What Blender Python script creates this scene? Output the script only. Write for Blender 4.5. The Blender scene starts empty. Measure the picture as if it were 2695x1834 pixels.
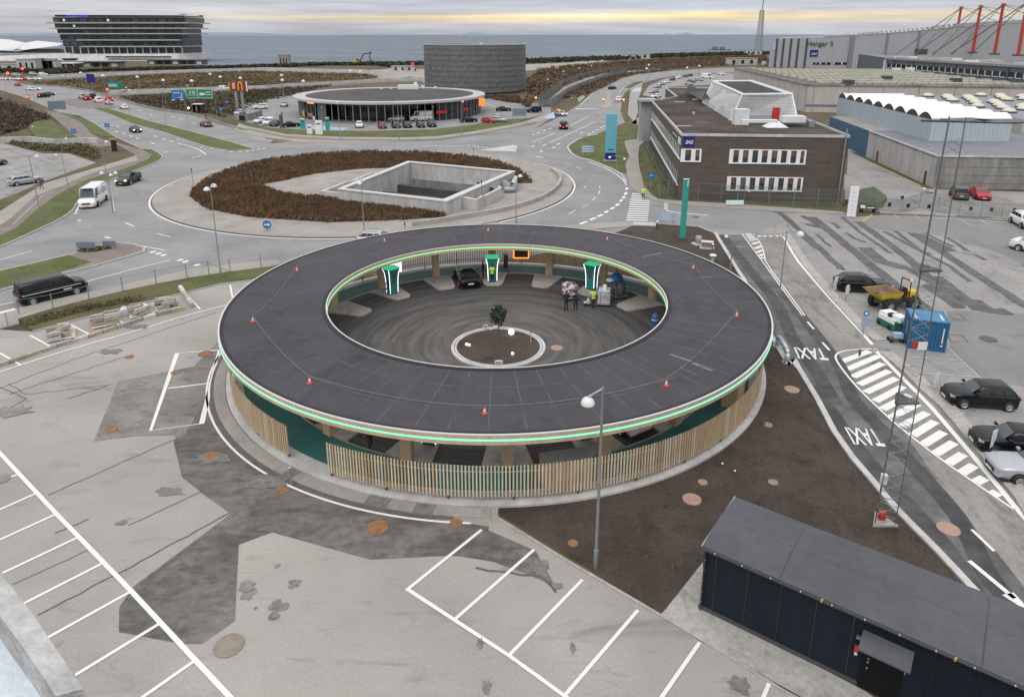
import bpy, bmesh, math, random
from math import sin, cos, pi, radians, hypot, atan2, sqrt, degrees
from mathutils import Vector, Matrix
random.seed(7)
SC = bpy.context.scene
COL = SC.collection
# ------------------------------------------------------------------ camera
CAM_H = 22.0
FPX, HOR, PY, PX = 1830.6, 91.3, 640.2, 1347.5        # lens and horizon surveyed from the photograph (2695 px wide)
PITCH = math.atan((PY - HOR) / FPX)
cam = bpy.data.cameras.new('camera'); cam_o = bpy.data.objects.new('camera', cam); COL.objects.link(cam_o)
cam.sensor_width = 36.0; cam.lens = FPX / 2695 * 36.0
cam.shift_y = -(917 - PY) / 2695
cam.clip_start = 0.5; cam.clip_end = 90000
cam_o.location = (0, 0, CAM_H); cam_o.rotation_euler = (pi / 2 - PITCH, 0, 0)
SC.camera = cam_o
# ------------------------------------------------------------------ world: overcast evening sky, bright streak low over the sea
W = bpy.data.worlds.new('World'); SC.world = W; W.use_nodes = True
nt = W.node_tree; nt.nodes.clear()
def N(t, **k):
    n = nt.nodes.new(t)
    for a, b in k.items(): setattr(n, a, b)
    return n
def LK(a, b): nt.links.new(a, b)
def math_node(op, a, b=None, clamp=False):
    n = N('ShaderNodeMath', operation=op, use_clamp=clamp)
    for i, x in enumerate((a, b)):
        if x is None: continue
        if isinstance(x, (int, float)): n.inputs[i].default_value = x
        else: LK(x, n.inputs[i])
    return n.outputs[0]
def mix_node(f, a, b):
    n = N('ShaderNodeMix', data_type='RGBA')
    for s, x in ((0, f), (6, a), (7, b)):
        if isinstance(x, (int, float)): n.inputs[s].default_value = x
        elif isinstance(x, tuple): n.inputs[s].default_value = (*x, 1)
        else: LK(x, n.inputs[s])
    return n.outputs[2]
SUN_EL, SUN_AZ = radians(52), radians(205)
tc = N('ShaderNodeTexCoord'); sep = N('ShaderNodeSeparateXYZ'); LK(tc.outputs['Generated'], sep.inputs[0])
zz = math_node('MAXIMUM', sep.outputs[2], 0.0)
mp = N('ShaderNodeMapping'); mp.inputs['Scale'].default_value = (2.2, 2.2, 60); LK(tc.outputs['Generated'], mp.inputs[0])
n1 = N('ShaderNodeTexNoise'); n1.inputs['Scale'].default_value = 1.6; n1.inputs['Detail'].default_value = 6; LK(mp.outputs[0], n1.inputs[0])
mp2 = N('ShaderNodeMapping'); mp2.inputs['Scale'].default_value = (1.2, 1.2, 5); LK(tc.outputs['Generated'], mp2.inputs[0])
n2 = N('ShaderNodeTexNoise'); n2.inputs['Scale'].default_value = 2.2; n2.inputs['Detail'].default_value = 7; LK(mp2.outputs[0], n2.inputs[0])
zd = math_node('ADD', zz, math_node('MULTIPLY', math_node('SUBTRACT', n1.outputs[0], 0.5), 0.012))
ramp = N('ShaderNodeValToRGB'); LK(math_node('MULTIPLY', zd, 10.0), ramp.inputs[0])
cr_ = ramp.color_ramp; cr_.interpolation = 'EASE'
stops = [(0.0, (.44, .48, .56)), (.05, (.50, .51, .57)), (.13, (.56, .53, .55)), (.19, (.74, .66, .52)), (.235, (1.0, .80, .42)), (.27, (.66, .60, .55)),
         (.32, (.50, .53, .59)), (.5, (.46, .50, .58)), (1.0, (.52, .52, .535))]
while len(cr_.elements) < len(stops): cr_.elements.new(0.5)
for e, (p, c) in zip(cr_.elements, stops): e.position = p; e.color = (*c, 1)
# cloud structure: long flat banks
mp3 = N('ShaderNodeMapping'); mp3.inputs['Scale'].default_value = (4, 4, 75); LK(tc.outputs['Generated'], mp3.inputs[0])
n3 = N('ShaderNodeTexNoise'); n3.inputs['Scale'].default_value = 1.1; n3.inputs['Detail'].default_value = 8; n3.inputs['Roughness'].default_value = .6; LK(mp3.outputs[0], n3.inputs[0])
# the streak is strongest straight ahead and dies out to the sides
azf = math_node('MULTIPLY', math_node('POWER', math_node('MAXIMUM', math_node('ADD', math_node('MULTIPLY', sep.outputs[0], 0.12), math_node('MULTIPLY', sep.outputs[1], .99)), 0.0), 9.0), 1.15, True)
plain = N('ShaderNodeValToRGB'); LK(math_node('MULTIPLY', zd, 10.0), plain.inputs[0])
pr = plain.color_ramp
for e, (p, c) in zip(pr.elements, ((0.0, (.50, .51, .55)), (1.0, (.52, .52, .535)))): e.position = p; e.color = (*c, 1)
low = mix_node(azf, plain.outputs[0], ramp.outputs[0])
cl = math_node('MULTIPLY', math_node('ADD', math_node('MULTIPLY', n2.outputs[0], 0.5), 0.75), math_node('ADD', math_node('MULTIPLY', n3.outputs[0], 0.95), 0.33))
grade = math_node('ADD', math_node('MULTIPLY', zz, 1.55), 1.02)          # overcast sky: zenith brighter than the horizon
g3 = N('ShaderNodeVectorMath', operation='SCALE'); LK(low, g3.inputs[0]); LK(math_node('MULTIPLY', math_node('MULTIPLY', cl, grade), 10.0), g3.inputs[3])
sky = N('ShaderNodeTexSky', sky_type='NISHITA'); sky.sun_disc = False; sky.sun_elevation = SUN_EL; sky.sun_rotation = SUN_AZ; sky.air_density = 1.5; sky.dust_density = 3
bg = N('ShaderNodeBackground'); bg.inputs['Strength'].default_value = 0.1
LK(mix_node(0.94, sky.outputs[0], g3.outputs[0]), bg.inputs['Color'])
wo = N('ShaderNodeOutputWorld'); LK(bg.outputs[0], wo.inputs[0])
# ------------------------------------------------------------------ sun behind the cloud
sl = bpy.data.lights.new('sun', 'SUN'); sl.energy = 0.8; sl.angle = radians(40); sl.color = (1, .98, .95)
so = bpy.data.objects.new('sun', sl); COL.objects.link(so)
so.rotation_euler = (pi / 2 - SUN_EL, 0, pi - SUN_AZ)
# ------------------------------------------------------------------ exposure
vs = SC.view_settings
vs.view_transform = 'Standard'; vs.look = 'None'; vs.exposure = 0.42; vs.gamma = 1.0; vs.use_curve_mapping = False

# ================================================================== survey helpers: photograph pixel -> metres
CP, SP = cos(PITCH), sin(PITCH)
def G(px, py, z=0.0):
    X = (px - PX) / FPX; Y = -(py - PY) / FPX
    dy = CP + Y * SP; dz = -SP + Y * CP
    t = (CAM_H - z) / -dz
    return (X * t, dy * t)
def ZAT(Y, py):
    v = -(py - PY) / FPX
    return CAM_H + Y * (-SP + v * CP) / (CP + v * SP)
def XAT(Y, z, px):
    dep = Y * CP - (z - CAM_H) * SP
    return (px - PX) / FPX * dep
class View:
    def __init__(s, ox, oy, k): s.o = (ox, oy, k)
    def px(s, x, y): return s.o[0] + x / s.o[2], s.o[1] + y / s.o[2]
    def __call__(s, *pts, z=0.0): return [G(*s.px(x, y), z) for x, y in pts]
    def one(s, x, y, z=0.0): return G(*s.px(x, y), z)
    def z(s, Y, y): return ZAT(Y, s.o[1] + y / s.o[2])
    def wall(s, A, B, x, y):            # pixel -> point on the vertical plane through A and B
        px, py = s.px(x, y)
        X = (px - PX) / FPX; v = -(py - PY) / FPX
        d = (X, CP + v * SP, -SP + v * CP)
        n = (-(B[1] - A[1]), B[0] - A[0])
        t = (A[0] * n[0] + A[1] * n[1]) / (d[0] * n[0] + d[1] * n[1])
        return (d[0] * t, d[1] * t, CAM_H + d[2] * t)
v1 = View(0, 0, 3.32); v2 = View(650, 50, 2.905); v3 = View(1400, 50, 3.5754); v4 = View(1950, 0, 3.1195); v5 = View(0, 350, 3.32)
v6 = View(0, 620, 2.905); v7 = View(480, 370, 2.2784); v8 = View(1480, 220, 2.905); w1 = View(2000, 380, 3.344); w2 = View(1950, 600, 3.1195)
w3 = View(850, 580, 2.4463); w4 = View(550, 900, 2.905); w5 = View(1250, 900, 2.7341); w6 = View(2000, 900, 2.8763); w7 = View(1750, 1250, 2.4593)
w8 = View(0, 1150, 2.313); D = View(0, 0, .86234)
x1 = View(0, 130, 11.3); x2 = View(180, 150, 9.683); x3 = View(1680, 170, 7.747); x4 = View(2450, 420, 6.086); x5 = View(2450, 960, 4.653)
x6 = View(660, 240, 6.835); x7 = View(1000, 240, 4.842); x8 = View(420, 190, 8.3); y1 = View(0, 230, 5.859); y2 = View(2240, 700, 6.327)
y3 = View(1470, 660, 8.79); y4 = View(960, 650, 5.81); y5 = View(100, 0, 5.282); y6 = View(2400, 180, 7.19); y7 = View(1100, 200, 5.81)

# ================================================================== materials
MATS = {}
def M(name, col, rough=.8, var=.12, scale=2.0, metal=0.0, bump=0.0, bscale=None, big=0.0, bigscale=.12, col2=None, stretch=None, coat=0.0, spec=.5, coord='Object', detail=5, stain=0.0, sscale=.4, sst=(1, 1, 1), sth=.56):
    if name in MATS: return MATS[name]
    m = bpy.data.materials.new(name); m.use_nodes = True; t = m.node_tree; nd = t.nodes; lk = t.links
    b = nd['Principled BSDF']; b.inputs['Roughness'].default_value = rough; b.inputs['Metallic'].default_value = metal
    b.inputs['Coat Weight'].default_value = coat; b.inputs['Specular IOR Level'].default_value = spec
    if coord == 'World':
        gg = nd.new('ShaderNodeNewGeometry'); src = gg.outputs['Position']
    else:
        tcn = nd.new('ShaderNodeTexCoord'); src = tcn.outputs['Object']
    if stretch:
        mpn = nd.new('ShaderNodeMapping'); mpn.inputs['Scale'].default_value = stretch; lk.new(src, mpn.inputs[0]); src = mpn.outputs[0]
    no = nd.new('ShaderNodeTexNoise'); no.inputs['Scale'].default_value = scale; no.inputs['Detail'].default_value = detail; no.inputs['Roughness'].default_value = .65
    lk.new(src, no.inputs['Vector'])
    mr = nd.new('ShaderNodeMapRange'); mr.inputs[1].default_value = .3; mr.inputs[2].default_value = .7; mr.inputs[3].default_value = 0; mr.inputs[4].default_value = 1
    lk.new(no.outputs[0], mr.inputs[0])
    c2 = col2 or tuple(min(1, c * (1 + var)) for c in col); c1 = col if col2 else tuple(c * (1 - var) for c in col)
    mx = nd.new('ShaderNodeMix'); mx.data_type = 'RGBA'; mx.inputs[6].default_value = (*c1, 1); mx.inputs[7].default_value = (*c2, 1)
    lk.new(mr.outputs[0], mx.inputs[0]); out = mx.outputs[2]
    if big:
        n2_ = nd.new('ShaderNodeTexNoise'); n2_.inputs['Scale'].default_value = bigscale; n2_.inputs['Detail'].default_value = 4; lk.new(src, n2_.inputs['Vector'])
        m2 = nd.new('ShaderNodeMapRange'); m2.inputs[1].default_value = .32; m2.inputs[2].default_value = .68; m2.inputs[3].default_value = 1 - big; m2.inputs[4].default_value = 1 + big
        lk.new(n2_.outputs[0], m2.inputs[0])
        vm = nd.new('ShaderNodeVectorMath'); vm.operation = 'SCALE'; lk.new(out, vm.inputs[0]); lk.new(m2.outputs[0], vm.inputs[3]); out = vm.outputs[0]
    for kk in range(2 if stain else 0):      # dirt: two layers of worn, ragged blotches and drag marks
        sm = nd.new('ShaderNodeMapping'); sm.inputs['Scale'].default_value = tuple(a * (1, 2.7)[kk] for a in sst); sm.inputs['Rotation'].default_value = (0, 0, (.55, -.3)[kk]); sm.inputs['Location'].default_value = (kk * 31, 7, 0); lk.new(src, sm.inputs[0])
        sn = nd.new('ShaderNodeTexNoise'); sn.inputs['Scale'].default_value = sscale; sn.inputs['Detail'].default_value = 9; sn.inputs['Roughness'].default_value = .68; sn.inputs['Distortion'].default_value = .6; lk.new(sm.outputs[0], sn.inputs['Vector'])
        sr = nd.new('ShaderNodeMapRange'); sr.interpolation_type = 'SMOOTHSTEP'; sr.inputs[1].default_value = sth; sr.inputs[2].default_value = sth + .16; sr.inputs[3].default_value = 1; sr.inputs[4].default_value = 1 - stain * (1, .7)[kk]; lk.new(sn.outputs[0], sr.inputs[0])
        vk = nd.new('ShaderNodeVectorMath'); vk.operation = 'SCALE'; lk.new(out, vk.inputs[0]); lk.new(sr.outputs[0], vk.inputs[3]); out = vk.outputs[0]
    lk.new(out, b.inputs['Base Color'])
    if bump:
        nb = nd.new('ShaderNodeTexNoise'); nb.inputs['Scale'].default_value = bscale or scale * 6; nb.inputs['Detail'].default_value = 4; lk.new(src, nb.inputs['Vector'])
        bn = nd.new('ShaderNodeBump'); bn.inputs['Strength'].default_value = bump; bn.inputs['Distance'].default_value = .05
        lk.new(nb.outputs[0], bn.inputs['Height']); lk.new(bn.outputs[0], b.inputs['Normal'])
    MATS[name] = m; return m
def EM(name, col, s):
    if name in MATS: return MATS[name]
    m = bpy.data.materials.new(name); m.use_nodes = True; b = m.node_tree.nodes['Principled BSDF']
    b.inputs['Base Color'].default_value = (*[c * .5 for c in col], 1); b.inputs['Emission Color'].default_value = (*col, 1); b.inputs['Emission Strength'].default_value = s
    b.inputs['Roughness'].default_value = .4
    MATS[name] = m; return m
wd = dict(coord='World')
m_ground = M('rough_grass', (.060, .058, .026), .95, scale=.35, col2=(.125, .085, .045), big=.35, bigscale=.03, bump=.5, bscale=3, **wd)
m_apron = M('worn_apron_asphalt', (.325, .303, .277), .88, .10, 9, big=.13, bigscale=.14, bump=.2, bscale=40, stain=.30, sscale=.30, sst=(.6, 1.9, 1), sth=.55, **wd)
m_apron2 = M('apron_repair', (.215, .200, .184), .88, .16, 4, big=.22, stain=.35, sscale=.5, sst=(.7, 1.6, 1), sth=.50, bigscale=.3, bump=.2, bscale=40, **wd)
m_patch = M('dark_asphalt_patch', (.150, .141, .132), .85, .22, 2.5, big=.22, bigscale=.38, stain=.34, sscale=.45, sst=(.7, 1.5, 1), sth=.46, bump=.3, bscale=30, **wd)
m_tar = M('tar_joint', (.10, .095, .09), .8, .3, 3, **wd)
m_stain = M('oil_stain', (.17, .163, .152), .7, .35, 3, **wd)
m_road = M('road_asphalt', (.245, .244, .243), .85, .10, 6, big=.12, bigscale=.12, stain=.16, sscale=.15, sst=(1, 1.4, 1), sth=.5, bump=.2, bscale=30, **wd)
m_road_wear = M('road_wheel_track', (.19, .19, .19), .8, .12, 3, big=.15, bigscale=.3, **wd)
m_road2 = M('taxi_lane_asphalt', (.245, .232, .213), .85, .14, 4, big=.18, bigscale=.25, stain=.35, sscale=.35, sst=(1.8, .6, 1), sth=.5, bump=.2, bscale=30, **wd)
m_newroad = M('new_dark_asphalt', (.055, .054, .056), .85, .25, 1.6, big=.3, bigscale=.3, bump=.3, bscale=30, **wd)
m_lot = M('parking_lot_asphalt', (.275, .265, .252), .88, .14, 4, big=.14, bigscale=.2, stain=.38, sscale=.28, sst=(1.5, .7, 1), sth=.53, bump=.2, bscale=30, **wd)
m_lot2 = M('parking_lot_new', (.212, .206, .199), .88, .12, 5, big=.12, bigscale=.2, stain=.25, sscale=.4, sst=(1, 1, 1), sth=.55, **wd)
m_paver = M('pink_grey_pavers', (.315, .287, .262), .9, .14, 8, stain=.22, sscale=.5, sth=.52, big=.12, bigscale=.25, bump=.3, bscale=16, **wd)
m_walk = M('pavement_slabs', (.31, .285, .255), .9, .12, 5, big=.1, bigscale=.2, **wd)
m_redwalk = M('red_brown_pavers', (.20, .165, .145), .9, .18, 6, big=.15, bigscale=.4, **wd)
m_kerb = M('granite_kerb', (.36, .35, .33), .85, .2, 5, **wd)
m_kerbdark = M('dark_kerb', (.11, .105, .10), .85, .2, 5, **wd)
m_grass = M('verge_grass', (.065, .085, .022), .95, .3, 1.6, col2=(.115, .125, .036), big=.25, bigscale=.25, bump=.8, bscale=12, **wd)
m_grass2 = M('worn_verge', (.10, .078, .035), .95, .3, 1.2, col2=(.085, .088, .028), big=.3, bigscale=.3, bump=.8, bscale=10, **wd)
m_soil = M('bare_soil', (.045, .033, .025), .95, .25, 6, col2=(.078, .059, .044), big=.25, bigscale=.3, bump=.9, bscale=14, stain=.35, sscale=.4, sth=.5, **wd)
m_white = M('road_paint', (.74, .73, .70), .7, .08, 7, **wd)
m_wornwhite = M('worn_road_paint', (.50, .49, .47), .8, .2, 6, **wd)
m_yellowpaint = M('yellow_paint', (.55, .42, .14), .8, .15, 5, **wd)
m_conc = M('concrete', (.37, .35, .325), .85, .14, 4, big=.12, bigscale=.5, stain=.3, sscale=.8, sth=.52, bump=.15, bscale=20, **wd)
m_concdark = M('stained_concrete', (.25, .245, .235), .9, .3, 1.2, stretch=(1, 1, .25), big=.25, bigscale=.2, **wd)
m_conclight = M('pale_concrete', (.47, .46, .45), .85, .18, 1.5, stretch=(1, 1, .3), big=.15, bigscale=.3, **wd)
m_teal = M('teal_floor_coating', (.028, .135, .125), .6, .18, 2, big=.15, bigscale=.4, **wd)
m_roof = M('roofing_felt', (.054, .051, .057), .85, .16, 9, big=.12, bigscale=.3, bump=.25, bscale=40, stain=.28, sscale=.35, sth=.52, **wd)
m_wood = M('larch_wood', (.52, .39, .245), .75, .14, 3, stretch=(4, 4, .4), big=.08, bigscale=.4, **wd)
m_woodpale = M('pale_wood', (.60, .51, .385), .75, .16, 3, stretch=(4, 4, .4), **wd)
m_woodgreen = M('greenish_wood', (.50, .49, .37), .75, .16, 3, stretch=(4, 4, .4), **wd)
m_trim = M('pale_roof_trim', (.66, .64, .62), .5, .06, 4, metal=.3)
m_steel = M('galvanised_steel', (.36, .38, .40), .45, .12, 5, metal=.7)
m_steeld = M('dark_steel', (.10, .105, .11), .5, .12, 5, metal=.5)
m_black = M('black_rubber', (.018, .018, .02), .7, .1, 5)
m_blackgl = M('black_glass', (.020, .024, .028), .08, .1, 5, coat=.3)
m_glass = M('window_glass', (.035, .045, .05), .07, .2, 1.2)
m_glassgrey = M('grey_glass', (.10, .12, .13), .1, .25, .8)
m_rim = M('alloy_rim', (.42, .43, .45), .3, .08, 8, metal=.8)
m_plate = M('number_plate', (.7, .7, .68), .5, .05, 5)
m_yplate = M('yellow_number_plate', (.7, .5, .08), .5, .05, 5)
m_whitepaint = M('white_paint', (.76, .77, .77), .4, .05, 2)
m_whitemetal = M('white_sheet_metal', (.68, .70, .71), .45, .08, 1.5)
m_greymetal = M('grey_cladding', (.36, .375, .40), .5, .07, .6, stretch=(1, 1, .2))
m_bluepaint = M('blue_sign', (.03, .16, .42), .5, .08, 4)
m_lblue = M('pale_blue_sign', (.35, .47, .62), .5, .08, 4)
m_signback = M('sign_back', (.19, .23, .29), .55, .1, 3, metal=.3)
m_green = M('green_sign', (.0, .235, .12), .5, .08, 4)
m_tealpaint = M('teal_paint', (.03, .33, .28), .4, .08, 3)
m_red = M('red_paint', (.50, .035, .03), .45, .1, 4)
m_orange = M('orange_cone', (.72, .10, .06), .6, .12, 6)
m_yellow = M('machine_yellow', (.62, .42, .02), .45, .12, 4)
m_brick = None
e_led = EM('green_led', (.14, .92, .52), 1.25)
e_ledw = EM('white_led', (.82, .82, 1.0), 1.6)
e_pink = EM('pink_screen', (1.0, .50, .95), 1.6)
e_orange = EM('orange_lit', (1.0, .22, .03), 2.2)
e_head = EM('headlamp_lit', (1.0, .93, .78), 5.0)
e_tail = EM('tail_lamp_lit', (1.0, .06, .04), 4.0)
e_glow = EM('white_globe_lit', (1.0, .93, .97), 3.0)
m_tail = M('tail_lamp', (.32, .012, .012), .25, .1, 5)
m_head = M('head_lamp', (.34, .36, .38), .15, .1, 5)

# ================================================================== mesh building
class MB:
    def __init__(s): s.v = []; s.f = []
    def add(s, vs, fs):
        o = len(s.v); s.v += [tuple(p) for p in vs]; s.f += [[i + o for i in f] for f in fs]; return s
    def box(s, c, d, rz=0.0, taper=1.0):
        x, y, z = [q / 2 for q in d]; cs, sn = cos(rz), sin(rz)
        vs = []
        for k in (-1, 1):
            t = taper if k > 0 else 1
            for a, b in ((-1, -1), (1, -1), (1, 1), (-1, 1)):
                X, Y = a * x * t, b * y * t
                vs.append((c[0] + X * cs - Y * sn, c[1] + X * sn + Y * cs, c[2] + k * z))
        return s.add(vs, [(3, 2, 1, 0), (4, 5, 6, 7), (0, 1, 5, 4), (1, 2, 6, 5), (2, 3, 7, 6), (3, 0, 4, 7)])
    def prism(s, poly, z0, z1, inset=0):
        poly = ccw(poly); n = len(poly)
        return s.add([(x, y, z0) for x, y in poly] + [(x, y, z1) for x, y in poly],
                     [list(range(n, 2 * n)), list(range(n - 1, -1, -1))] + [(i, (i + 1) % n, n + (i + 1) % n, n + i) for i in range(n)])
    def flat(s, poly, z):
        poly = ccw(poly); return s.add([(x, y, z) for x, y in poly], [list(range(len(poly)))])
    def poly(s, pts): return s.add(pts, [list(range(len(pts)))])
    def tube(s, p, q, r, n=6, r2=None):
        p = Vector(p); q = Vector(q); r2 = r if r2 is None else r2
        d = (q - p).normalized(); a = d.orthogonal().normalized(); b = d.cross(a)
        vs = []
        for c, rr in ((p, r), (q, r2)):
            for i in range(n):
                t = 2 * pi * i / n; vs.append(c + a * rr * cos(t) + b * rr * sin(t))
        return s.add(vs, [(i, (i + 1) % n, n + (i + 1) % n, n + i) for i in range(n)] + [list(range(n - 1, -1, -1)), list(range(n, 2 * n))])
    def path(s, pts, r, n=5):
        for a, b in zip(pts, pts[1:]): s.tube(a, b, r, n)
        return s
    def lathe(s, c, prof, n=12, a0=0, a1=2 * pi, axis='z'):
        m = len(prof); full = abs(a1 - a0 - 2 * pi) < 1e-6; k = n if full else n + 1
        vs = []
        for i in range(k):
            t = a0 + (a1 - a0) * i / n
            for r, z in prof:
                if axis == 'z': vs.append((c[0] + r * cos(t), c[1] + r * sin(t), c[2] + z))
                else: vs.append((c[0] + r * cos(t), c[1] + z, c[2] + r * sin(t)))
        fs = []
        for i in range(n):
            j = (i + 1) % k
            for q in range(m - 1):
                f = (i * m + q, j * m + q, j * m + q + 1, i * m + q + 1)
                fs.append(f if axis == 'z' else f[::-1])
        s.add(vs, fs); return s
    def ring(s, c, r0, r1, z0, z1, a0=0, a1=360, n=96):   # annular slab
        full = a1 - a0 >= 359.9; k = n if full else n + 1
        vs = []
        for i in range(k):
            t = radians(a0 + (a1 - a0) * i / n)
            for r, z in ((r0, z0), (r1, z0), (r1, z1), (r0, z1)): vs.append((c[0] + r * cos(t), c[1] + r * sin(t), z))
        fs = []
        for i in range(n):
            j = (i + 1) % k
            for q in range(4):
                p = (q + 1) % 4; fs.append((i * 4 + q, j * 4 + q, j * 4 + p, i * 4 + p)[::-1])
        if not full: fs += [(0, 1, 2, 3), tuple((k - 1) * 4 + q for q in (3, 2, 1, 0))]
        return s.add(vs, fs)
    def loft(s, rings, caps=True):
        n = len(rings[0]); o = len(s.v)
        vs = [p for r in rings for p in r]; fs = []
        for k in range(len(rings) - 1):
            for i in range(n): fs.append((k * n + i, k * n + (i + 1) % n, (k + 1) * n + (i + 1) % n, (k + 1) * n + i))
        if caps: fs += [list(range(n - 1, -1, -1)), [(len(rings) - 1) * n + i for i in range(n)]]
        return s.add(vs, fs)
    def strip(s, pts, w, z, closed=False):
        L, R = offset(pts, w / 2, closed)
        n = len(pts); vs = [(x, y, z) for x, y in L] + [(x, y, z) for x, y in R]
        m = n if closed else n - 1
        return s.add(vs, [(n + i, n + (i + 1) % n, (i + 1) % n, i) for i in range(m)])
    def wallstrip(s, pts, w, z0, z1, closed=False):
        L, R = offset(pts, w / 2, closed); n = len(pts)
        vs = [(x, y, z0) for x, y in L] + [(x, y, z0) for x, y in R] + [(x, y, z1) for x, y in L] + [(x, y, z1) for x, y in R]
        m = n if closed else n - 1; fs = []
        for i in range(m):
            j = (i + 1) % n
            fs += [(3 * n + i, 3 * n + j, 2 * n + j, 2 * n + i), (n + i, n + j, 3 * n + j, 3 * n + i), (2 * n + i, 2 * n + j, j, i)]
        if not closed: fs += [(0, n, 3 * n, 2 * n), (n - 1, 3 * n - 1, 4 * n - 1, 2 * n - 1)]
        return s.add(vs, fs)
    def mesh(s, name, smooth=False, off=(0, 0, 0)):
        me = bpy.data.meshes.new(name)
        me.from_pydata([(x - off[0], y - off[1], z - off[2]) for x, y, z in s.v], [], s.f); me.update()
        if smooth: me.polygons.foreach_set('use_smooth', [True] * len(me.polygons))
        return me
    def build(s, name, mat, parent=None, smooth=False, world=False, fixn=False):
        off = (0, 0, 0)
        if world and parent is not None:
            p = parent; off = Vector()
            while p is not None: off = off + p.location; p = p.parent
        me = s.mesh(name, smooth, off)
        if fixn:
            bm = bmesh.new(); bm.from_mesh(me); bmesh.ops.recalc_face_normals(bm, faces=bm.faces); bm.to_mesh(me); bm.free()
        if mat is not None: me.materials.append(mat)
        return place(name, me, parent)
def place(name, me, parent=None, loc=(0, 0, 0), rot=(0, 0, 0)):
    o = bpy.data.objects.new(name, me); COL.objects.link(o)
    if parent is not None: o.parent = parent
    o.location = loc; o.rotation_euler = rot
    return o
def ccw(p):
    p = [tuple(q[:2]) for q in p]
    a = sum(p[i - 1][0] * p[i][1] - p[i][0] * p[i - 1][1] for i in range(len(p)))
    return p if a > 0 else p[::-1]
def offset(pts, d, closed=False):
    n = len(pts); L = []; R = []
    for i in range(n):
        a = pts[i - 1] if (i > 0 or closed) else pts[i]; b = pts[(i + 1) % n] if (i < n - 1 or closed) else pts[i]
        tx, ty = b[0] - a[0], b[1] - a[1]; l = hypot(tx, ty) or 1; nx, ny = -ty / l, tx / l
        k = 1.0
        if 0 < i < n - 1 or closed:
            c, e = pts[i - 1], pts[i]; ux, uy = e[0] - c[0], e[1] - c[1]; ul = hypot(ux, uy) or 1
            cc = abs((ux * tx + uy * ty) / (ul * l)); k = 1 / max(.5, cc)
        L.append((pts[i][0] + nx * d * k, pts[i][1] + ny * d * k)); R.append((pts[i][0] - nx * d * k, pts[i][1] - ny * d * k))
    return L, R
def smooth(pts, n=6, closed=False):
    out = []; m = len(pts)
    for i in range(m if closed else m - 1):
        if closed: p0, p1, p2, p3 = pts[i - 1], pts[i], pts[(i + 1) % m], pts[(i + 2) % m]
        else: p0, p1, p2, p3 = pts[max(0, i - 1)], pts[i], pts[i + 1], pts[min(m - 1, i + 2)]
        for k in range(n):
            t = k / n
            out.append(tuple(.5 * (2 * p1[a] + (p2[a] - p0[a]) * t + (2 * p0[a] - 5 * p1[a] + 4 * p2[a] - p3[a]) * t * t + (3 * p1[a] - p0[a] - 3 * p2[a] + p3[a]) * t ** 3) for a in (0, 1)))
    if not closed: out.append(tuple(pts[-1][:2]))
    return out
def resample(pts, step):
    out = [pts[0]]; acc = 0
    for a, b in zip(pts, pts[1:]):
        l = hypot(b[0] - a[0], b[1] - a[1]); d = step - acc
        while d <= l:
            t = d / l; out.append((a[0] + (b[0] - a[0]) * t, a[1] + (b[1] - a[1]) * t)); d += step
        acc = l - (d - step)
    return out
def arc(c, r, a0, a1, n=24): return [(c[0] + r * cos(radians(a0 + (a1 - a0) * i / n)), c[1] + r * sin(radians(a0 + (a1 - a0) * i / n))) for i in range(n + 1)]
def thing(name, label, cat, loc=(0, 0, 0), rz=0.0, group=None):
    o = bpy.data.objects.new(name, None); COL.objects.link(o); o.empty_display_size = .3
    o.location = (loc[0], loc[1], loc[2] if len(loc) > 2 else 0); o.rotation_euler = (0, 0, rz)
    return tag(o, label, cat, group)
def tag(o, label, cat, group=None):
    o['label'] = label; o['category'] = cat
    if group: o['group'] = group
    return o
def struct(o): o['kind'] = 'structure'; return o
def stuff(o): o['kind'] = 'stuff'; return o
def sheet(name, pts, z, mat, parent=None): 
    o = MB().flat(pts, z).build(name, mat, parent)
    return o if parent else struct(o)
def slab(name, pts, z0, z1, mat, parent=None):
    o = MB().prism(pts, z0, z1).build(name, mat, parent)
    return o if parent else struct(o)
def copy_tree(o, parent=None, loc=None, rz=None, label=None, group=None):
    c = o.copy(); COL.objects.link(c)
    if parent is not None: c.parent = parent
    if loc is not None: c.location = (loc[0], loc[1], loc[2] if len(loc) > 2 else 0)
    if rz is not None: c.rotation_euler = (0, 0, rz)
    if label: c['label'] = label
    if group: c['group'] = group
    for ch in o.children: copy_tree(ch, c)
    return c
_fonts = {}
def text_mesh(txt, size, extrude=.005, shear=0, bold=0.0, spacing=1.0, align='CENTER'):
    cu = bpy.data.curves.new('txt', 'FONT'); cu.body = txt; cu.size = size; cu.extrude = extrude; cu.shear = shear; cu.offset = bold; cu.space_character = spacing
    cu.align_x = align; cu.align_y = 'CENTER'; cu.resolution_u = 3
    o = bpy.data.objects.new('txt', cu); COL.objects.link(o)
    dg = bpy.context.evaluated_depsgraph_get(); dg.update()
    me = bpy.data.meshes.new_from_object(o.evaluated_get(dg))
    bpy.data.objects.remove(o); bpy.data.curves.remove(cu)
    return me
def lettering(txt, size, loc, ang, mat, parent=None, name='lettering', tilt=pi / 2, **k):
    """upright text; ang = direction (about z) in which the text reads"""
    me = text_mesh(txt, size, **k); me.materials.append(mat)
    o = bpy.data.objects.new(name, me); COL.objects.link(o)
    o.rotation_euler = (tilt, 0, ang)
    off = Vector()
    if parent is not None:
        o.parent = parent; p = parent
        while p is not None: off = off + p.location; p = p.parent
    o.location = Vector(loc) - off
    return o
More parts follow.
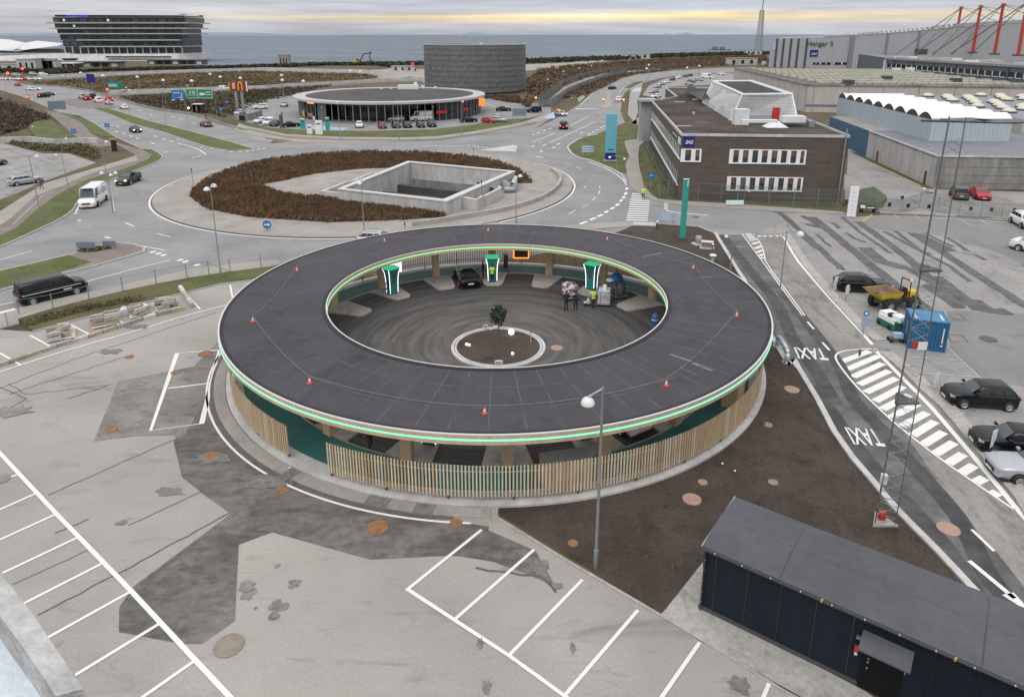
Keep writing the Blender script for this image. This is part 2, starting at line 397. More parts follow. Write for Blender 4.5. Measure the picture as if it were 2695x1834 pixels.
# ================================================================== THE SETTING: land, sea, roads, pavements
Z0, ZL, ZR, ZP, ZM, ZK = 0.0, .010, .020, .028, .036, .11
def P(view, *pts, z=0.0): return view(*pts, z=z)
def holed(outer, hole):
    outer, hole = ccw(outer), ccw(hole)[::-1]
    i, j = min(((i, j) for i in range(len(outer)) for j in range(len(hole))), key=lambda t: hypot(outer[t[0]][0] - hole[t[1]][0], outer[t[0]][1] - hole[t[1]][1]))
    return outer[i:] + outer[:i + 1] + hole[j:] + hole[:j + 1]
def flat_holed(outer, hole, z, name, mat):
    me = bpy.data.meshes.new(name); bm = bmesh.new(); ed = []
    for lp in (outer, hole):
        v = [bm.verts.new((x, y, z)) for x, y in lp]; ed += [bm.edges.new((v[k - 1], v[k])) for k in range(len(v))]
    bmesh.ops.triangle_fill(bm, use_beauty=True, edges=ed, normal=(0, 0, 1)); bmesh.ops.recalc_face_normals(bm, faces=bm.faces)
    for f in bm.faces:
        if f.normal.z < 0: f.normal_flip()
    bm.to_mesh(me); bm.free(); me.materials.append(mat); return struct(place(name, me))
PIT = v7((950, 295), (1575, 365), (1980, 190), (1360, 132), z=1.9)
land = [(-4000, -400), (-6000, 2500)] + D((-700, 92), (-200, 97), (60, 104), (170, 125), (436, 150), (500, 152), (700, 150), (860, 147), (1000, 143), (1250, 139), (1450, 131), (1600, 125), (1740, 120), (1900, 117), (2324, 112)) + [(2500, 1000), (2500, -400)]
flat_holed(land, PIT, Z0, 'ground', m_ground)
m_sea = M('sea_water', (.115, .145, .175), .75, .25, .03, col2=(.205, .235, .262), stretch=(1, 4.0, 1), big=.18, bigscale=.004, spec=.12, **wd)
sheet('sea', [(-60000, 440), (60000, 440), (60000, 62000), (-60000, 62000)], -1.4, m_sea)
m_far_haze = M('distant_coast', (.20, .25, .32), .95, .06, .001, **wd)  # aerial haze painted into this blue-grey, there is no haze volume
def coast(x0, x1, y, h, n, seed):
    r = random.Random(seed); pts = []
    for i in range(n + 1):
        t = i / n; e = min(1, 6 * t, 6 * (1 - t))
        pts.append((x0 + (x1 - x0) * t, h * e * (.6 + .4 * sin(7 * t + seed) + .2 * r.random())))
    mb = MB(); d = 1500
    vs = []
    for x, z in pts: vs += [(x, y, -2), (x, y + d * .5, max(0, z)), (x, y + d, -2)]
    fs = []
    for i in range(n): fs += [(3 * i, 3 * i + 3, 3 * i + 4, 3 * i + 1), (3 * i + 1, 3 * i + 4, 3 * i + 5, 3 * i + 2)]
    mb.add(vs, fs); return mb
struct(coast(-16000, -3300, 14000, 62, 60, 3).build('distant_coast', m_far_haze))
struct(coast(-1300, -250, 16000, 62, 24, 5).build('distant_island', m_far_haze))
struct(coast(4700, 5700, 22000, 75, 8, 2).build('distant_coast', m_far_haze))

# ---- foreground apron, repairs, joints
apron = D((-500, 960), (-300, 850), (0, 748), (74, 753), (226, 713), (404, 668), (502, 644.5), (600, 630), (900, 650), (1135, 1000), (1130, 1172), (1509, 1404), (1590, 1453), (1751, 1548), (1960, 1660), (1960, 1800), (-500, 1800))
sheet('apron', apron, ZL, m_apron)
sheet('apron_repair', D((268, 866), (440, 832), (500, 770), (570, 900), (520, 1000), (410, 1010), (395, 988), (310, 990), (213, 1002)), ZL + .008, m_apron2)
sheet('asphalt_patch', D((393, 999), (413, 1083), (470, 1128), (524, 1166), (303, 1331), (271, 1378), (270, 1434), (413, 1461), (459, 1461), (533, 1409), (542, 1236), (618, 1208), (840, 1270), (1000, 1262), (1095, 1262), (1110, 1195), (900, 1165), (700, 1085), (560, 980), (490, 860), (470, 900), (420, 985)), ZL + .014, m_patch)
sheet('apron_repair', D((1000, 1255), (1100, 1200), (1215, 1250), (1260, 1330), (1190, 1300), (1120, 1275)), ZL + .016, m_patch)
r_ = random.Random(4)
def wob(pts, a=.05, step=.5):
    return [(x + r_.uniform(-a, a), y + r_.uniform(-a, a)) for x, y in resample(pts, step)] + [pts[-1]]
for vw, pts, w in ((w8, ((300, 352), (1050, 20)), .05), (w8, ((780, 540), (1230, 330)), .05), (w8, ((230, 1085), (720, 830), (1400, 462)), .07), (w8, ((80, 900), (560, 680)), .04),
                   (w8, ((330, 590), (540, 500)), .07), (w8, ((860, 900), (1210, 630)), .16), (v6, ((0, 1170), (560, 950), (1650, 590)), .05), (v6, ((60, 1130), (200, 1215), (860, 1140)), .04),
                   (v6, ((520, 1249), (820, 1150)), .06), (w7, ((0, 925), (300, 1110), (690, 1340)), .12), (D, ((950, 1262), (1050, 1250)), .2), (D, ((1080, 1290), (1230, 1310), (1262, 1345)), .10), (D, ((0, 880), (60, 905), (0, 940)), .06), (D, ((20, 895), (160, 850), (300, 805)), .05)):
    struct(MB().strip(wob(vw(*pts)), w, ZL + .019).build('tar_joint', m_tar))
def blot(c, r, seed, z, mat, name='stain', e=1.0):
    q = random.Random(seed); pts = []
    for i in range(16):
        t = 2 * pi * i / 16; rr = r * q.uniform(.55, 1.1); pts.append((c[0] + rr * cos(t) * e, c[1] + rr * sin(t)))
    return sheet(name, smooth(pts, 3, True), z, mat)
for k, (vw, x, y, r, e) in enumerate(((w8, 1515, 950, .45, .7), (w8, 1790, 895, .30, 1), (w8, 1690, 1030, .35, 1.2), (w8, 1690, 785, .14, 1), (w8, 1040, 335, .5, 1.6), (w8, 740, 525, .2, 1.4), (w8, 1555, 1042, .08, 1), (w7, 480, 1360, .45, 1.2),
                                        (D, 1105, 1560, .35, .5), (D, 1090, 1460, .3, .5), (D, 1300, 1470, .25, .5), (D, 1225, 1290, .6, .8), (D, 1265, 1330, .25, 1), (v6, 1040, 700, .5, 2.2), (v6, 850, 890, .5, 1.8), (D, 30, 935, .8, 1.6), (D, 480, 1040, .6, 2.0), (D, 600, 1095, .7, 1.8), (D, 560, 1330, .4, 1), (D, 620, 1400, .25, 1))):
    blot(vw.one(x, y), r, k, ZL + .020 + k * .0012, m_stain if k % 3 else m_apron2, e=e)
m_rust = M('rusty_iron_cover', (.26, .125, .055), .85, .3, 3, **wd)
m_rust2 = M('pinkish_cover', (.36, .235, .18), .85, .15, 3, **wd)
m_cover = M('grey_brown_cover', (.24, .205, .165), .85, .2, 3, **wd)
def cover(vw, x, y, r, mat, z=ZL + .024, n=18):
    c = vw.one(x, y); return struct(MB().lathe((c[0], c[1], z), [(0, .02), (r * .86, .02), (r * .88, .012), (r, .012), (r, -.02)], n).build('manhole_cover', mat))
for a in ((w8, 1285, 118, .42, m_rust), (w8, 1395, 1270, .55, m_cover), (w8, 10, 262, .4, m_cover), (w4, 1290, 1420, .5, m_rust), (w4, 565, 1135, .35, m_rust), (v6, 1340, 1050, .3, m_rust), (v6, 990, 930, .3, m_rust), (v6, 1570, 905, .5, m_rust), (D, 255, 976, .28, m_rust), (D, 2152, 1201, .5, m_rust2), (w3, 1505, 823, .45, m_rust2), (w4, 1890, 1385, .3, m_rust), (v8, 1020, 1022, .45, m_kerbdark), (D, 2200, 575, .7, m_lot2), (w2, 2030, 915, .6, m_tar)): cover(*a)
# ---- soil, strip beside the shed
q1 = View(1760, 600, 5.273)
KERB = q1((640, 70), (760, 270), (870, 450), (960, 600), (1060, 745)) + D((1705, 690), (1745, 755), (1790, 830)) + w6((250, 140), (300, 215), (430, 430), (560, 680), (700, 880), (880, 1090), (1040, 1280), (1340, 1582)) + D((2330, 1470))
sheet('soil', v8((250, 1100), (440, 1100), (720, 1075), (900, 1088), (1040, 1098), (1180, 1155)) + KERB + D((2250, 1560), (1590, 1290), (1512, 1400), (1130, 1165), (1200, 1000), (1300, 700)), ZL, m_soil)
sheet('concrete_strip', w7((245, 565), (5, 868), (-25, 900), (690, 1330), (1000, 1500), (1350, 1720), (1700, 1700), (1300, 1400), (260, 860)), ZL + .012, m_conc)
struct(MB().wallstrip(D((1130, 1176), (1290, 1275), (1509, 1403), (1640, 1482), (1780, 1570)), .12, 0, .06).build('kerb', m_conc))
# ---- road sheets
RC, RI, RO = (-21.49, 106.03), 30.8, 39.6
struct(MB().ring(RC, 30.5, RO, -.2, ZR, 0, 360, 128).build('roundabout_road', m_road))
struct(MB().ring(RC, RO - .2, 50, -.2, ZL + .001, 40, 215, 80).build('roundabout_road', m_road)); struct(MB().ring(RC, RO - .2, 44, -.2, ZL + .0005, 215, 400, 80).build('roundabout_road', m_road))
sheet('road', v1((-400, 690), (0, 695), (120, 705), (215, 740), (560, 765), (760, 795), (1000, 862), (1200, 925), (1400, 970), (1700, 1010), (1950, 1095), (2150, 1150), (2324, 1175)) + v2((100, 905), (200, 930), (120, 1015)) + v5((1900, 240), (1425, 240), (1410, 195), (1330, 155), (1250, 140)) + v1((1000, 1195), (830, 1085), (700, 1015), (520, 985), (400, 935), (200, 850), (0, 790), (-400, 700)), ZR - .004, m_road)
sheet('road', v5((-250, 1120), (0, 1005), (320, 860), (600, 715), (690, 585), (900, 700), (1300, 900), (1600, 960), (2200, 1020)) + v6((2120, 195), (1900, 210), (1500, 255), (1200, 325), (930, 385), (650, 445), (400, 500), (0, 600), (-250, 660)), ZR - .006, m_road)
sheet('road', v2((1300, 960), (1600, 905), (2000, 860), (2324, 765)) + v3((0, 1045), (215, 945), (330, 880), (440, 810), (580, 690), (700, 640), (850, 560), (1000, 525), (1300, 490), (1700, 465), (2100, 455), (2100, 500), (1500, 520), (1200, 560), (1060, 600), (960, 640), (880, 690), (850, 740), (835, 860), (880, 930), (870, 980), (640, 1075), (450, 1130), (340, 1205), (100, 1260)), ZR - .004, m_road)
sheet('road', v8((480, 770), (530, 810), (600, 850), (690, 895), (830, 915), (1100, 940), (1600, 975), (1700, 1060), (1300, 1200), (1180, 1155), (1040, 1098), (900, 1088), (720, 1075), (440, 1080), (100, 1090)), ZR - .006, m_road)
# ---- taxi road and the big lot on the right
LOTEDGE = w2((350, 70), (400, 150), (480, 290), (720, 568), (1000, 870), (1110, 950), (1210, 1030), (1400, 1190), (1600, 1420)) + w6((1400, 440), (1700, 800), (1999, 1170)) + D((2500, 1345))
sheet('parking_lot', v8((1180, 1120), (1545, 985), (2180, 998)) + w1((850, 640), (1100, 622), (1700, 645), (2324, 690)) + D((2700, 540), (2900, 1500), (2600, 1600)) + LOTEDGE[::-1] , ZL, m_lot)
sheet('taxi_road', KERB + D((2500, 1650), (2600, 1500)) + LOTEDGE[::-1] + v8((1400, 1130), (1180, 1100)), ZR - .008, m_road2)
LANE = w2((20, 60), (330, 490), (520, 720), (720, 1010)) + w6((570, 160), (700, 300), (860, 450), (1060, 640), (1240, 900), (1420, 1180), (1600, 1420), (1800, 1600)) + D((2500, 1560))
sheet('new_lane', q1((700, 100), (900, 100)) + LANE + D((2450, 1640),) + KERB[::-1], ZR, M('lane_asphalt', (.115, .112, .11), .85, .3, 1.2, big=.3, bigscale=.35, **wd))
for pts, w in (((q1((750, 100), (1100, 560), (1500, 1050)) + w2((420, 900), (600, 1150), (760, 1435))), 1.0), (w6((400, 330), (560, 560), (760, 830), (960, 1060), (1200, 1320), (1420, 1582)) + D((2300, 1480), (2450, 1600)), .9), (w2((330, 520), (640, 900), (820, 1150)) + w6((700, 420), (900, 640), (1130, 900), (1500, 1330)) + D((2260, 1330), (2400, 1450)), .9)):
    WT = globals().get('WT', 0) + 1; struct(MB().strip(smooth(pts, 5), w, ZR + .006 + WT * .003).build('wheel_track', M('dark_wheel_track', (.062, .06, .06), .8, .35, 1.2, big=.3, bigscale=.5, **wd)))
sheet('lot_repair', w1((880, 680), (980, 642), (1100, 627), (2324, 694), (2700, 720), (2700, 1200), (2100, 960), (1640, 815), (1400, 780), (1010, 745)), ZL + .006, m_lot2)
sheet('lot_repair', w2((1690, 685), (2200, 692), (2500, 720), (2700, 1435), (2300, 1300), (1970, 1240), (1820, 1095), (1720, 980)), ZL + .006, m_lot2)
m_tarband = M('tar_band', (.105, .102, .10), .8, .3, 1.5, big=.2, bigscale=.6, **wd)
for pts, w in ((((170, 600), (420, 820), (720, 1100)), .75), (((210, 620), (330, 740)), .6), (((460, 640), (640, 790), (900, 1000), (1240, 1275), (1500, 1480)), 1.1), (((720, 640), (900, 790), (1150, 960)), .5),
                 (((860, 680), (1010, 790), (1300, 1000), (1500, 1190), (1760, 1420)), 1.0), (((920, 910), (1080, 1040), (1300, 1090)), 1.5), (((1300, 1090), (1480, 1200), (1700, 1340)), .9), (((1100, 770), (1420, 940), (1500, 970)), .5), (((1190, 765), (1400, 930), (1680, 1080), (1850, 1210)), .5),
                 (((1330, 780), (1560, 920), (1850, 1110), (2250, 1370), (2450, 1480)), 1.0), (((1380, 790), (1690, 940)), 1.2), (((1450, 785), (1700, 905)), .4), (((1640, 820), (1880, 970), (1980, 1020)), .45), (((400, 700), (540, 740), (480, 690), (370, 630)), .7), (((640, 690), (700, 740)), .5), (((760, 780), (840, 840), (930, 860)), .4), (((500, 800), (620, 900)), .3), (((400, 820), (520, 920)), 1.0)):
    TB = globals().get('TB', 0) + 1; struct(MB().strip(wob(w1(*pts), .08, 1.2), w, ZL + .012 + TB * .0013).build('tar_band', m_tarband))
for pts, w in ((((1900, 590), (2050, 690), (2200, 690)), 1.3), (((1530, 470), (1800, 660)), 1.0), (((1600, 400), (1960, 680)), 1.1)):
    TB += 1; struct(MB().strip(wob(w2(*pts), .08, 1.2), w, ZL + .012 + TB * .0013).build('tar_band', m_tarband))
for q, pts in ((w2, ((1700, 710), (1800, 712), (1845, 755), (1760, 752))), (w2, ((1700, 880), (1810, 880), (1865, 940), (1720, 930)))):
    struct(MB().strip(q(*pts), .08, ZL + .012, True).build('tar_joint', m_tar))
# ---- yards behind the brown building and the service area
sheet('back_yard', v4((880, 1290), (880, 1180), (1000, 1230), (1300, 1310)) + w1((780, 60), (1450, 390), (2324, 420), (2600, 440), (2600, 690), (2324, 680), (1100, 605), (860, 560), (740, 540)), ZL, m_lot)
sheet('sandy_patch', w1((745, 265), (960, 375), (1000, 400), (860, 420), (740, 400)), ZL + .006, m_walk)
sheet('service_yard', v2((-60, 640), (50, 640), (310, 560), (1810, 600), (2324, 650), (2324, 718), (2150, 762), (1950, 778), (1700, 815), (1400, 848), (900, 858), (460, 850), (180, 835), (0, 790)), ZL, m_road)
sheet('staff_car_park', v3((1040, 720), (1100, 630), (1250, 565), (1500, 525), (1900, 515), (2000, 560), (1700, 620), (1280, 640), (1250, 760)), ZL, m_lot)
sheet('old_car_park', v5((-200, 60), (0, 85), (370, 178), (600, 178), (840, 262), (580, 355), (330, 450), (150, 530), (0, 585), (-200, 640)), ZL, m_lot)
sheet('works_yard', v2((780, 400), (1000, 390), (1100, 380), (1380, 385), (1380, 500), (1250, 440), (1080, 470)), ZL, m_walk)
sheet('works_yard', v3((-100, 430), (300, 415), (700, 380), (700, 410), (420, 440), (100, 480), (-100, 490)), ZL, m_walk)
# ---- pavements (raised on a kerb)
S_PAVE = v6((-250, 660), (0, 600), (400, 500), (650, 445), (930, 385), (1200, 325), (1500, 255), (1900, 210), (2120, 195))
S_EDGE = v6((2150, 225), (2050, 245), (1700, 290), (1440, 330), (1200, 375), (940, 430), (650, 500), (400, 565), (150, 640), (-100, 690), (-250, 740))
slab('pavement', S_PAVE + S_EDGE, 0, ZK, m_walk)
slab('grass_verge', v6((150, 645), (400, 568), (650, 503), (940, 433), (1200, 378), (1440, 333), (1700, 293), (2050, 248), (2160, 230), (2160, 300), (1900, 343), (1690, 370), (1360, 450), (760, 600), (250, 735)), 0, ZK - .03, m_grass2)
slab('grass_verge', v6((1300, 440), (1440, 345), (1700, 300), (2050, 255), (2150, 240), (2150, 300), (1900, 338), (1690, 364), (1400, 436)), 0, ZK - .01, m_grass)
struct(MB().wallstrip(v6((250, 738), (760, 603), (1360, 453), (1690, 373), (1900, 348), (2160, 305)), .14, 0, .1).build('kerb', m_kerb))
struct(MB().ring(RC, 25.2, 30.75, 0, ZK + .04, 0, 360, 128).build('truck_apron', m_paver))
struct(MB().ring(RC, 30.66, 30.84, 0, ZK + .02, 0, 360, 128).build('kerb', m_kerbdark))
flat_holed(arc(RC, 25.3, 0, 356.25, 95), PIT, ZK + .05, 'island_gravel', m_paver)
PAVE_N_UP = v2((-60, 800), (0, 822), (300, 885), (700, 905), (1150, 910), (1450, 902), (1700, 868), (2000, 815), (2150, 780), (2324, 715))
slab('pavement', PAVE_N_UP + v2((2324, 765), (2000, 860), (1600, 905), (1200, 940), (800, 950), (400, 945), (100, 905), (0, 882), (-100, 850)), 0, ZK, m_walk)
slab('cycle_path', v2((0, 838), (300, 900), (700, 922), (1150, 926), (1450, 918), (1700, 886), (2000, 836), (2200, 790), (2220, 800), (2000, 850), (1700, 898), (1450, 930), (1150, 938), (700, 937), (300, 915), (0, 850)), 0, ZK + .006, m_redwalk)
slab('grass_verge', v2((-40, 770), (0, 795), (180, 838), (460, 853), (900, 860), (1400, 850), (1700, 816), (1950, 774), (2140, 762), (2060, 800)) + v2((2000, 813), (1700, 866), (1450, 900), (1150, 908), (700, 903), (300, 883), (0, 820)), 0, ZK - .02, m_grass)
slab('cycle_path', v5((-200, 1010), (0, 905), (150, 830), (330, 670), (480, 560), (650, 465), (800, 400), (1100, 315), (1290, 240), (1330, 190), (1200, 245), (1000, 300), (760, 370), (560, 460), (300, 560), (120, 730), (0, 815), (-200, 900)), 0, ZK - .02, m_redwalk)
slab('pavement', v5((-200, 900), (0, 815), (120, 730), (300, 560), (560, 460), (760, 370), (1000, 300), (1200, 245), (1190, 200), (1080, 235), (900, 290), (700, 350), (400, 440), (250, 530), (0, 690), (-200, 780)), 0, ZK - .03, m_walk)
slab('cycle_path', v1((430, 975), (520, 988), (640, 1022), (720, 1078), (800, 1172), (900, 1222), (1000, 1245), (1250, 1316)) + v5((1330, 190), (1200, 245), (1190, 200), (1030, 110)) + v1((870, 1290), (740, 1255), (650, 1190), (560, 1110), (480, 1040), (380, 960)), 0, ZK - .02, m_redwalk)
slab('grass_verge', v5((-200, 1010), (0, 905), (150, 830), (330, 670), (480, 560), (650, 465), (800, 400), (1100, 315), (1290, 240), (1330, 190), (1260, 150), (1340, 150), (1400, 190), (1410, 225), (1290, 290), (1000, 405), (900, 435), (740, 490), (690, 590), (600, 705), (320, 852), (0, 995), (-200, 1090)), 0, ZK, m_grass)
struct(MB().wallstrip(smooth(v5((-200, 1095), (0, 1000), (320, 857), (600, 710), (690, 592), (745, 488), (900, 432), (1000, 404), (1290, 290), (1415, 228), (1400, 190), (1335, 150)), 4), .25, 0, ZK + .02).build('kerb', m_kerb))
slab('grass_verge', v5((-200, 640), (0, 585), (150, 530), (330, 450), (580, 355), (840, 265), (1040, 170), (1080, 233), (900, 288), (700, 348), (400, 438), (250, 528), (0, 688), (-200, 780)), 0, ZK - .05, m_grass2)
slab('grass_verge', v5((780, 95), (900, 130), (1030, 165), (1075, 233), (850, 262), (700, 215), (600, 180), (370, 178), (130, 110)), 0, ZK - .04, m_ground)
slab('grass_verge', v1((240, 1110), (300, 1070), (460, 1060), (560, 1160), (730, 1245), (480, 1262), (330, 1230)), 0, .25, m_grass)
slab('grass_verge', v1((520, 990), (640, 1018), (760, 1055), (830, 1090), (920, 1150), (1000, 1195), (980, 1200), (880, 1195), (800, 1165), (720, 1075)), 0, ZK, m_grass)
MED = v1((800, 948), (960, 952), (1300, 1060), (1700, 1160), (2000, 1240), (2220, 1305), (2000, 1325), (1800, 1285), (1400, 1150), (1150, 1085), (980, 1010))
slab('grass_median', MED, 0, ZK, m_grass); struct(MB().wallstrip(MED, .3, 0, ZK + .01, True).build('kerb', m_kerb))
slab('paved_median', v1((500, 880), (640, 868), (760, 872), (1040, 935), (960, 950), (800, 946), (690, 945), (600, 920)), 0, ZK - .03, m_redwalk)
SPL = v5((-200, 1270), (0, 1210), (300, 1142), (600, 1072), (830, 1010), (1040, 962), (1180, 980), (1265, 1012), (1255, 1042), (1100, 1090), (815, 1170), (500, 1245), (200, 1330), (-200, 1440))
slab('splitter_island', SPL, 0, ZK, m_redwalk); struct(MB().wallstrip(SPL, .3, 0, ZK + .015, True).build('kerb', m_kerb))
slab('grass_median', v5((-200, 1262), (0, 1216), (300, 1148), (600, 1077), (700, 1110), (800, 1135), (500, 1230), (200, 1310), (-200, 1420)), 0, ZK + .03, m_grass)
PLOT = v8((45, 500), (60, 470), (150, 420), (270, 395), (440, 345), (500, 320), (570, 310), (580, 330), (570, 420), (480, 440), (475, 460), (510, 560), (480, 620), (490, 690), (440, 680), (330, 630), (200, 580), (100, 555))
slab('grass_plot', PLOT, 0, ZK, m_grass); struct(MB().wallstrip(smooth(v8((490, 760), (440, 690), (330, 635), (200, 585), (100, 558), (45, 500), (60, 468), (150, 418), (270, 393)), 4), .35, 0, ZK + .02).build('kerb', m_conclight))
slab('pavement', v8((530, 300), (560, 240), (575, 330), (570, 425), (480, 440), (475, 460), (510, 560), (480, 620), (500, 720), (530, 800), (570, 838), (650, 870), (690, 895), (740, 890), (680, 855), (620, 780), (590, 650), (580, 560), (590, 480), (640, 440), (655, 400), (640, 320), (600, 250)), 0, ZK - .02, m_walk)
slab('grass_verge', v8((585, 560), (595, 650), (625, 780), (690, 855), (745, 888), (700, 790), (650, 640), (610, 560)), 0, ZK - .03, m_grass2)
slab('pavement', v8((690, 895), (740, 888), (830, 898), (1100, 913), (1700, 953), (2110, 983), (2190, 1003), (1700, 985), (1100, 945), (830, 922)), 0, ZK, m_walk)
slab('grass_verge', v8((740, 885), (830, 896), (1100, 911), (1700, 951), (2115, 981), (2180, 900), (1500, 800), (880, 760), (700, 790)), 0, ZK - .03, m_grass)
slab('grass_verge', v8((650, 440), (690, 560), (790, 750), (700, 790), (640, 640), (600, 520)), 0, ZK - .04, m_grass)
slab('gravel_island', v8((540, 1085), (545, 1062), (710, 1070), (716, 1094)), 0, ZK, m_conclight)
slab('pavement', v7((1480, 505), (1600, 490), (1700, 480)) + v8((0, 1100), (90, 1085), (280, 1070), (480, 1058), (540, 1062), (540, 1090), (240, 1120)), 0, ZK - .02, m_walk)
slab('traffic_island', v3((690, 690), (745, 680), (740, 730), (755, 830), (690, 850), (640, 830), (700, 760)), 0, ZK, m_walk)
slab('traffic_island', v3((430, 750), (480, 720), (500, 740), (440, 790)), 0, ZK, m_walk)
slab('cycle_path', v3((930, 650), (1040, 600), (1030, 680), (990, 780), (1000, 880), (960, 970), (900, 900), (915, 760)), 0, ZK - .03, m_walk)
slab('grass_verge', v3((870, 650), (960, 600), (1060, 585), (930, 655)), 0, ZK - .02, m_grass2)
slab('grass_verge', v3((835, 870), (900, 740), (915, 760), (885, 830), (910, 960), (870, 960)), 0, ZK - .02, m_grass2)
slab('splitter_island', v7((1780, 62), (1990, 30), (2010, 40), (2000, 70)), 0, ZK, m_conclight)
slab('blue_paved_corner', v3((110, 940), (200, 880), (218, 890), (215, 940)), 0, ZK + .012, m_lblue)
slab('blue_paved_corner', v3((940, 690), (960, 660), (1030, 650), (1020, 690)), 0, ZK + .01, m_lblue)
sheet('blue_charging_bay', x6((1000, 660), (1130, 625), (1480, 650), (1740, 660), (1640, 720), (1300, 720)), ZL + .012, M('blue_bay_paint', (.30, .42, .56), .8, .1, 3, **wd))
# ---- long kerbs of the two carriageways
struct(MB().wallstrip(v1((215, 738), (560, 763), (760, 793), (1000, 860), (1200, 922), (1400, 967), (1700, 1007), (1950, 1092), (2150, 1147)), .35, 0, .5).build('kerb', m_concdark))
struct(MB().wallstrip(v1((0, 788), (200, 848), (400, 932), (520, 984), (700, 1014), (830, 1084), (1000, 1195), (1250, 1310)), .25, 0, .13).build('kerb', m_kerb))
# ---- motorway ramp with pale parapets
def deck(pa, pb, za, w=.5, h=1.0):
    sheet('ramp_road', pa + pb[::-1], za, m_road)
    for p in (pa, pb): struct(MB().wallstrip(p, w, 0, h).build('parapet', m_conclight))
deck(v1((330, 672), (1000, 648), (1700, 622), (2324, 603)) + v2((560, 395), (900, 402), (1090, 425)), v1((330, 700), (1000, 672), (1700, 640), (2324, 624)) + v2((560, 412), (900, 418), (1090, 432)), ZR)
deck(v1((940, 812), (1340, 800), (2324, 768)) + v2((300, 512), (700, 492), (1100, 468), (1370, 462)), v1((940, 835), (1340, 822), (2324, 788)) + v2((300, 532), (700, 510), (1100, 484), (1370, 476)), ZR)
struct(MB().wallstrip(v1((-100, 1262), (0, 1250), (250, 1242), (480, 1268), (780, 1252), (860, 1262)), .4, 0, 1.2).build('retaining_wall', m_conclight))
# ---- road paint
PAINT = [struct(MB().flat([(RC[0] - .1, RC[1] - RO + .5), (RC[0] + .1, RC[1] - RO + .5), (RC[0], RC[1] - RO + .7)], ZM - .002).build('road_marking', m_white))][0]
def line(vw, pts, w=.12, mat=m_white, z=ZM, name='painted_line', sm=0):
    p = vw(*pts) if vw else pts
    if sm: p = smooth(p, sm)
    o = MB().strip(p, w, z).build(name, mat, PAINT); return o
def stripe(vw, pts, mat=m_white, z=ZM, name='painted_stripe'): return MB().flat(vw(*pts), z).build(name, mat, PAINT)
for k in range(7):      # bay cross lines, left car bays
    a, b = (((220, 345), (-60, 470)), ((345, 470), (-30, 640)), ((480, 610), (15, 830)), ((625, 770), (145, 1015)), ((800, 940), (295, 1220)), ((975, 1135), (460, 1450)), ((1190, 1360), (840, 1605)))[k]
    line(w8, (a, b), .145, z=ZM - .003, name='bay_line')
line(w8, ((110, 230), (50, 250)), .14, z=ZM - .003, name='bay_line')
line(w8, ((-120, -20), (0, 100), (345, 470), (800, 940), (1190, 1360), (1420, 1605)), .19)
line(D, ((1093, 1203), (925, 1338), (1155, 1488), (1290, 1586)), .15)
for a, b in (((1212, 1248), (1030, 1408)), ((1322, 1316), (1155, 1488)), ((1448, 1385), (1283, 1577)), ((1588, 1458), (1495, 1592)), ((1748, 1545), (1725, 1600))): line(D, (a, b), .14, z=ZM - .003, name='bay_line')
line(D, ((497, 795), (402, 803), (342, 978), (458, 962), (497, 795)), .16); line(D, ((382, 882), (478, 870)), .14, z=ZM - .003, name='bay_line')
line(v6, ((-60, 1065), (0, 1045), (460, 895), (1000, 742), (1400, 620), (1730, 535)), .14, sm=4)
for a, b in (((0, 900), (155, 990)), ((230, 765), (395, 855)), ((520, 675), (690, 760)), ((810, 590), (960, 680)), ((1095, 520), (1225, 600)), ((1385, 405), (1530, 565)), ((1760, 380), (1778, 475))): line(v6, (a, b), .15, z=ZM - .003, name='bay_line')
SC_C = (-1.05, 47.5)          # centre of the charging ring
line(None, arc(SC_C, 20.0, -203, -92.5, 60), .13)
line(None, arc(RC, 31.1, 150, 395, 90), .22)
for vw, a, b, w in ((v5, (1090, 785), (1175, 822), .16), (v5, (1370, 880), (1490, 912), .12), (v5, (665, 690), (695, 630), .2), (v5, (650, 705), (680, 703), .5), (v5, (675, 768), (708, 766), .5), (v5, (985, 560), (1000, 690), .05)): line(vw, (a, b), w, name='lane_dash')
line(v5, ((0, 1112), (290, 1030)), .14, name='lane_dash'); line(v6, ((0, 535), (105, 510)), .14, name='lane_dash'); line(v6, ((640, 360), (980, 270), (1300, 190)), .15, name='lane_dash')
line(v5, ((915, 912), (965, 922)), .3, name='lane_dash'); line(v5, ((1100, 962), (1300, 1002), (1440, 1028)), .14)
line(v5, ((-100, 1240), (0, 1212), (600, 1075)), .18); line(v5, ((1550, 92), (1660, 120), (1740, 150), (1800, 192)), .22, name='lane_line', sm=3)
for vw, x, y in ((v5, 1335, 1043), (v5, 1385, 1056), (v5, 1430, 1070), (v5, 1575, 1112), (v5, 1620, 1127), (v5, 1722, 1156)): line(vw, ((x - 25, y + 8), (x + 25, y - 6)), .45, name='give_way_mark')
for x, y in ((1950, 155), (2020, 165), (2100, 165), (2160, 160), (2210, 153), (2260, 146), (2310, 140), (1740, 208), (1695, 218), (1450, 170), (1760, 125), (1850, 140)): line(v5, ((x - 14, y + 3), (x + 14, y - 3)), .4, name='give_way_mark')
for a, b in (((1010, 1150), (1030, 1158)), ((1070, 1165), (1090, 1172)), ((1130, 1188), (1155, 1197)), ((1190, 1208), (1215, 1217)), ((1320, 1250), (1350, 1262)), ((1345, 1190), (1370, 1198)), ((1415, 1212), (1450, 1222)), ((1480, 1232), (1520, 1242)), ((1540, 1215), (1570, 1222)), ((1210, 965), (1240, 973)), ((1310, 1005), (1335, 1012)), ((1500, 1020), (1530, 1028)), ((1570, 1040), (1600, 1048)), ((1680, 1075), (1710, 1082)), ((640, 908), (660, 916)), ((1020, 1105), (1040, 1112))): line(v1, (a, b), .3, name='lane_dash')
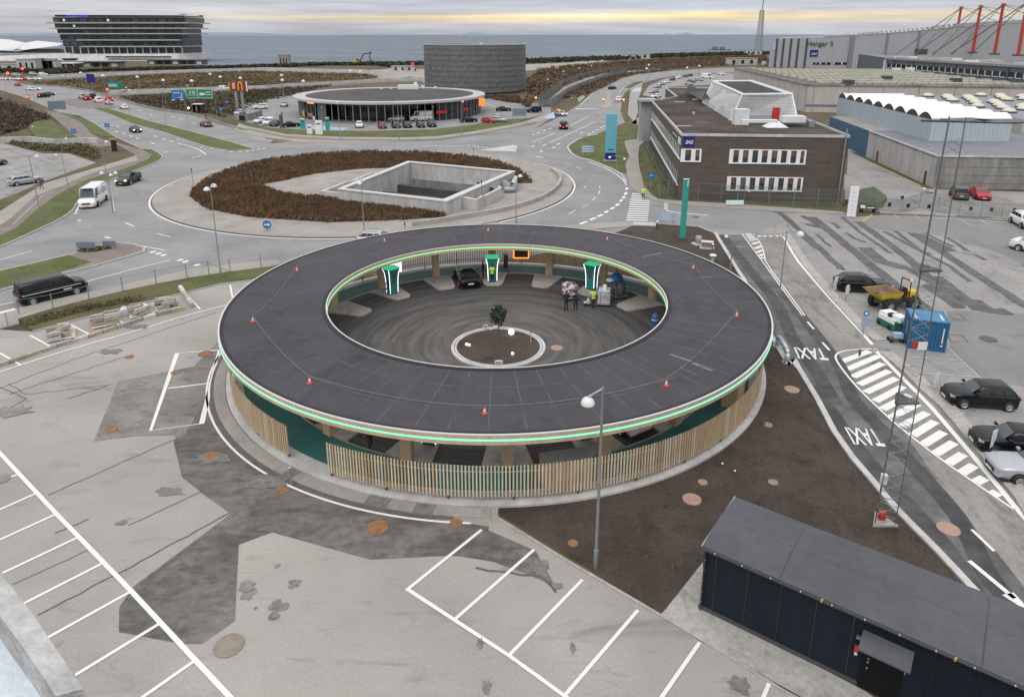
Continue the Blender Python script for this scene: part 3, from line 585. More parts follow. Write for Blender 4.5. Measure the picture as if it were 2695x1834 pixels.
line(v1, ((2180, 1188), (2324, 1212)), .2); line(v2, ((0, 905), (300, 940), (560, 948), (660, 946)), .2, name='lane_line'); line(v2, ((700, 975), (880, 980)), .2, name='lane_dash'); line(v2, ((1330, 975), (1700, 972)), .2, name='lane_dash')
for k in range(8): line(v2, ((1690 + k * 34, 965 + k * 5), (1712 + k * 34, 968 + k * 5)), .35, name='give_way_mark')
line(v3, ((0, 1165), (215, 1075)), .2, name='lane_line'); line(v3, ((160, 1170), (400, 1060), (600, 968)), .2, name='lane_line'); line(v3, ((360, 1005), (530, 920)), .2, name='lane_dash'); line(v3, ((455, 812), (570, 700)), .18); line(v3, ((818, 700), (850, 660), (960, 610), (1060, 580)), .2)
for a, b in (((10, 1095), (20, 1088)), ((50, 1080), (70, 1070)), ((110, 1058), (130, 1048)), ((160, 1040), (180, 1030)), ((530, 1090), (550, 1080)), ((570, 1068), (590, 1060)), ((610, 1050), (625, 1042)), ((640, 1030), (655, 1023)), ((665, 1015), (680, 1008)), ((440, 1135), (465, 1125)), ((395, 1160), (415, 1150)), ((100, 1195), (135, 1180)), ((230, 1185), (265, 1172)), ((195, 1215), (215, 1205)), ((75, 1240), (100, 1255)), ((40, 1295), (105, 1310)), ((0, 1205), (20, 1195)), ((70, 1165), (95, 1160)), ((455, 1080), (480, 1070))): line(v3, (a, b), .35, name='lane_dash')
for k in range(7): line(v3, ((415 + k * 32, 845 + k * .5), (437 + k * 32, 852 - k * .5)), .8, name='give_way_mark')
for a, b in (((10, 605), (60, 622)), ((105, 638), (145, 655)), ((225, 895), (255, 872)), ((155, 947), (195, 925)), ((50, 998), (100, 970)), ((275, 848), (285, 822)), ((285, 802), (287, 784)), ((165, 800), (178, 785)), ((240, 705), (255, 712))): line(v8, (a, b), .13, name='lane_dash')
for a, b in (((495, 798), (490, 815)), ((488, 835), (480, 855)), ((475, 865), (465, 880)), ((455, 890), (442, 905)), ((432, 920), (408, 938)), ((395, 948), (370, 964)), ((352, 975), (325, 990)), ((308, 1003), (270, 1020)), ((255, 1028), (210, 1046)), ((190, 1057), (135, 1077))): line(v8, (a, b), .42, name='edge_dash')
line(v8, ((490, 778), (470, 745), (420, 700), (330, 648), (200, 600)), .2); line(v8, ((78, 780), (70, 740), (40, 710), (0, 690)), .2)
for k in range(14):
    t = k / 13; y = 840 + 217 * t; l = 533 - 48 * t; r = 590 + 60 * min(1, t * 4) + (28 - 28 * t if t > .2 else 0)
    stripe(v8, ((l, y), (r, y + 5), (r - 1, y + 12), (l - 2, y + 7)), name='zebra_stripe')
for k in range(5): stripe(v8, ((778, 915 + k * 13), (806, 916 + k * 13), (806, 922 + k * 13), (778, 921 + k * 13)), name='zebra_stripe')
line(v8, ((775, 970), (880, 990), (1118, 1010)), .25)
for k in range(12):     # cycle path edge ticks
    t = k / 11; line(v5, ((120 + 250 * t - 12, 800 - 240 * t + 8), (120 + 250 * t + 12, 800 - 240 * t - 8)), .12, m_wornwhite, ZK - .01, 'cycle_dash')
# taxi road paint
line(w2, ((345, 68), (380, 120), (420, 200), (480, 290), (600, 430), (720, 568), (1000, 870), (1078, 962)), .28)
line(w2, ((5, 48), (170, 270), (330, 490), (505, 722)), .10, name='double_line'); line(w2, ((90, 50), (150, 110), (185, 190), (200, 270), (250, 350), (345, 480), (525, 722)), .10, name='double_line')
for k, (a, b) in enumerate((((95, 135), (150, 118)), ((112, 172), (168, 152)), ((130, 205), (178, 185)), ((150, 232), (182, 218)), ((165, 252), (185, 244)))): line(w2, (a, b), .38, z=ZM - .003, name='hatch_bar')
sheet('traffic_island', w2((30, 48), (110, 50), (135, 105), (75, 115)), ZM, m_conclight)
for x in (150, 195, 245, 295, 335): stripe(w2, ((x - 22, 65), (x + 18, 67), (x + 4, 78)), name='give_way_mark')
line(w2, ((545, 772), (598, 832)), .16, name='lane_dash'); line(w2, ((668, 942), (727, 1007)), .16, name='lane_dash'); line(w7, ((1985, 355), (2130, 495)), .16, name='lane_dash')
OUT = smooth(w6((880, 75), (850, 55), (700, 62), (610, 78), (572, 112), (600, 175), (680, 280), (760, 370), (900, 505), (1050, 640), (1350, 875), (1700, 1120), (1930, 1275)), 3)
line(None, OUT, .13, name='hatch_outline'); line(w6, ((860, 52), (1000, 195), (1300, 500), (1600, 850), (1930, 1250), (2100, 1440)), .3, name='hatch_outline')
for a, b in (((615, 152), (830, 72)), ((658, 210), (900, 108)), ((702, 268), (930, 164)), ((750, 325), (980, 220)), ((800, 385), (1033, 276)), ((870, 452), (1085, 338)), ((925, 512), (1130, 405)), ((990, 575), (1195, 470)), ((1075, 640), (1265, 537)), ((1155, 710), (1328, 603)), ((1235, 780), (1392, 683)), ((1325, 850), (1470, 762)), ((1425, 922), (1540, 850)), ((1525, 995), (1622, 935)), ((1632, 1065), (1702, 1030)), ((1755, 1160), (1802, 1140))): line(w6, (a, b), .50, z=ZM - .003, name='hatch_bar')
for pts in (((1390, 1060), (1820, 1095)), ((1400, 1190), (1960, 1228)), ((1690, 980), (1820, 1100), (1975, 1242)), ((1120, 912), (1225, 916)), ((1120, 938), (1225, 938)), ((1090, 822), (1155, 824)), ((890, 627), (970, 630)), ((640, 318), (750, 320)), ((1530, 1330), (1640, 1350))): line(w2, pts, .09, m_wornwhite, name='bay_line')
line(x5, ((1005, 525), (1070, 585)), .1, m_wornwhite, name='bay_line'); line(x5, ((250, 585), (410, 600)), .1, m_wornwhite, name='bay_line')
for a, b in (((430, 940), (630, 1055)), ((770, 960), (950, 1060)), ((80, 930), (140, 955))): line(x4, (a, b), .12, m_wornwhite, name='bay_line')
line(w1, ((905, 680), (985, 622)), .16, m_yellowpaint); line(w1, ((985, 665), (1105, 690)), .1, m_yellowpaint); line(w1, ((970, 160), (1420, 370)), .25, m_yellowpaint, ZM); line(w1, ((1180, 620), (1222, 650)), .1, m_wornwhite); line(w1, ((1370, 630), (1415, 660)), .1, m_wornwhite)
line(v5, ((330, 205), (500, 280)), .1, m_wornwhite, ZM, 'bay_line'); line(v5, ((40, 280), (170, 360)), .1, m_wornwhite, ZM, 'bay_line'); line(v5, ((0, 130), (330, 240), (440, 270)), .08, m_tar, ZM, 'painted_line')
for a, b in (((1350, 300), (1400, 290)), ((1480, 305), (1520, 285)), ((1350, 160), (1480, 210))): line(x7, (a, b), .25, name='lane_dash')
# straight-ahead arrow on the taxi lane
line(w7, ((1968, 557), (2262, 800)), .22, name='arrow_mark'); stripe(w7, ((2255, 762), (2180, 778), (2340, 880), (2345, 858)), name='arrow_mark')
def ground_text(txt, org, ex, ey, mat, z, name):
    me = text_mesh(txt, 1.0, extrude=0, align='LEFT', bold=.012)
    w = max(v.co.x for v in me.vertices); h = max(v.co.y for v in me.vertices); lo = min(v.co.y for v in me.vertices)
    for v in me.vertices:
        u, t = v.co.x / w, (v.co.y - lo) / (h - lo)
        v.co = (org[0] + ex[0] * u + ey[0] * t, org[1] + ex[1] * u + ey[1] * t, z)
    me.materials.append(mat); return place(name, me, PAINT)
for (o, e, h) in (((478, 55), (255, 42), (292, 128)), ((870, 664), (638, 648), (712, 778))):
    a, b, c = w6(o, e, h); ground_text('TAXI', a, (b[0] - a[0], b[1] - a[1]), (c[0] - b[0], c[1] - b[1]), m_white, ZM + .004, 'taxi_lettering')
# kerbs of the taxi road and the lot
struct(MB().wallstrip(KERB, .34, 0, .12).build('kerb', m_conclight))
kw = w2((350, 60), (420, 170), (510, 310), (730, 570), (1000, 860), (1105, 935))
struct(MB().wallstrip(offset(kw, .35)[0], .8, 0, .14).build('kerb_island', m_conc))
kw2 = w2((1190, 1030), (1400, 1200), (1540, 1345)) + w6((1420, 500), (1700, 830), (1999, 1190)) + D((2420, 1290))
struct(MB().wallstrip(kw2, .95, 0, .16).build('kerb_island', m_conc))
struct(MB().wallstrip(w1((1050, 605), (1400, 620), (1750, 635), (2170, 655), (2400, 680)), .5, 0, .2).build('kerb', m_kerb))
struct(MB().wallstrip(v8((250, 1098), (440, 1098), (720, 1073), (900, 1085), (1040, 1096), (1180, 1153), (1200, 1162)), .2, 0, .1).build('kerb', m_kerb))
# ================================================================== THE CHARGING RING
def pol(r, a, z=None):
    x, y = SC_C[0] + r * cos(radians(a)), SC_C[1] + r * sin(radians(a))
    return (x, y) if z is None else (x, y, z)
def yardmat():
    m = M('swept_dark_asphalt', (.05, .049, .05), .85, .25, 1.6, **wd); t = m.node_tree; n = t.nodes; l = t.links; b = n['Principled BSDF']
    g = n.new('ShaderNodeNewGeometry'); s_ = n.new('ShaderNodeVectorMath'); s_.operation = 'SUBTRACT'; s_.inputs[1].default_value = (*SC_C, 0); l.new(g.outputs['Position'], s_.inputs[0])
    le = n.new('ShaderNodeVectorMath'); le.operation = 'LENGTH'; l.new(s_.outputs[0], le.inputs[0])
    sp_ = n.new('ShaderNodeSeparateXYZ'); l.new(s_.outputs[0], sp_.inputs[0]); at = n.new('ShaderNodeMath'); at.operation = 'ARCTAN2'; l.new(sp_.outputs[1], at.inputs[0]); l.new(sp_.outputs[0], at.inputs[1])
    c = n.new('ShaderNodeCombineXYZ'); mu = n.new('ShaderNodeMath'); mu.operation = 'MULTIPLY'; mu.inputs[1].default_value = 1.3; l.new(le.outputs['Value'], mu.inputs[0]); l.new(mu.outputs[0], c.inputs[0]); l.new(at.outputs[0], c.inputs[1])
    no = n.new('ShaderNodeTexNoise'); no.inputs['Scale'].default_value = 1.4; no.inputs['Detail'].default_value = 7; no.inputs['Roughness'].default_value = .62; l.new(c.outputs[0], no.inputs['Vector'])
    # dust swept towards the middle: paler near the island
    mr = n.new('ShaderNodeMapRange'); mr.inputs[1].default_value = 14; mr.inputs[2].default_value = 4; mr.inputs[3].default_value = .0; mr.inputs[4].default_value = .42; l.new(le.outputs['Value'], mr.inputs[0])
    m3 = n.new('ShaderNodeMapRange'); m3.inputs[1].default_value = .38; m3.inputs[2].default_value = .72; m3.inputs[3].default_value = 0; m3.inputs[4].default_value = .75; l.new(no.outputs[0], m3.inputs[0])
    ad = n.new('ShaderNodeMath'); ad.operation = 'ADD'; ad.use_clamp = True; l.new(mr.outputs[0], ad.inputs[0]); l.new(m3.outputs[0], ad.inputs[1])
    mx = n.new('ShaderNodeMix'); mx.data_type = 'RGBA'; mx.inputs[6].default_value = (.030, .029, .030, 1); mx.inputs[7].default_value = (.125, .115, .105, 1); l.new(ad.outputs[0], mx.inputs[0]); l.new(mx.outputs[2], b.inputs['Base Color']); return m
floor = struct(MB().ring(SC_C, 0, 15.7, -.1, .045, 0, 360, 128).build('station_yard', yardmat()))
MB().ring(SC_C, 15.72, 17.76, -.1, .125, 0, 360, 144).build('teal_walkway', m_teal, floor)
MB().ring(SC_C, 17.78, 18.85, -.1, .13, 0, 360, 180).build('concrete_edge', m_conclight, floor)
MB().ring(SC_C, 15.6, 15.72, -.1, .12, 0, 360, 128).build('kerb', m_conc, floor)
for a0, a1, z, m in ((-203, -90, .07, m_redwalk),):
    MB().ring(SC_C, 18.9, 19.6, 0, z, a0, a1, 60).build('paver_band', m_paver, floor)
MB().ring(SC_C, 19.62, 19.8, 0, .04, -200, -95, 60).build('gutter', m_kerbdark, floor)
rr = random.Random(11)
for a0, a1, r0, r1 in ((-124, -122, 18.9, 19.6), (-108.5, -105, 18.9, 19.6), (-101, -98, 18.9, 19.6)):
    MB().ring(SC_C, r0, r1, .07, .085, a0, a1, 6).build('damp_patch', m_stain, floor)
ISL_A = [13 + 20 * k for k in range(18)]
for a in ISL_A:
    if a in (13, 353, 193, 173): continue
    tip = [pol(12.15, a - 2.7), pol(12.15, a + 2.7), pol(12.5, a + 3.9)]
    poly_ = [pol(15.6, a - 5.1), pol(12.5, a - 3.9)] + tip + [pol(15.6, a + 5.1)] + [pol(15.6, a + 2.5), pol(15.6, a - 2.5)]
    MB().prism(poly_, .03, .17).build('charger_island', m_conc, floor)
    MB().wallstrip([pol(12.75, a - 3.9), pol(12.55, a), pol(12.75, a + 3.9)], .025, .168, .174).build('slab_joint', m_tar, floor)
pav = thing('charging_pavilion', 'large ring-shaped charging canopy with dark felt roof and green light band', 'canopy', (*SC_C, 0))
CZ = (0, 0)
MB().ring(CZ, 12.2, 18.72, 3.56, 4.02, 0, 360, 180).build('roof', m_roof, pav)
MB().ring(CZ, 18.80, 18.90, 3.985, 4.06, 0, 360, 180).build('outer_trim', m_trim, pav)
MB().ring(CZ, 12.05, 12.13, 3.985, 4.08, 0, 360, 160).build('inner_trim', m_trim, pav)
MB().ring(CZ, 12.132, 12.36, 3.98, 4.07, 0, 360, 160).build('inner_parapet', M('black_felt_upstand', (.022, .022, .026), .8, .2, 5), pav)
MB().ring(CZ, 18.60, 18.798, 3.98, 4.05, 0, 360, 160).build('outer_parapet', MATS['black_felt_upstand'], pav)
MB().ring(CZ, 18.72, 18.88, 3.50, 3.985, 0, 360, 180).build('outer_fascia', m_wood, pav)
MB().ring(CZ, 12.06, 12.2, 3.50, 3.985, 0, 360, 160).build('inner_fascia', m_wood, pav)
MB().ring(CZ, 18.88, 18.905, 3.725, 3.795, 0, 360, 180).build('light_strip', e_led, pav)
MB().ring(CZ, 12.035, 12.06, 3.72, 3.79, 0, 360, 160).build('light_strip', EM('green_led_inner', (.22, .85, .42), .95), pav)
MB().ring(CZ, 12.2, 18.72, 3.50, 3.56, 0, 360, 120).build('soffit', m_woodpale, pav)
for a in ISL_A:
    MB().box((15.62 * cos(radians(a)), 15.62 * sin(radians(a)), 1.81), (.42, .62, 3.42), radians(a)).build('column', m_wood, pav)
for a in (113, 73):
    MB().box((15.38 * cos(radians(a)), 15.38 * sin(radians(a)), 2.95), (.06, .55, .5), radians(a)).build('speaker_panel', m_blackgl, pav)
sm_ = MB()
for k in range(64):
    a = radians(k * 5.625 + rr.uniform(-.4, .4)); p = Vector((cos(a), sin(a), 0)); t = Vector((-sin(a), cos(a), 0)) * .026
    sk = rr.uniform(-.6, .6)
    A, B = p * 12.45, p * 18.5 + t * sk * 12
    sm_.add([A - t + Vector((0, 0, 4.0215)), B - t + Vector((0, 0, 4.0215)), B + t + Vector((0, 0, 4.0255)), A + t + Vector((0, 0, 4.0255))], [(0, 1, 2, 3)])
for r in (14.2, 16.4): sm_.ring(CZ, r, r + .05, 4.0212, 4.024, -130, -50, 40)
stuff(sm_.build('felt_seam', M('felt_seam', (.088, .084, .092), .8, .6, .8, stretch=(1, 1, 1)), pav))
def roofmark(vw, a, b, w):
    p = vw(a, b, z=4.03); q = [(x - SC_C[0], y - SC_C[1]) for x, y in p]
    MB().strip(wob(q, .03, .3), w, 4.028).build('chalk_scuff', M('chalk_scuff', (.17, .17, .18), .9, .5, 3), pav)
roofmark(w5, (1400, 85), (1560, 140), .16); roofmark(w5, (1560, 150), (1710, 205), .20); roofmark(w5, (1480, 180), (1600, 240), .06); roofmark(w3, (2060, 235), (2180, 208), .16); roofmark(q1, (440, 682), (615, 682), .10)
# slat fences
slat_me = {}
for nm, m in (('a', m_wood), ('b', m_woodpale), ('c', m_woodgreen)):
    me = MB().box((0, 0, 1.235), (.07, .078, 1.73)).mesh('slat'); me.materials.append(m); slat_me[nm] = me
post_me = MB().box((0, 0, 1.02), (.05, .05, 2.05)).box((0, 0, .14), (.16, .12, .03)).mesh('post'); post_me.materials.append(m_steeld)
def fence(label, a0, a1, pa):
    mid = pol(18.5, (a0 + a1) / 2)
    f = thing('slat_fence', label, 'fence', (*mid, 0), 0, None)
    n = int((a1 - a0) / .55)
    for i in range(n + 1):
        a = a0 + (a1 - a0) * i / n; x, y = pol(18.5, a)
        k = rr.random(); nm = 'a'
        if -98 < a < -84: nm = 'c' if k < .75 else 'b'
        elif -118 < a < -60: nm = 'b' if k < .6 else 'a'
        elif k < .2: nm = 'b'
        place('slat', slat_me[nm], f, (x - mid[0], y - mid[1], rr.uniform(-.012, .012)), (0, 0, radians(a) + rr.uniform(-.05, .05)))
    k = -40
    while pa + k * 10.05 < a1:
        a = pa + k * 10.05; k += 1
        if a < a0 - .2: continue
        x, y = pol(18.43, a); place('post', post_me, f, (x - mid[0], y - mid[1], .13), (0, 0, radians(a)))
    for z in (.62, 1.72):
        MB().ring((SC_C[0] - mid[0], SC_C[1] - mid[1]), 18.435, 18.46, z, z + .05, a0, a1, int((a1 - a0) / 2) + 2).build('rail', m_wood, f)
    return f
fence('long curved larch slat screen along front and right of the ring canopy', -116.9, -12, -116.6)
fence('short curved larch slat screen at left of the walkway gap', -168, -126.4, -126.65)
fence('curved larch slat screen behind the three lit chargers', 19, 164, 23.4)
# chargers
def charger():
    t = thing('charger', 'x', 'charger', (0, 0, 0))
    sec = lambda z, w, d: [(-w, -d, z), (w, -d, z), (w, d, z), (-w, d, z)]
    MB().loft([sec(.1, .40, .28), sec(1.2, .42, .30), sec(1.9, .48, .36), sec(2.3, .60, .46)]).build('body', M('charger_body', (.02, .24, .17), .4, .1, 3), t)
    MB().box((0, 0, .06), (.7, .58, .12)).build('base', m_steeld, t)
    h = MB().box((0, -.03, 2.36), (1.22, 1.0, .09)).build('header', EM('green_header', (.06, .62, .28), .55), t)
    for x in (-1, 1):
        for y in (-1, 1):
            b = MB(); P3 = [(.40, .28, .12), (.425, .305, 1.2), (.485, .365, 1.9), (.60, .47, 2.31)]
            for (ax, ay, az), (bx, by, bz) in zip(P3, P3[1:]): b.tube((x * ax, y * ay, az), (x * bx, y * by, bz), .030, 6)
            b.build('light_edge', e_ledw, t)
    for y in (-1, 1):
        MB().loft([[(-.16, y * .295, 1.05), (.16, y * .295, 1.05), (.16, y * .32, 1.05), (-.16, y * .32, 1.05)], [(-.2, y * .355, 1.85), (.2, y * .355, 1.85), (.2, y * .38, 1.85), (-.2, y * .38, 1.85)]]).build('screen', m_glassgrey, t)
        c = [(x_, y * .5 if False else y_, z_) for x_, y_, z_ in [(.34, y * .1, 1.5), (.52, y * .2, .9), (.5, y * .25, .35), (.42, y * .3, .3), (.38, y * .2, .8)]]
        MB().path(c, .028, 6).build('cable', m_black, t)
    MB().box((.0, -.31, .9), (.3, .02, .16)).build('card_reader', m_white, t)
    return t
ch = charger()
spots = ((93.3, 13.15, 'lit green charger at the middle, with a person in yellow standing at it'), (133.6, 13.75, 'lit green charger standing in front of the pink screen'), (53.6, 13.75, 'lit green charger near the blue-topped bin and luggage carts'),
         (-104.6, 13.9, 'charger under the front canopy edge, left of its pair'), (-68.3, 13.9, 'charger under the front canopy edge beside the white van'))
for i, (a, r, lb) in enumerate(spots):
    o = ch if i == 0 else copy_tree(ch)
    o.location = pol(r, a, .17); o.rotation_euler = (0, 0, radians(a + 90 + (180 if a > 0 else 0)) + pi); o['label'] = lb; o['group'] = 'chargers on the kerb islands'
# roof cones and rope
cone_pts = D((1108, 525), (873, 549), (674, 615), (574, 730), (703, 869), (1100, 938), (1512, 875), (1672, 718), (1573, 610), (1378, 545), z=4.03)
cone_lab = ['cone on the far canopy edge near the middle', 'cone on the far left of the canopy roof', 'cone on the left roof, above the leftmost one', 'leftmost orange cone on the canopy roof', 'cone at the lower left of the canopy roof', 'cone at the front middle of the canopy roof', 'cone at the lower right of the canopy roof near the street lamp', 'rightmost orange cone on the canopy roof', 'cone on the right roof beside the short chalk line', 'cone on the far right of the canopy roof behind the pale scuff']
cn = thing('traffic_cone', 'x', 'cone', (0, 0, 0))
MB().box((0, 0, .02), (.36, .36, .04)).build('base', m_orange, cn)
MB().lathe((0, 0, 0), [(.14, .04), (.10, .2), (.095, .2)], 12).build('body', m_orange, cn, True)
MB().lathe((0, 0, 0), [(.10, .2), (.06, .42)], 12).build('white_band', m_white, cn, True)
MB().lathe((0, 0, 0), [(.06, .42), (.03, .52), (0, .52)], 12).build('tip', m_orange, cn, True)
for i, p in enumerate(cone_pts):
    o = cn if i == 0 else copy_tree(cn); o.location = (*p, 4.03); o['label'] = 'orange and white ' + cone_lab[i]; o['group'] = 'traffic cones on the canopy roof'; o.scale = (.66, .66, .66)
    o.rotation_euler = (0, 0, i * .7)
rp = MB()
for i in range(10):
    a, b = cone_pts[i], cone_pts[(i + 1) % 10]; prev = None
    for k in range(9):
        t = k / 8; z = 4.06 + .4 * (2 * t - 1) ** 2
        c = (a[0] + (b[0] - a[0]) * t, a[1] + (b[1] - a[1]) * t, z)
        if prev: rp.tube(prev, c, .014, 4)
        prev = c
tag(rp.build('safety_rope', M('grey_rope', (.22, .21, .21), .8, .1, 8)), 'thin pale rope strung from cone to cone round the canopy roof', 'rope')
# centre island
IC = (-1.0, 46.6)
isl = struct(MB().ring(IC, 3.05, 3.45, 0, .2, 0, 360, 72).build('centre_kerb', m_conclight))
MB().ring(IC, 3.2, 3.24, .19, .206, 0, 360, 72).build('kerb_groove', m_tar, isl)
MB().lathe((*IC, 0), [(3.05, .14), (2, .2), (0, .26)], 48).build('island_soil', m_soil, isl, True)
def globe(x, y, r, lab, m=e_glow, z=.2):
    t = thing('globe_lamp', lab, 'lamp', (x, y, z)); MB().lathe((0, 0, 0), [(0.001, 2 * r)] + [(r * sin(pi * (1 - k / 8)), r - r * cos(pi * (1 - k / 8))) for k in range(1, 8)] + [(r * .3, 0)], 12).build('globe', m, t, True)
    MB().tube((0, 0, -.08), (0, 0, .03), r * .5, 8).build('socket', m_steeld, t)
c = w3.one(1212, 750); globe(c[0], c[1], .22, 'large glowing white globe on the round soil island', EM('big_globe', (1, .9, 1), 4))
for (x, y, lb) in ((925, 820, 'small white globe at the left of the soil island'), (942, 824, 'small white globe just right of the leftmost one on the soil island'), (1220, 880, 'small white globe at the front of the soil island')):
    c = w3.one(x, y); globe(c[0], c[1], .09, lb)
def bench(vw, x, y, w, lab, z=.2):
    c = vw.one(x, y); t = thing('marker_stand', lab, 'frame', (*c, z))
    MB().box((-w / 2, 0, .12), (.06, .1, .24)).box((w / 2, 0, .12), (.06, .1, .24)).box((0, 0, .21), (w, .1, .06)).build('frame', m_white, t)
    MB().box((0, 0, .03), (w, .14, .03)).build('foot', m_conc, t)
bench(w3, 1132, 940, .5, 'small white frame at the front edge of the round island'); bench(w3, 1112, 716, .4, 'small white frame at the back edge of the round island, left of the tree')
c = w3.one(1048, 716); t = thing('hoop', 'thin white hoop standing on the back kerb of the round island', 'hoop', (*c, .2))
MB().path([(.22 * cos(pi * k / 8), 0, .05 + .3 * sin(pi * k / 8)) for k in range(9)], .03, 6).build('ring', m_whitepaint, t); MB().box((0, 0, .03), (.5, .1, .05)).build('foot', m_conc, t)
c = w3.one(1338, 800); t = thing('stake', 'short grey stake at the right of the soil island', 'stake', (*c, .15)); MB().tube((0, 0, 0), (0, 0, .8), .03, 6).build('post', m_woodpale, t); MB().box((0, 0, .82), (.1, .03, .08)).build('cap', m_steeld, t)
# things under the canopy
def tall_bin(loc, lab):
    t = thing('waste_bin', lab, 'bin', loc); MB().box((0, 0, .5), (.42, .42, 1.0)).build('body', m_steeld, t); MB().box((0, 0, 1.22), (.6, .5, .12)).build('lid', m_conclight, t); MB().box((0, 0, 1.08), (.3, .3, .16)).build('neck', m_black, t)
c = w3.one(1177, 300); tall_bin((*c, .12), 'dark pedestal bin with white top right of the middle charger')
# pink screen on a post
c = w3.one(475, 375); t = thing('info_screen', 'glowing pink advertising screen behind the left charger', 'screen', (*c, .12)); hz = w3.z(c[1], 262)
MB().box((0, 0, 1.12), (1.15, .14, 1.2)).build('case', m_steeld, t); MB().box((0, -.075, 1.12), (1.07, .02, 1.1)).build('display', e_pink, t)
for k in range(3): MB().box((-.15 + k * .2, -.088, 1.5), (.1, .01, .1)).build('caption', m_blackgl, t)
MB().box((0, 0, .27), (.16, .1, .54)).build('stand', m_steeld, t)
# orange frame
t = thing('lit_portal', 'orange lit rectangular frame hanging between columns behind the middle charger', 'frame', (*pol(16.6, 83.3), 0)); 
a = w3.one(1230, 262, z=1.3); b = w3.one(1325, 268, z=1.3); wdt = hypot(a[0] - b[0], a[1] - b[1])
MB().box((-wdt / 2, 0, 2.35), (.08, .08, 2.1)).box((wdt / 2, 0, 2.35), (.08, .08, 2.1)).box((0, 0, 1.32), (wdt, .08, .08)).box((0, 0, 3.36), (wdt, .08, .08)).build('tube', e_orange, t)
MB().box((0, .03, 2.35), (wdt - .1, .02, 2.0)).build('panel', M('dark_brown_panel', (.07, .045, .03), .6, .2, 3), t); MB().tube((0, .02, 3.36), (0, .02, 3.52), .04, 6).build('hanger', m_steeld, t)
def crate(loc, d, rz, lab, wood=True):
    t = thing('service_cabinet', lab, 'cabinet', loc, rz); MB().box((0, 0, d[2] / 2), (d[0] - .06, d[1] - .06, d[2])).build('body', m_wood if wood else m_steeld, t); MB().box((0, 0, d[2] + .04), (*d[:2], .08)).build('top', m_steel, t)
    MB().box((0, -d[1] / 2 + .02, d[2] * .55), (d[0] * .45, .03, d[2] * .6)).build('door', m_woodpale, t)
crate(pol(17.3, -77.5, .13), (2.5, .95, 1.45), radians(-77.5 + 90), 'grey-topped wooden cabinet behind the front slat screen')
crate(pol(17.2, -30.5, .13), (2.2, .95, 1.6), radians(-30.5 + 90), 'grey-topped wooden cabinet by the right end of the slat screen')
t = thing('round_bollard', 'blue round bollard at the right inner edge of the ring', 'bollard', (*w3.one(2135, 675), .05)); MB().lathe((0, 0, 0), [(.2, 0), (.26, .4), (.24, .8), (.1, .95), (0, .96)], 14).build('shell', M('bollard_blue', (.04, .14, .42), .35, .1, 3), t, True); MB().lathe((0, 0, 0), [(.262, .42), (.262, .5)], 14).build('band', m_whitepaint, t)
# luggage carts and wrapped goods
def cart(loc, rz, lab, kind):
    t = thing('luggage_cart' if kind < 2 else 'goods_trolley', lab, 'cart', loc, rz)
    fr = MB(); w, l, h = .55, .85, 1.1
    for x in (-1, 1):
        for y in (-1, 1): fr.tube((x * w, y * l, .2), (x * w, y * l, h), .025, 5)
        fr.tube((x * w, -l, h), (x * w, l, h), .025, 5)
    fr.tube((-w, l, h), (w, l, h), .025, 5); fr.tube((-w, -l, h), (w, -l, h), .025, 5); fr.box((0, 0, .2), (2 * w, 2 * l, .05)).build('frame', m_steel, t)
    for x in (-1, 1):
        for y in (-1, 1): MB().tube((x * w - .03, y * l * .8, .1), (x * w + .03, y * l * .8, .1), .1, 10).build('wheel', m_black, t)
    q = random.Random(kind + 5)
    if kind == 0:
        for k in range(26):
            m = (m_whitepaint, M('pink_bag', (.55, .25, .25), .6, .2, 4), m_whitemetal, m_conclight)[k % 4]
            MB().box((q.uniform(-.42, .42), q.uniform(-.7, .7), .35 + .035 * k), (q.uniform(.2, .45), q.uniform(.2, .5), q.uniform(.08, .22)), q.uniform(0, 3), .85).build('bag', m, t)
    if kind == 1:
        MB().box((0, 0, .75), (1.0, 1.2, 1.05), 0, .96).build('wrapped_load', M('plastic_wrap', (.50, .52, .54), .3, .25, 3, coat=.3), t)
        for k in (-.25, .1, .35): MB().box((k, -.605, .75), (.03, .02, 1.0)).build('strap', m_steeld, t)
        MB().box((0, .1, 1.45), (.3, .3, .36)).build('box', m_whitepaint, t); MB().box((0, 0, .2), (1.1, 1.3, .08)).build('deck', m_red, t)
    if kind == 2:
        MB().box((0, 0, .85), (1.0, 1.5, 1.2), 0, .92).build('tub', m_steeld, t)
        MB().lathe((.1, .2, 1.35), [(.55, 0), (.6, .25), (.45, .55), (.2, .7), (0, .72)], 10).build('blue_sack', M('blue_sack', (.015, .10, .32), .55, .35, 3, bump=.6), t, True)
        MB().box((-.55, .1, 1.55), (.6, .5, .18), .2).build('white_box', m_whitepaint, t)
        MB().lathe((0, -.5, .5), [(.35, 0), (.45, .5), (.3, .9), (0, 1.0)], 9).build('grey_sack', M('grey_sack', (.10, .11, .11), .7, .3, 4), t, True)
cart((*y3.one(270, 1090), .045), .25, 'metal cart heaped with white and pink bags in front of the two people in black', 0)
cart((*y3.one(1050, 1230), .045), -.2, 'pale plastic-wrapped load on a red trolley right of the person in yellow', 1)
cart((*y3.one(1330, 1060), .045), .4, 'dark trolley tub with a blue sack on top next to the right charger', 2)
t = thing('tool_bag', 'small heap of grey tools on the ground left of the person in yellow', 'tools', (*y3.one(660, 1280), .05))
MB().box((0, 0, .1), (.6, .4, .2), .3, .8).build('bag', m_black, t); MB().lathe((.1, .05, .2), [(.2, 0), (.18, .25), (.06, .45), (0, .46)], 8).build('bottle', m_conclight, t, True); MB().box((-.2, .1, .24), (.16, .2, .1)).build('can', m_whitepaint, t)
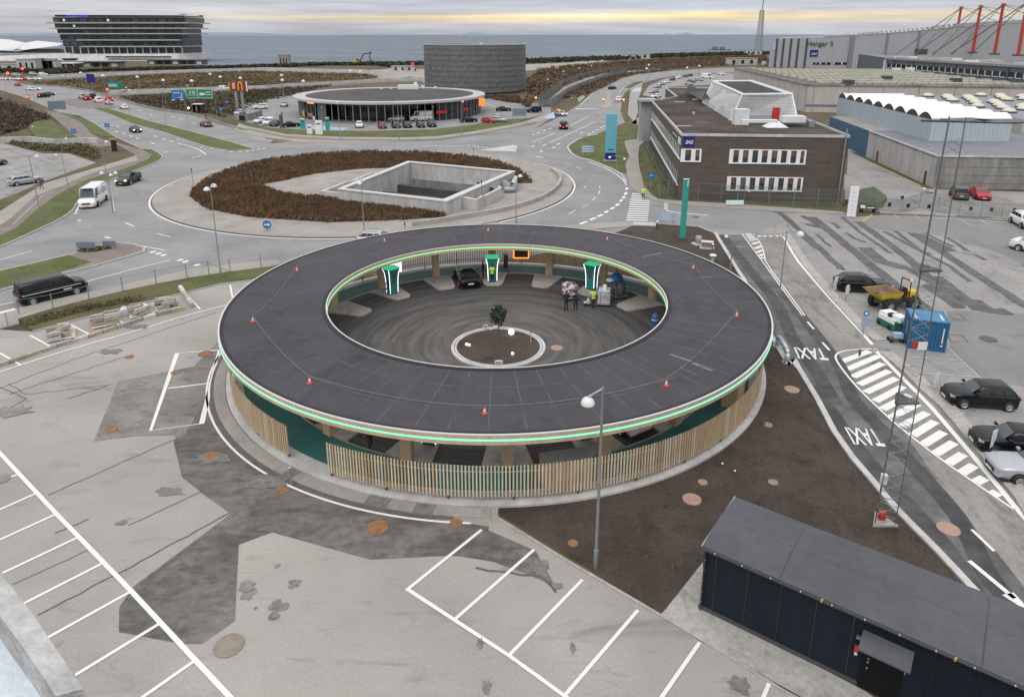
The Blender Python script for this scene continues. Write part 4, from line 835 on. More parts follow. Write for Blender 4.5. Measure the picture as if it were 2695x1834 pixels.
# ================================================================== BUILDINGS
def rect_on(A, B, u0, u1, z0, z1, out=.02, flip=1):
    """quad on the vertical wall A-B between lengths u0..u1, pushed out towards the viewer"""
    l = hypot(B[0] - A[0], B[1] - A[1]); e = ((B[0] - A[0]) / l, (B[1] - A[1]) / l); n = (e[1] * out * flip, -e[0] * out * flip)
    f = lambda u, z: (A[0] + e[0] * u + n[0], A[1] + e[1] * u + n[1], z)
    return [f(u0, z0), f(u1, z0), f(u1, z1), f(u0, z1)]
def wbox(mb, A, B, u0, u1, z0, z1, d0, d1):
    a = rect_on(A, B, u0, u1, z0, z1, d0); b = rect_on(A, B, u0, u1, z0, z1, d1)
    return mb.add(a + b, [(4, 5, 6, 7), (0, 4, 7, 3), (1, 2, 6, 5), (3, 7, 6, 2), (0, 1, 5, 4), (3, 2, 1, 0)])
def ulen(A, B, p): 
    l = hypot(B[0] - A[0], B[1] - A[1]); return ((p[0] - A[0]) * (B[0] - A[0]) + (p[1] - A[1]) * (B[1] - A[1])) / l
def wall_uz(vw, A, B, x, y): p = vw.wall(A, B, x, y); return ulen(A, B, p), p[2]
m_brick = M('brown_brick', (.104, .083, .068), .9, .28, 9, big=.12, bigscale=.5, stretch=(1, 1, 3), **wd)
m_brickmortar = M('brick_joint', (.085, .068, .055), .9, .1, 3, **wd)
m_gravelroof = M('weathered_felt_roof', (.042, .036, .033), .95, .3, .4, col2=(.105, .080, .064), spec=.2, big=.35, bigscale=.12, **wd)
m_clad = M('ribbed_pale_cladding', (.50, .505, .51), .55, .12, 1.0, stretch=(.3, .3, 1), **wd)
m_cladold = M('weathered_cladding', (.40, .395, .37), .6, .25, .9, stretch=(1, 1, .3), **wd)
# ---- brown brick office
RZ = 9.2
A_, B_, E_, F1, F2, F3 = v8((915, 385), (2195, 398), (685, 130), (880, 100), (790, 30), (955, 30), z=RZ)
bx = (B_[0] - A_[0], B_[1] - A_[1])
H1 = (F3[0] + bx[0] * .75, F3[1] + bx[1] * .75); H2 = (B_[0] + (E_[0] - A_[0]) * 1.0, B_[1] + (E_[1] - A_[1]) * 1.0)
foot = [A_, B_, H2, H1, F3, F2, F1, E_]
sas = thing('brick_office', 'two-storey brown brick office with white-framed window rows and metal rooftop hall', 'office building', (*A_, 0))
MB().prism(foot, 0, RZ - .25).build('wall', m_brick, sas, world=True)
inner = foot
MB().flat(foot, RZ - .22).build('roof', m_gravelroof, sas, world=True)
par = MB()
for a, b in zip(foot, foot[1:] + foot[:1]): par.wallstrip([a, b], .22, RZ - .3, RZ + .05)
par.build('parapet_cap', m_conclight, sas, world=True)
def windows(par_, vw, A, B, x0, x1, y0, y1, n, pw=.55):
    u0, za = wall_uz(vw, A, B, x0, (y0 + y1) / 2); u1, _ = wall_uz(vw, A, B, x1, (y0 + y1) / 2); zt = wall_uz(vw, A, B, (x0 + x1) / 2, y0)[1]; zb = wall_uz(vw, A, B, (x0 + x1) / 2, y1)[1]
    fr = MB(); wbox(fr, A, B, u0, u1, zb - .18, zb, -.05, .16); wbox(fr, A, B, u0, u1, zt - .12, zt, -.05, .10)
    step = (u1 - u0) / n
    for k in range(n):
        wbox(fr, A, B, u0 + k * step, u0 + k * step + step * .42, zb, zt - .12, -.05, .11)
    wbox(fr, A, B, u1 - .25, u1, zb, zt - .12, -.05, .11)
    fr.build('window_band', m_whitepaint, par_, world=True)
    for k in range(n):
        g = wbox(MB(), A, B, u0 + k * step + step * .42, u0 + (k + 1) * step - (.25 if k == n - 1 else 0), zb, zt - .12, -.04, .03).build('window', m_glass, par_, world=True)
        p = MB(); a = u0 + k * step + step * .45; wbox(p, A, B, a, a + step * .5, zb + (zt - zb) * (.35 if k % 3 else .5), zt - .2, .031, .04)
        p.build('blind', (M('brown_blind', (.13, .09, .065), .8, .3, 2), M('dark_blind', (.05, .05, .045), .8, .3, 2), M('reddish_blind', (.16, .07, .055), .8, .3, 2))[(k * 7 + n) % 3], g, world=True)
windows(sas, v8, A_, B_, 1275, 1862, 505, 606, 8); windows(sas, v8, A_, B_, 1256, 1836, 714, 814, 8); windows(sas, v8, A_, B_, 905, 1062, 500, 590, 2)
L0, L1 = E_, A_
lw = MB(); lg = MB()
for (xa, ya, xb, yb) in ((685, 262, 900, 582), (678, 402, 884, 782)):
    ua, za = wall_uz(v8, L0, L1, xa, ya); ub, zb = wall_uz(v8, L0, L1, xb, yb); zm = (za + zb) / 2
    wbox(lw, L0, L1, max(.3, ua), ub - .02, zm - .18, zm, -.05, .18)
    wbox(lg, L0, L1, max(.3, ua), ub - .4, zm + .0, zm + 1.55, -.04, .05)
    for k in range(24):
        u = max(.3, ua) + (ub - max(.3, ua)) * k / 24; wbox(lw, L0, L1, u, u + .08, zm, zm + 1.55, -.04, .08)
lw.build('window_sill', m_whitepaint, sas, world=True); lg.build('ribbon_window', m_glassgrey, sas, world=True)
# rainpipe at the right corner and brick bed joints every metre
ll = hypot(*bx)
pp = MB().tube((B_[0] - bx[0] / ll * .5 + .0, B_[1] - bx[1] / ll * .5 - .25, 0), (B_[0] - bx[0] / ll * .5, B_[1] - bx[1] / ll * .5 - .25, RZ + .9), .10, 8); pp.build('rain_pipe', m_steel, sas, world=True)
bj = MB()
for k in range(1, 10): wbox(bj, A_, B_, .02, ll - .02, k * .92, k * .92 + .04, 0, .012)
for u in (7.6, 13.2, 19.6): wbox(bj, A_, B_, u, u + .05, .1, RZ - .4, 0, .014)
stuff(bj.build('brick_course', m_brickmortar, sas, world=True))
def wallsign(parent, vw, A, B, x0, y0, x1, y1, mat, name, d=.12):
    u0, z1 = wall_uz(vw, A, B, x0, y0); u1, z0 = wall_uz(vw, A, B, x1, y1)
    wbox(MB(), A, B, u0, u1, z0, z1, .02, d).build(name, mat, parent, world=True); return u0, u1, z0, z1
def wall_text(parent, A, B, u, z, size, txt, mat, out=.14, name='lettering', **k):
    l = hypot(B[0] - A[0], B[1] - A[1]); e = ((B[0] - A[0]) / l, (B[1] - A[1]) / l)
    return lettering(txt, size, (A[0] + e[0] * u + e[1] * out, A[1] + e[1] * u - e[0] * out, z), atan2(e[1], e[0]), mat, parent, name, **k)
m_sasblue = M('deep_blue_sign', (.012, .014, .20), .4, .06, 3)
u0, u1, z0, z1 = wallsign(sas, v8, A_, B_, 930, 404, 1005, 480, m_sasblue, 'blue_sign')
wall_text(sas, A_, B_, (u0 + u1) / 2, z0 + (z1 - z0) * .40, (z1 - z0) * .50, 'SAS', m_white, shear=.25, bold=.015, spacing=.95)
wallsign(sas, v8, L0, L1, 848, 372, 878, 410, m_whitepaint, 'white_plate'); wallsign(sas, v8, L0, L1, 893, 405, 905, 470, m_whitepaint, 'white_plate')
# rooftop hall with sloping clad walls
b0, b1, b2 = v8((1070, 150), (1290, 285), (1802, 297), z=RZ - .2)
t0, t1, t2 = v8((1153, -14), (1375, 85), (1755, 80), z=13.0)
def add(a, b, s=1): return (a[0] + b[0] * s, a[1] + b[1] * s)
def sub(a, b): return (a[0] - b[0], a[1] - b[1])
b3 = add(b2, sub(b0, b1)); t3 = add(t2, sub(t0, t1))
q3 = lambda p, z: (p[0], p[1], z)
BB, TT = [q3(p, RZ - .2) for p in (b1, b2, b3, b0)], [q3(p, 13.0) for p in (t1, t2, t3, t0)]
MB().loft([BB, TT]).build('rooftop_hall', m_clad, sas, world=True, fixn=True)
MB().poly([(p[0], p[1], 13.02) for p in (add(t1, (.8, .5)), add(t2, (-.8, .5)), add(t3, (-.8, -.5)), add(t0, (.8, -.5)))]).build('hall_roof', M('black_felt', (.035, .033, .034), .9, .3, .6, **wd), sas, world=True)
hc = MB()
for a, b in zip(TT, TT[1:] + TT[:1]): hc.tube(a, b, .22, 5)
for a, b in zip(BB, TT): hc.tube(a, b, .14, 5)
hc.build('edge_trim', m_whitemetal, sas, world=True)
rib = MB()
def lerp(a, b, t): return tuple(a[i] + (b[i] - a[i]) * t for i in range(len(a)))
for i, n in ((0, 14), (3, 14)):      # laps on the front and left slopes
    a, b, c, d = BB[i], BB[(i + 1) % 4], TT[(i + 1) % 4], TT[i]
    for k in range(1, n):
        t = k / n; rib.tube(lerp(a, d, t), lerp(b, c, t), .05, 4)
rib.build('cladding_lap', m_cladold, sas, world=True)
for t0_, t1_, m in ((.12, .45, m_cladold), (.55, .72, m_cladold)):
    a, b, c, d = BB[3], BB[0], TT[0], TT[3]
    n_ = Vector((-.05, -.05, .05))
    MB().poly([tuple(Vector(p) + n_) for p in (lerp(a, b, t0_), lerp(a, b, t1_), lerp(d, c, t1_), lerp(d, c, t0_))]).build('stained_sheet', m, sas, world=True)
# red door, units
def on_face(a, b, c, d, u, v, o=.08):
    p = Vector(lerp(lerp(a, b, u), lerp(d, c, u), v)); n = (Vector(b) - Vector(a)).cross(Vector(d) - Vector(a)).normalized(); return tuple(p - n * o if n.y > 0 else p + n * o)
dl = v8.wall(BB[0], BB[1], 1592, 300); dr = v8.wall(BB[0], BB[1], 1646, 300)
MB().box(((dl[0] + dr[0]) / 2, (dl[1] + dr[1]) / 2 - .35, RZ + .75), (dr[0] - dl[0], .5, 2.5)).build('red_door', m_red, sas, world=True)
def roofbox(x, y, d, mat, name, rz=0, z=RZ - .2): 
    c = v8.one(x, y, z); return MB().box((c[0], c[1] + d[1] / 2, z + d[2] / 2), d, rz).build(name, mat, sas, world=True)
roofbox(1372, 318, (2.1, 1.6, 2.3), m_whitemetal, 'roof_unit'); roofbox(1500, 306, (3.6, 1.2, 1.3), m_greymetal, 'roof_unit'); roofbox(1512, 300, (4.8, .9, .35), m_whitemetal, 'duct', 0, RZ + 1.4)
roofbox(1775, 315, (3.2, 1.8, .5), m_steel, 'unit_frame'); roofbox(1775, 300, (3.3, 1.7, .9), m_whitemetal, 'roof_unit', 0, RZ + .4); roofbox(1305, 285, (1.0, 1.0, 1.6), m_whitemetal, 'roof_unit'); roofbox(1905, 335, (.8, .8, .9), m_steel, 'roof_unit')
c = v8.one(1648, 340, RZ - .2); MB().loft([[(c[0] - 1.6, c[1], RZ - .2), (c[0] + 1.6, c[1], RZ - .2), (c[0] + 1.6, c[1] + 2.2, RZ - .2), (c[0] - 1.6, c[1] + 2.2, RZ - .2)], [(c[0] - .1, c[1] + 1, RZ + .8), (c[0] + .1, c[1] + 1, RZ + .8), (c[0] + .1, c[1] + 1.1, RZ + .8), (c[0] - .1, c[1] + 1.1, RZ + .8)]]).build('skylight', m_whitemetal, sas, world=True)
for x, y, d in ((900, 145, (2.0, .7, .12)), (1020, 130, (1.0, .8, .3)), (1005, 235, (.35, .35, .35)), (930, 330, (2.2, .5, .06))): roofbox(x, y, d, m_conclight, 'roof_vent')
lean = [v8.one(950, 62, RZ), v8.one(1066, 132, RZ)]; lt = [v8.one(960, 10, RZ + 2.6), v8.one(1092, 62, RZ + 2.6)]
MB().add([q3(lean[0], RZ), q3(lean[1], RZ), q3(lt[1], RZ + 2.6), q3(lt[0], RZ + 2.6), q3(add(lt[0], (3, 4)), RZ), q3(add(lt[1], (3, 4)), RZ)], [(0, 1, 2, 3), (3, 2, 5, 4), (1, 5, 2), (0, 3, 4)]).build('lean_to', m_clad, sas, world=True)
a = v3.one(1045, 765, RZ - .5); MB().box((a[0] + 1, a[1] + .5, RZ - .5), (3.4, 3, .5)).build('canopy', m_conclight, sas, world=True)
MB().box((a[0] + 1, a[1] + 1.5, (RZ - .8) / 2), (2.6, 2, RZ - .8)).build('stair_tower', m_greymetal, sas, world=True)
# ---- grey concrete workshop with low blue shed and vaulted hall
gz = 4.8
g0, g1, g2 = w1((930, 110), (1510, 385), (2324, 400))
g2 = (g1[0] + (g2[0] - g1[0]) * 4, g1[1] + (g2[1] - g1[1]) * 4); gb = (g2[0] + (g0[0] - g1[0]), g2[1] + (g0[1] - g1[1]))
gw = thing('concrete_workshop', 'low grey concrete workshop with flat grey roof behind the parked red car', 'workshop', (*g1, 0))
MB().prism([g1, g2, gb, g0], 0, gz).build('wall', m_concdark, gw, world=True)
wbox(MB(), g0, g1, .1, hypot(g0[0] - g1[0], g0[1] - g1[1]) - .02, .05, gz - .3, 0, .03).build('pale_side_wall', m_conclight, gw, world=True)
MB().flat([g1, g2, gb, g0], gz + .02).build('roof', M('grey_blue_roof', (.17, .18, .205), .7, .12, .8, big=.1, **wd), gw, world=True)
ee = MB()
for a, b in ((g0, g1), (g1, g2)): ee.wallstrip([a, b], .3, gz - .1, gz + .14)
ee.build('eave_trim', m_conclight, gw, world=True)
for k in range(9): wbox(MB(), g1, g2, 6.0 * k + 3, 6.0 * k + 3.08, .1, gz - .2, 0, .03).build('panel_joint', m_stain, gw, world=True)
for k in range(3): wbox(MB(), g1, g2, 0.1, 50, 1.2 * k + .8, 1.2 * k + .86, 0, .025).build('cast_joint', m_stain, gw, world=True)
for x, y0, ye, dx in ((1042, 62, 165, 22), (1465, 235, 360, 26)):
    u, zt = wall_uz(w1, g0, g1, x, y0); zb = wall_uz(w1, g0, g1, x, ye)[1]; wbox(MB(), g0, g1, u - .35, u + .35, max(.05, zb), min(zt, gz - .4), .031, .08).build('vent_slot', m_steeld, gw, world=True)
bl = thing('blue_shed', 'long low shed with blue side wall behind the brown brick office', 'shed', (*g0, 0))
s0 = v4.one(700, 960, gz); dv = sub(g0, g1); dl_ = hypot(*dv); k = 24 / dl_
e0 = add(g0, dv, k); e1 = add(e0, (9, -.5)); e2 = add(g0, (9, -.5))
o2 = .05
MB().prism([add(g0, dv, .004), e2, e1, e0], 0, gz).build('wall', M('blue_wall_paint', (.075, .155, .255), .7, .12, .8, **wd), bl, world=True)
MB().flat([add(g0, dv, .004), e2, e1, e0], gz + .02).build('roof', m_lot, bl, world=True)
rs = MB()
for i in range(12): rs.tube(q3(add(lerp(g0, e0, (i + .5) / 12), (.2, 0)), gz + .06), q3(add(lerp(g0, e0, (i + .5) / 12), (5.0, -.3)), gz + .06), .09, 4)
rs.build('roof_rib', m_conclight, bl, world=True)
vz, vb = 8.35, gz + .02
p0, p1, p2, p3 = v4((800, 800), (1570, 985), (2235, 990), (1320, 775), z=vz)
p3 = add(p2, sub(p0, p1))
vh = thing('vaulted_hall', 'pale blue metal hall with white barrel-vaulted roof', 'hall', (*p1, 0))
MB().prism([p1, p2, p3, p0], 0, vz).build('wall', M('pale_blue_cladding', (.40, .46, .50), .55, .08, .5, stretch=(2, 2, .2), **wd), vh, world=True)
rb = MB()
for A2, B2, n in ((p0, p1, 60), (p1, p2, 18)):
    l = hypot(B2[0] - A2[0], B2[1] - A2[1])
    for k in range(n): wbox(rb, A2, B2, l * (k + .2) / n, l * (k + .6) / n, vb, vz - .05, 0, .05)
stuff(rb.build('cladding_rib', M('pale_blue_rib', (.44, .50, .54), .55, .06, .5, **wd), vh, world=True))
nv = 9
for i in range(nv):
    a = lerp(p1, p0, (i + .02) / nv); b = lerp(p1, p0, (i + .98) / nv); w_ = hypot(a[0] - b[0], a[1] - b[1]); ex = ((p2[0] - p1[0]), (p2[1] - p1[1]))
    rg = []
    for t in (0, 1):
        rg.append([(a[0] + (b[0] - a[0]) * (k / 10) + ex[0] * t, a[1] + (b[1] - a[1]) * (k / 10) + ex[1] * t, vz + .03 + 1.05 * sin(pi * k / 10) ** .8) for k in range(11)])
    MB().loft(rg, False).build('vault', M('white_vault', (.78, .82, .81), .5, .05, .5), vh, True, world=True)
    MB().poly([add3 for add3 in [(p[0] - .03, p[1], p[2]) for p in rg[0]]]).build('vault_end', M('dark_vault_end', (.06, .055, .055), .7, .2, 2), vh, world=True)
# flat roofed hall with domed rooflights behind the vaults
zz_ = 7.2
fh = thing('rooflight_hall', 'flat grey roofed hall with rows of pale domed rooflights at right', 'hall', (0, 0, 0))
fp = v4((1330, 778), (2700, 860), (2700, 1120), (2300, 1010), (2000, 900), z=zz_) 
c0, c1, c2, c3 = v4.one(1330, 790, zz_), v4.one(2324, 985, zz_), v4.one(2900, 1000, zz_), v4.one(2700, 790, zz_)
fh.location = (*c0, 0)
MB().prism([c0, c1, c2, c3], 0, zz_).build('wall', M('cream_panel', (.46, .43, .39), .8, .12, .6, **wd), fh, world=True)
MB().flat([c0, c1, c2, c3], zz_ + .02).build('roof', M('lilac_grey_roof', (.235, .235, .265), .75, .12, .6, **wd), fh, world=True)
dome = MB().lathe((0, 0, 0), [(1.25, 0), (1.2, .25), (.8, .55), (0, .7)], 12).mesh('rooflight', True); dome.materials.append(M('cream_dome', (.60, .58, .47), .5, .1, 2))
kb = MB().lathe((0, 0, 0), [(1.4, -.3), (1.4, .05), (1.2, .05)], 12).mesh('rooflight_kerb'); kb.materials.append(m_steeld)
for (x, y) in ((300, 545), (760, 632), (690, 590), (660, 560), (1300, 535), (1050, 570), (1090, 600), (1140, 635), (1200, 680), (1240, 745), (1790, 620), (1700, 580), (1660, 545), (1540, 660), (1600, 690), (1650, 735), (1720, 780), (1830, 845), (2080, 560), (2120, 610), (2090, 750), (2110, 800)):
    c = y6.one(x, y, zz_); d_ = place('rooflight', dome, fh, (c[0] - fh.location[0], c[1] - fh.location[1], zz_ + .3)); place('kerb', kb, d_)
# long hall with striped roof
hz_ = 8.0
h0, h1, h2, h3, h4, h5 = v4((-60, 558), (545, 695), (2500, 715), (2500, 705), (1190, 575), (300, 556), z=hz_)
lh = thing('striped_roof_hall', 'long pale-walled hall with rows of cream rooflight strips on a dark roof', 'hall', (*h1, 0))
dh = sub(h0, h1); back = [add(h1, dh, .98), add(h2, dh, .98)]
MB().prism([h1, h2, back[1], back[0]], 0, hz_).build('wall', M('cream_concrete_wall', (.47, .44, .415), .85, .12, .7, stretch=(1, 1, .4), **wd), lh, world=True)
MB().flat([h1, h2, back[1], back[0]], hz_ + .03).build('roof', M('brown_felt_roof', (.10, .094, .088), .9, .2, .5, **wd), lh, world=True)
cap = MB()
for a, b in ((back[0], h1), (h1, h2)): cap.wallstrip([a, b], .6, hz_ - .3, hz_ + .2)
cap.build('eave_trim', m_concdark, lh, world=True)
for i in range(10):
    t = .06 + .088 * i; a = add(add(h1, dh, t), sub(h2, h1), .07); b = add(add(h1, dh, t), sub(h2, h1), .98)
    s = MB(); m = 26
    for k in range(m): s.wallstrip([lerp(a, b, (k + .06) / m), lerp(a, b, (k + .94) / m)], 2.6, hz_, hz_ + .55)
    stuff(s.build('rooflight_strip', M('cream_rooflight', (.42, .41, .33), .6, .2, .5), lh, world=True))
wl_ = hypot(*sub(h2, h1))
for k in range(16): wbox(MB(), h1, h2, k * 9.5 + 2, k * 9.5 + 2.2, 0, hz_ - .3, 0, .05).build('panel_joint', m_concdark, lh, world=True)
for k in range(14): wbox(MB(), back[0], h1, k * 8.0 + 1, k * 8.0 + 1.2, 0, hz_ - .3, 0, .05).build('panel_joint', m_concdark, lh, world=True)
wbox(MB(), h1, h2, .2, 30, 1.6, 2.3, 0, .06).build('blue_stripe', M('blue_grey_stripe', (.16, .18, .30), .6, .1, 2), lh, world=True)
wbox(MB(), h1, h2, 10, 16, .3, 1.5, 0, .06).build('window', m_blackgl, lh, world=True)
for x, y in ((1195, 660), (1760, 680), (880, 697), (1275, 590), (1385, 585)):
    c = v4.one(x, y, hz_); MB().box((c[0], c[1], hz_ + .7), (2.5, 2.5, 1.4)).build('roof_vent', m_steeld if y > 600 else m_whitemetal, lh, world=True)
# hangar
ha, hb = (182.6, 500.0), (420.0, 427.0)
hg = thing('aircraft_hangar', 'large grey metal hangar with name lettering and stepped gable wall', 'hangar', (*ha, 0))
W_ = lambda x, y: v4.wall(ha, hb, x, y)
top = [W_(*p) for p in ((250, 318), (680, 303), (930, 290), (1200, 274), (1450, 254), (1760, 222), (2324, 186), (2700, 160))]
wall_ = top + [(top[-1][0], top[-1][1], 0), (top[0][0], top[0][1], 0)]
bk = (70, 160)
MB().add(wall_ + [(p[0] + bk[0], p[1] + bk[1], p[2]) for p in wall_], [list(range(10))[::-1]] + [(0, 9, 19, 10)] + [(i, i + 1, 11 + i, 10 + i) for i in range(7)]).build('wall', m_greymetal, hg, world=True, fixn=True)
rt = [W_(*p) for p in ((680, 300), (930, 282), (1200, 260), (1450, 238), (1760, 200), (2324, 168), (2700, 140))]; rt = [(p[0] + 1, p[1] + 3, p[2] + .3) for p in rt]
low = [(p[0], p[1] - .5, p[2] + .2) for p in top[1:]]
for i in range(6):
    a, b, c, d = low[i], low[i + 1], rt[i + 1], rt[i]; n = 7
    MB().add([a, b, c, d], [(0, 1, 2, 3)]).build('roof_edge', M('dark_roof_sheet', (.16, .16, .165), .7, .1, 1), hg, world=True)
    for k in range(n):
        if i > 3: break
        q = [lerp(a, b, (k + .15) / n), lerp(a, b, (k + .65) / n), lerp(d, c, (k + .65) / n), lerp(d, c, (k + .15) / n)]
        MB().poly([(x, y - .15, z) for x, y, z in q]).build('roof_light', M('pale_sheet', (.42, .415, .40), .6, .1, 1), hg, world=True)
for x in (290, 345, 405, 465, 535, 905, 1190, 1445):
    a = W_(x, 400)
    zt_ = [p for p in top if p[0] <= a[0] + 1][-1][2]
    MB().box((a[0], a[1] - .4, zt_ / 2), (1.1 if x != 905 else 3.0, .8, zt_)).build('pilaster', m_steeld if x < 600 else M('hangar_joint', (.22, .225, .24), .6, .1, 1), hg, world=True)
u0, u1, z0, z1 = wallsign(hg, v4, ha, hb, 570, 412, 628, 466, m_sasblue, 'blue_sign', .5)
wall_text(hg, ha, hb, (u0 + u1) / 2, (z0 + z1) / 2 - .5, (z1 - z0) * .5, 'SAS', m_white, out=.7, shear=.25, bold=.015)
uu, zc = wall_uz(v4, ha, hb, 650, 362); wall_text(hg, ha, hb, uu, zc, 4.6, 'Hangar 5', M('dark_letters', (.04, .04, .045), .6, .1, 2), out=.6, bold=.04)
for x0, xe in ((585, 640), (650, 735), (755, 885), (945, 1050), (1095, 1175)):
    u0, z1 = wall_uz(v4, ha, hb, x0, 514); u1, z0 = wall_uz(v4, ha, hb, xe, 534)
    g = wbox(MB(), ha, hb, u0, u1, z0, z1, .1, .3).build('window', m_blackgl, hg, world=True)
    n = max(2, int((u1 - u0) / 5))
    for k in range(n): wbox(MB(), ha, hb, u0 + (u1 - u0) * (k + .05) / n, u0 + (u1 - u0) * (k + .2) / n, z0, z1, .31, .4).build('mullion', m_whitemetal, hg, world=True)
u0, z1 = wall_uz(v4, ha, hb, 262, 345); u1, z0 = wall_uz(v4, ha, hb, 290, 415); wbox(MB(), ha, hb, u0, u1, z0, z1, .1, .3).build('pale_blue_sign', m_lblue, hg, world=True)
# annex
az = 10.5
a0, a1 = v4.one(1190, 478, az), v4.one(2600, 560, az)
an = thing('hangar_annex', 'dark blue-grey annex with white-framed window row and red roof masts', 'annex', (*a0, 0))
bkv = (22, 75)
MB().prism([a0, a1, add(a1, bkv), add(a0, bkv)], 0, az).build('wall', M('blue_grey_cladding', (.105, .125, .145), .6, .15, .8, **wd), an, world=True)
MB().flat([add(a0, (-.5, -1)), add(a1, (.5, -1)), add(a1, bkv), add(a0, bkv)], az + .05).build('roof', M('mixed_roof', (.09, .09, .092), .8, .3, .3, col2=(.30, .30, .29), stretch=(.2, 1, 1), **wd), an, world=True)
wbox(MB(), a0, a1, 0, hypot(*sub(a1, a0)), az - .7, az + .2, 0, .5).build('eave_band', m_steel, an, world=True)
la = hypot(*sub(a1, a0))
u0 = 3
for k in range(26):
    u = 2 + k * la / 26
    zt_, zb_ = az - 2.6, az - 4.6
    g = wbox(MB(), a0, a1, u, u + la / 26 * .72, zb_, zt_, 0, .1).build('window', m_blackgl, an, world=True)
    f_ = MB(); wbox(f_, a0, a1, u - .15, u + .15, zb_, zt_, 0, .2); wbox(f_, a0, a1, u, u + la / 26 * .72, zb_ - .25, zb_, 0, .2); f_.build('window_frame', m_whitepaint, an, world=True)
for k in range(7): wbox(MB(), a0, a1, k * la / 7 + 8, k * la / 7 + 8.5, 0, az - .7, 0, .3).build('pilaster', m_steeld, an, world=True)
wbox(MB(), a0, a1, 0, .8, 0, az - .8, 0, .8).build('white_corner_post', m_whitemetal, an, world=True)
for k in range(14):
    t = .12 + k * .06; c = lerp(a0, a1, t); MB().box((c[0] + 6 + (k % 3) * 5, c[1] + 10 + (k % 4) * 8, az + .4), (5, 2.5, .8), -.25).build('rooflight', m_whitemetal if k % 2 else m_cladold, an, world=True)
c = v4.one(1475, 450, az); MB().box((c[0], c[1], az + 1.6), (5.5, 4, 3.2)).build('plant_room', m_steeld, an, world=True)
masts = (((1745, 432), (1808, 65)), ((1900, 440), (1970, 55)), ((2080, 452), (2155, 40)), ((2275, 462), (2350, 22)))
m_redm = M('mast_red', (.46, .055, .025), .5, .1, 1)
tops = []; bases = []
lm = ['leftmost of the red masts on the annex roof', 'second red mast from the left on the annex roof', 'third red mast from the left on the annex roof', 'rightmost red mast on the annex roof at the frame edge']
for i, (b, t) in enumerate(masts):
    p = v4.one(*b, az); z = v4.z(p[1], t[1]); tx = XAT(p[1], z, v4.px(*t)[0]); tops.append((tx, p[1], z)); bases.append((*p, az))
for i in range(4):
    t = thing('roof_mast', lm[i], 'mast', bases[i], 0, 'red masts on the annex roof'); off = Vector(bases[i])
    MB().tube((0, 0, 0), tuple(Vector(tops[i]) - off), .95, 8, .75).build('pole', m_redm, t); MB().box((0, 0, .4), (4, 4, .8)).build('foot', m_steeld, t)
    MB().tube(tuple(Vector(tops[i]) - off - Vector((0, 0, 1))), tuple(Vector(tops[i]) - off + Vector((.2, 0, .6))), 1.2, 8).build('head', m_redm, t)
    for (x, y), r in (((1270 + 150 * i, 452 - 2 * i), .28), ((1430 + 150 * i, 455), .22)):
        e = v4.one(x, y, az); MB().tube(tuple(Vector(tops[i]) - off), tuple(Vector((*e, az)) - off), r, 5).build('stay_cable', m_steeld, t)
    for dx, dz in ((70, 10), (95, -6)): MB().tube(tuple(Vector(tops[i]) - off), tuple(Vector(tops[i]) - off + Vector((dx, 60, dz - 12))), .14, 4).build('stay_cable', m_steeld, t)
# ---- round service station
VC, VR, VZ = (-35.5, 208.0), 27.6, 5.35
sv = thing('service_station', 'round glass-walled service station with flat dark roof and pale rim', 'service station', (*VC, 0))
MB().ring((0, 0), VR - 3.4, VR, VZ - .55, VZ, 0, 360, 96).build('roof_rim', M('pale_metal_rim', (.43, .43, .45), .5, .06, 2), sv)
MB().lathe((0, 0, 0), [(VR - 3.4, VZ - .12), (0, VZ + .1)], 64).build('roof', m_gravelroof if False else M('dark_gravel_roof', (.062, .062, .058), .9, .25, 1.2, big=.2, **wd), sv)
MB().ring((0, 0), VR - 1.55, VR - 1.45, .1, VZ - .6, 306, 590, 80).ring((0, 0), VR - 6.6, VR - 6.5, .1, VZ - .6, 230, 306, 30).build('glazing', M('dark_shop_glass', (.022, .026, .028), .08, .3, .6), sv)
MB().lathe((0, 0, 0), [(VR - 7.5, .05), (VR - 7.5, VZ - .6)], 64).build('core', M('dark_interior', (.035, .03, .026), .9, .5, .4, col2=(.12, .06, .025)), sv)
MB().ring((0, 0), VR - 1.43, VR - 1.3, VZ - 1.0, VZ - .6, 235, 330, 60).build('red_fascia', M('dark_red_fascia', (.16, .02, .018), .5, .15, 2), sv)
for k in range(44):
    a = radians(170 + k * 4.6)
    MB().box(((VR - 1.35) * cos(a), (VR - 1.35) * sin(a), VZ / 2 - .25), (.16, .16, VZ - .6), a).build('mullion', m_steel, sv)
def sv_sign(x, y, w, h, mat, name, r=VR - 1.2):
    # place on the cylinder in front: solve angle from the pixel column
    px, py = v2.px(x, y)
    best = min((abs(XAT(VC[1] + r * sin(radians(a)), 3, px) - (VC[0] + r * cos(radians(a)))), a) for a in [180 + .5 * i for i in range(360)] )[1]
    a = radians(best); Y = VC[1] + r * sin(a); z = ZAT(Y, py)
    return MB().box((r * cos(a), r * sin(a), z), (.12, w, h), a).build(name, mat, sv)
e_or = EM('orange_shop_sign', (1.0, .28, .04), 1.3)
for x, y, w, h, m in ((400, 628, 3.6, .7, e_or), (488, 640, 3.2, .6, e_or), (1488, 714, 3.4, .8, m_red), (1672, 690, 3.0, .7, m_red), (430, 725, 1.6, 1.6, M('yellow_poster', (.5, .36, .08), .6, .3, 2)), (480, 735, 2.5, 1.0, M('pink_poster', (.32, .16, .16), .6, .4, 2)), (505, 765, .8, 1.4, m_whitepaint), (560, 700, 2.0, 5.0, m_glassgrey), (590, 700, 1.4, 5.0, m_glassgrey)): sv_sign(x, y, w, h, m, 'shop_sign' if h < 4 else 'glass_door')
